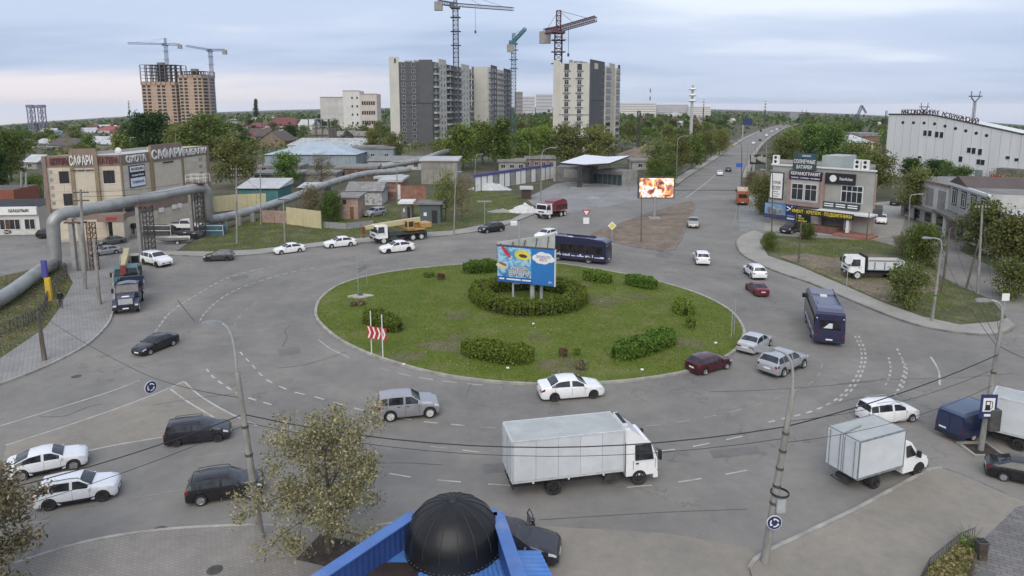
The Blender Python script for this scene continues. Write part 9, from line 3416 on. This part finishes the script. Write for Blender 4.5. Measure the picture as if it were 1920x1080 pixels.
for k,(u,v,lab,m_,s_) in enumerate(((300,440,'dark tarpaulined stack in a pipe frame before the beige shop wall',metal_dark,2.2),(402,440,'blue tarpaulined crate at the end of the pipe support',mat('tarp_teal',(.05,.12,.16),.7,.2,2),1.8))):
 p = G(u,v)
 g = empty('covered_stack',p,lab,'stack')
 MB().bevbox(p.x-s_,p.x+s_*.9,p.y-.9,p.y+.9,0,1.5,.2).build('tarpaulin',m_,g)
 mb = MB()
 for x in (-s_-.1,s_):
  mb.bar(p+Vector((x,-1,0)),p+Vector((x,-1,1.7)),.07)
 mb.bar(p+Vector((-s_-.1,-1,1.6)),p+Vector((s_,-1,1.6)),.07).bar(p+Vector((-s_-.1,-1,.8)),p+Vector((s_,-1,.8)),.07)
 mb.build('frame',frame_white,g)
def heap(label,u,v,rx,ry,h,m,seed,name='heap',cat='heap',n=14):
 p = GT(u,v)
 mb = MB()
 N = 20
 for j in range(7):
  t = j/6
  for k in range(N):
   a = 2*math.pi*k/N
   q = Vector((math.cos(a)*rx*t,math.sin(a)*ry*t,0))
   nn = mnoise.noise(Vector((q.x*1.1,q.y*1.1,seed)))*.55+mnoise.noise(Vector((q.x*3,q.y*3,seed)))*.25
   mb.v.append((p.x+q.x*(1+.2*nn),p.y+q.y*(1+.2*nn),p.z+max(-.05,h*(1-t**1.5)*(1+nn))))
 for j in range(6):
  for k in range(N):
   mb.f.append((j*N+k,(j+1)*N+k,(j+1)*N+(k+1)%N,j*N+(k+1)%N))
   mb.m.append(0)
 return mb.thing(name,m,p,label,cat,smooth=35)
heap('heap of white sacks on the verge by the red topped lorry',982,398,3.4,2.0,1.5,mat('white_sacking',(.56,.56,.55),.8,.12,2),3)
heap('pile of silver tarpaulin under the blue topped wall',918,356,5.5,2.2,1.7,mat('silver_tarp',(.46,.47,.48),.5,.15,1.5),5)
heap('heap of bare soil on the traffic triangle',1160,440,3.0,2.0,.9,bare_soil,7)
heap('second heap of bare soil beside the screen post',1215,428,2.4,1.6,.6,bare_soil,9)
heap('brown spoil mound on the building site',1215,296,14,8,4.2,bare_soil,11)
heap('rubble heap on the verge beside the sacks',940,398,3.0,1.6,.6,conc,13)
heap('small rubble heap on the station forecourt',1112,372,1.6,1.0,.5,conc,15)
# building site rig
b = GT(1184,292)
rg_ = empty('piling_rig',b,'dark piling rig with a tall mast on the building site','rig')
MB().bevbox(b.x-4,b.x+1.5,b.y-2,b.y+2,b.z+.9,b.z+3.6,.2).build('machine_house',metal_dark,rg_)
for y in (-1.7,1.7):
 MB().side([(b.x-4,b.z),(b.x+2.5,b.z),(b.x+3,b.z+.5),(b.x+2.5,b.z+1),(b.x-4,b.z+1),(b.x-4.5,b.z+.5)],b.y+y-.4,b.y+y+.4).build('crawler_track',trim_black,rg_)
lattice(MB(),(b.x+2.5,b.y,b.z+.5),(b.x+2.5,b.y,ZT(b.y,208)),1.0,14,.12).build('mast',metal_dark,rg_)
# litter on the lawn
for k,(u,v) in enumerate(((1204,693),(757,682),(952,691),(1342,643),(1000,613))):
 p = G(u,v,.2)
 MB().bevbox(p.x-.12,p.x+.12,p.y-.08,p.y+.08,isl_zf(p.x,p.y),isl_zf(p.x,p.y)+.1,.03).thing('litter',sign_white,(p.x,p.y,isl_zf(p.x,p.y)),['white scrap of litter low on the lawn left of the maroon hatchback','white scrap of litter below the arrow board on the lawn','white scrap of litter below the straight hedge','white scrap of litter near the right tip of the lawn','pale stub in the lawn before the ring hedge'][k],'litter')
 # ------------------------------------------------------------------ small far houses and the wooded town
rnd = random.Random(99)
wallc = [plaster_w,conc,brick_brown,brick_pink,plaster_b]
roofc = [roof_slate,roof_zinc,roof_brown,roof_maroon,roof_slate,roof_zinc]
def far_house(u,v,lab,grp,u_mid=0,v_mid=0):
 p = GT(u,v)
 if any((p.x-x)**2+(p.y-y)**2<(r+5)**2 for x,y,r in FAR_BLOCK):
  return
 L_,D,h,hr = rnd.uniform(8,15),rnd.uniform(7,10),rnd.uniform(2.8,4.2),rnd.uniform(1.5,3)
 a = rnd.uniform(-.5,.5)
 wi,ri = rnd.randrange(len(wallc)),rnd.randrange(len(roofc))
 wm_,rm_ = wallc[wi],roofc[ri]
 root = empty('house',p,lab.replace('small',('white','grey','brown brick','pink brick','beige')[wi])+', '+('grey','zinc','brown','maroon','grey','zinc')[ri]+' roof, '+('far' if v<v_mid else 'near')+(' left' if u<u_mid else ' right')+' side','house',grp,rz=a)
 MB().box(-L_/2,L_/2,-D/2,D/2,-.5,h).build('wall',wm_,root,local=True)
 e = .5
 mb = MB().add([(-L_/2-e,-D/2-e,h),(L_/2+e,-D/2-e,h),(L_/2+e,D/2+e,h),(-L_/2-e,D/2+e,h),(-L_/2+(D*.3 if rnd.random()<.5 else -e),0,h+hr),(L_/2+e,0,h+hr)],[(0,1,5,4),(2,3,4,5),(3,0,4),(1,2,5),(3,2,1,0)])
 mb.build('roof',rm_,root,local=True)
 for k in range(3):
  link('window',win(1.2,1.3,frame_white,1),root,(L_*(k-1)/3.2,-D/2-.02,.9))
 FAR_BLOCK.append((p.x,p.y,L_*.55))
for k in range(42):
 far_house(rnd.uniform(-20,470),rnd.uniform(228,268),'small house among the trees of the left quarter','houses of the left quarter',225,248)
for k in range(14):
 far_house(rnd.uniform(440,730),rnd.uniform(222,240),'small house among the trees below the far works','houses below the far works',585,231)
for k in range(14):
 far_house(rnd.uniform(1180,1400),rnd.uniform(216,236),'small house among the trees left of the far road','houses left of the far road',1290,226)
for k in range(8):
 far_house(rnd.uniform(1500,1650),rnd.uniform(228,262),'small house among the trees right of the far road','houses right of the far road',1575,245)
mixk = ['far_green','far_olive','far_dark','far_brown','far_green','far_olive','far_fresh']
road_avoid = [(1255,1500,229,360)]
far_trees(125,-30,480,222,296,mixk+['far_dark'],6,11,'tree among left quarter roofs','trees of the left quarter',1)
far_trees(26,470,735,216,262,mixk,6,10,'tree below the far works','trees below the far works',2)
far_trees(14,960,1036,204,250,mixk,7,11,'tree between the towers','trees between the towers',3,[(1036,1165,0,300)])
far_trees(75,1165,1380,212,262,mixk,6,10,'tree left of the far road','trees left of the far road',4,[(1330,1400,250,300)])
far_trees(45,1455,1668,222,282,mixk+['far_fresh'],7,12,'tree right of the far road','trees right of the far road',5,[(1430,1510,225,262)])
far_trees(10,1500,1650,214,222,['far_poplar','far_dark'],10,15,'tree on the right skyline','trees on the right skyline',6)
far_trees(9,100,260,216,224,['far_poplar'],11,16,'poplar on the left skyline','poplars on the left skyline',7)
# gardens, thickets and far woodland that read as one mass
def mass(name,label,n,r0,r1,hmin,hmax,size,leaf,seed,power=1.0,thr=-.2,az0=-.86,az1=.86,fr=.006):
 rng = np.random.default_rng(seed)
 az = rng.uniform(az0,az1,n)
 rr_ = r0+(r1-r0)*rng.uniform(0,1,n)**power
 cs = []
 for a,r_ in zip(az,rr_):
  x,y = r_*math.sin(a),r_*math.cos(a)
  k = mnoise.noise(Vector((x*fr,y*fr,seed)))+.5*mnoise.noise(Vector((x*fr*4,y*fr*4,seed)))
  if k<thr:
   continue
  if r_<800 and any((x-bx)**2+(y-by)**2<(br*.8)**2 for bx,by,br in FAR_BLOCK):
   continue
  if r_<900:
   d2 = min((x-q.x)**2+(y-q.y)**2 for q in RC)
   if d2<22**2:
    continue
  cs.append((x,y,gz(x,y)+(hmin+(hmax-hmin)*max(0,.35+k))*rng.uniform(0,1)))
 o = link(name,quads_mesh(name,leaf_quads(np.array(cs),size,rng,.25),LEAF[leaf]))
 return tag(o,label,'woodland' if 'wood' in name else 'thicket',kind='stuff')
RC = [(a+b)/2 for a,b in zip(rl,rr)]
mass('garden_thicket','green garden thickets filling the gaps between the houses',15000,275,560,1.0,5.5,1.5,'green',61,1.0,-.05,fr=.02)
mass('garden_thicket','olive garden thickets filling the gaps between the houses',15000,275,700,1.0,5.5,1.6,'olive',62,1.0,-.05,fr=.02)
mass('garden_thicket','dark garden thickets in the middle distance',12000,450,1150,1.5,8,2.6,'dark',63,1.0,-.1,fr=.012)
mass('far_woodland','distant olive woodland and gardens along the horizon',9000,800,2600,2,9,5.0,'olive',64,1.2,-.25)
mass('far_woodland','distant dark woodland along the whole horizon',9000,1000,3800,3,11,8.0,'dark',65,1.3,-.3)
# ------------------------------------------------------------------ faint haze in the air
hm = bpy.data.materials.new('haze')
hm.use_nodes = True
hn = hm.node_tree
hn.nodes.remove(hn.nodes['Principled BSDF'])
pvn = hn.nodes.new('ShaderNodeVolumePrincipled')
pvn.inputs['Color'].default_value = (.90,.91,.94,1)
pvn.inputs['Density'].default_value = 0.000045
hn.links.new(pvn.outputs[0],hn.nodes['Material Output'].inputs['Volume'])
hz_o = MB().box(-45000,45000,-45000,45000,-420,85).build('haze',hm)
tag(hz_o,'thin pale haze filling the air over the town','haze',kind='stuff')
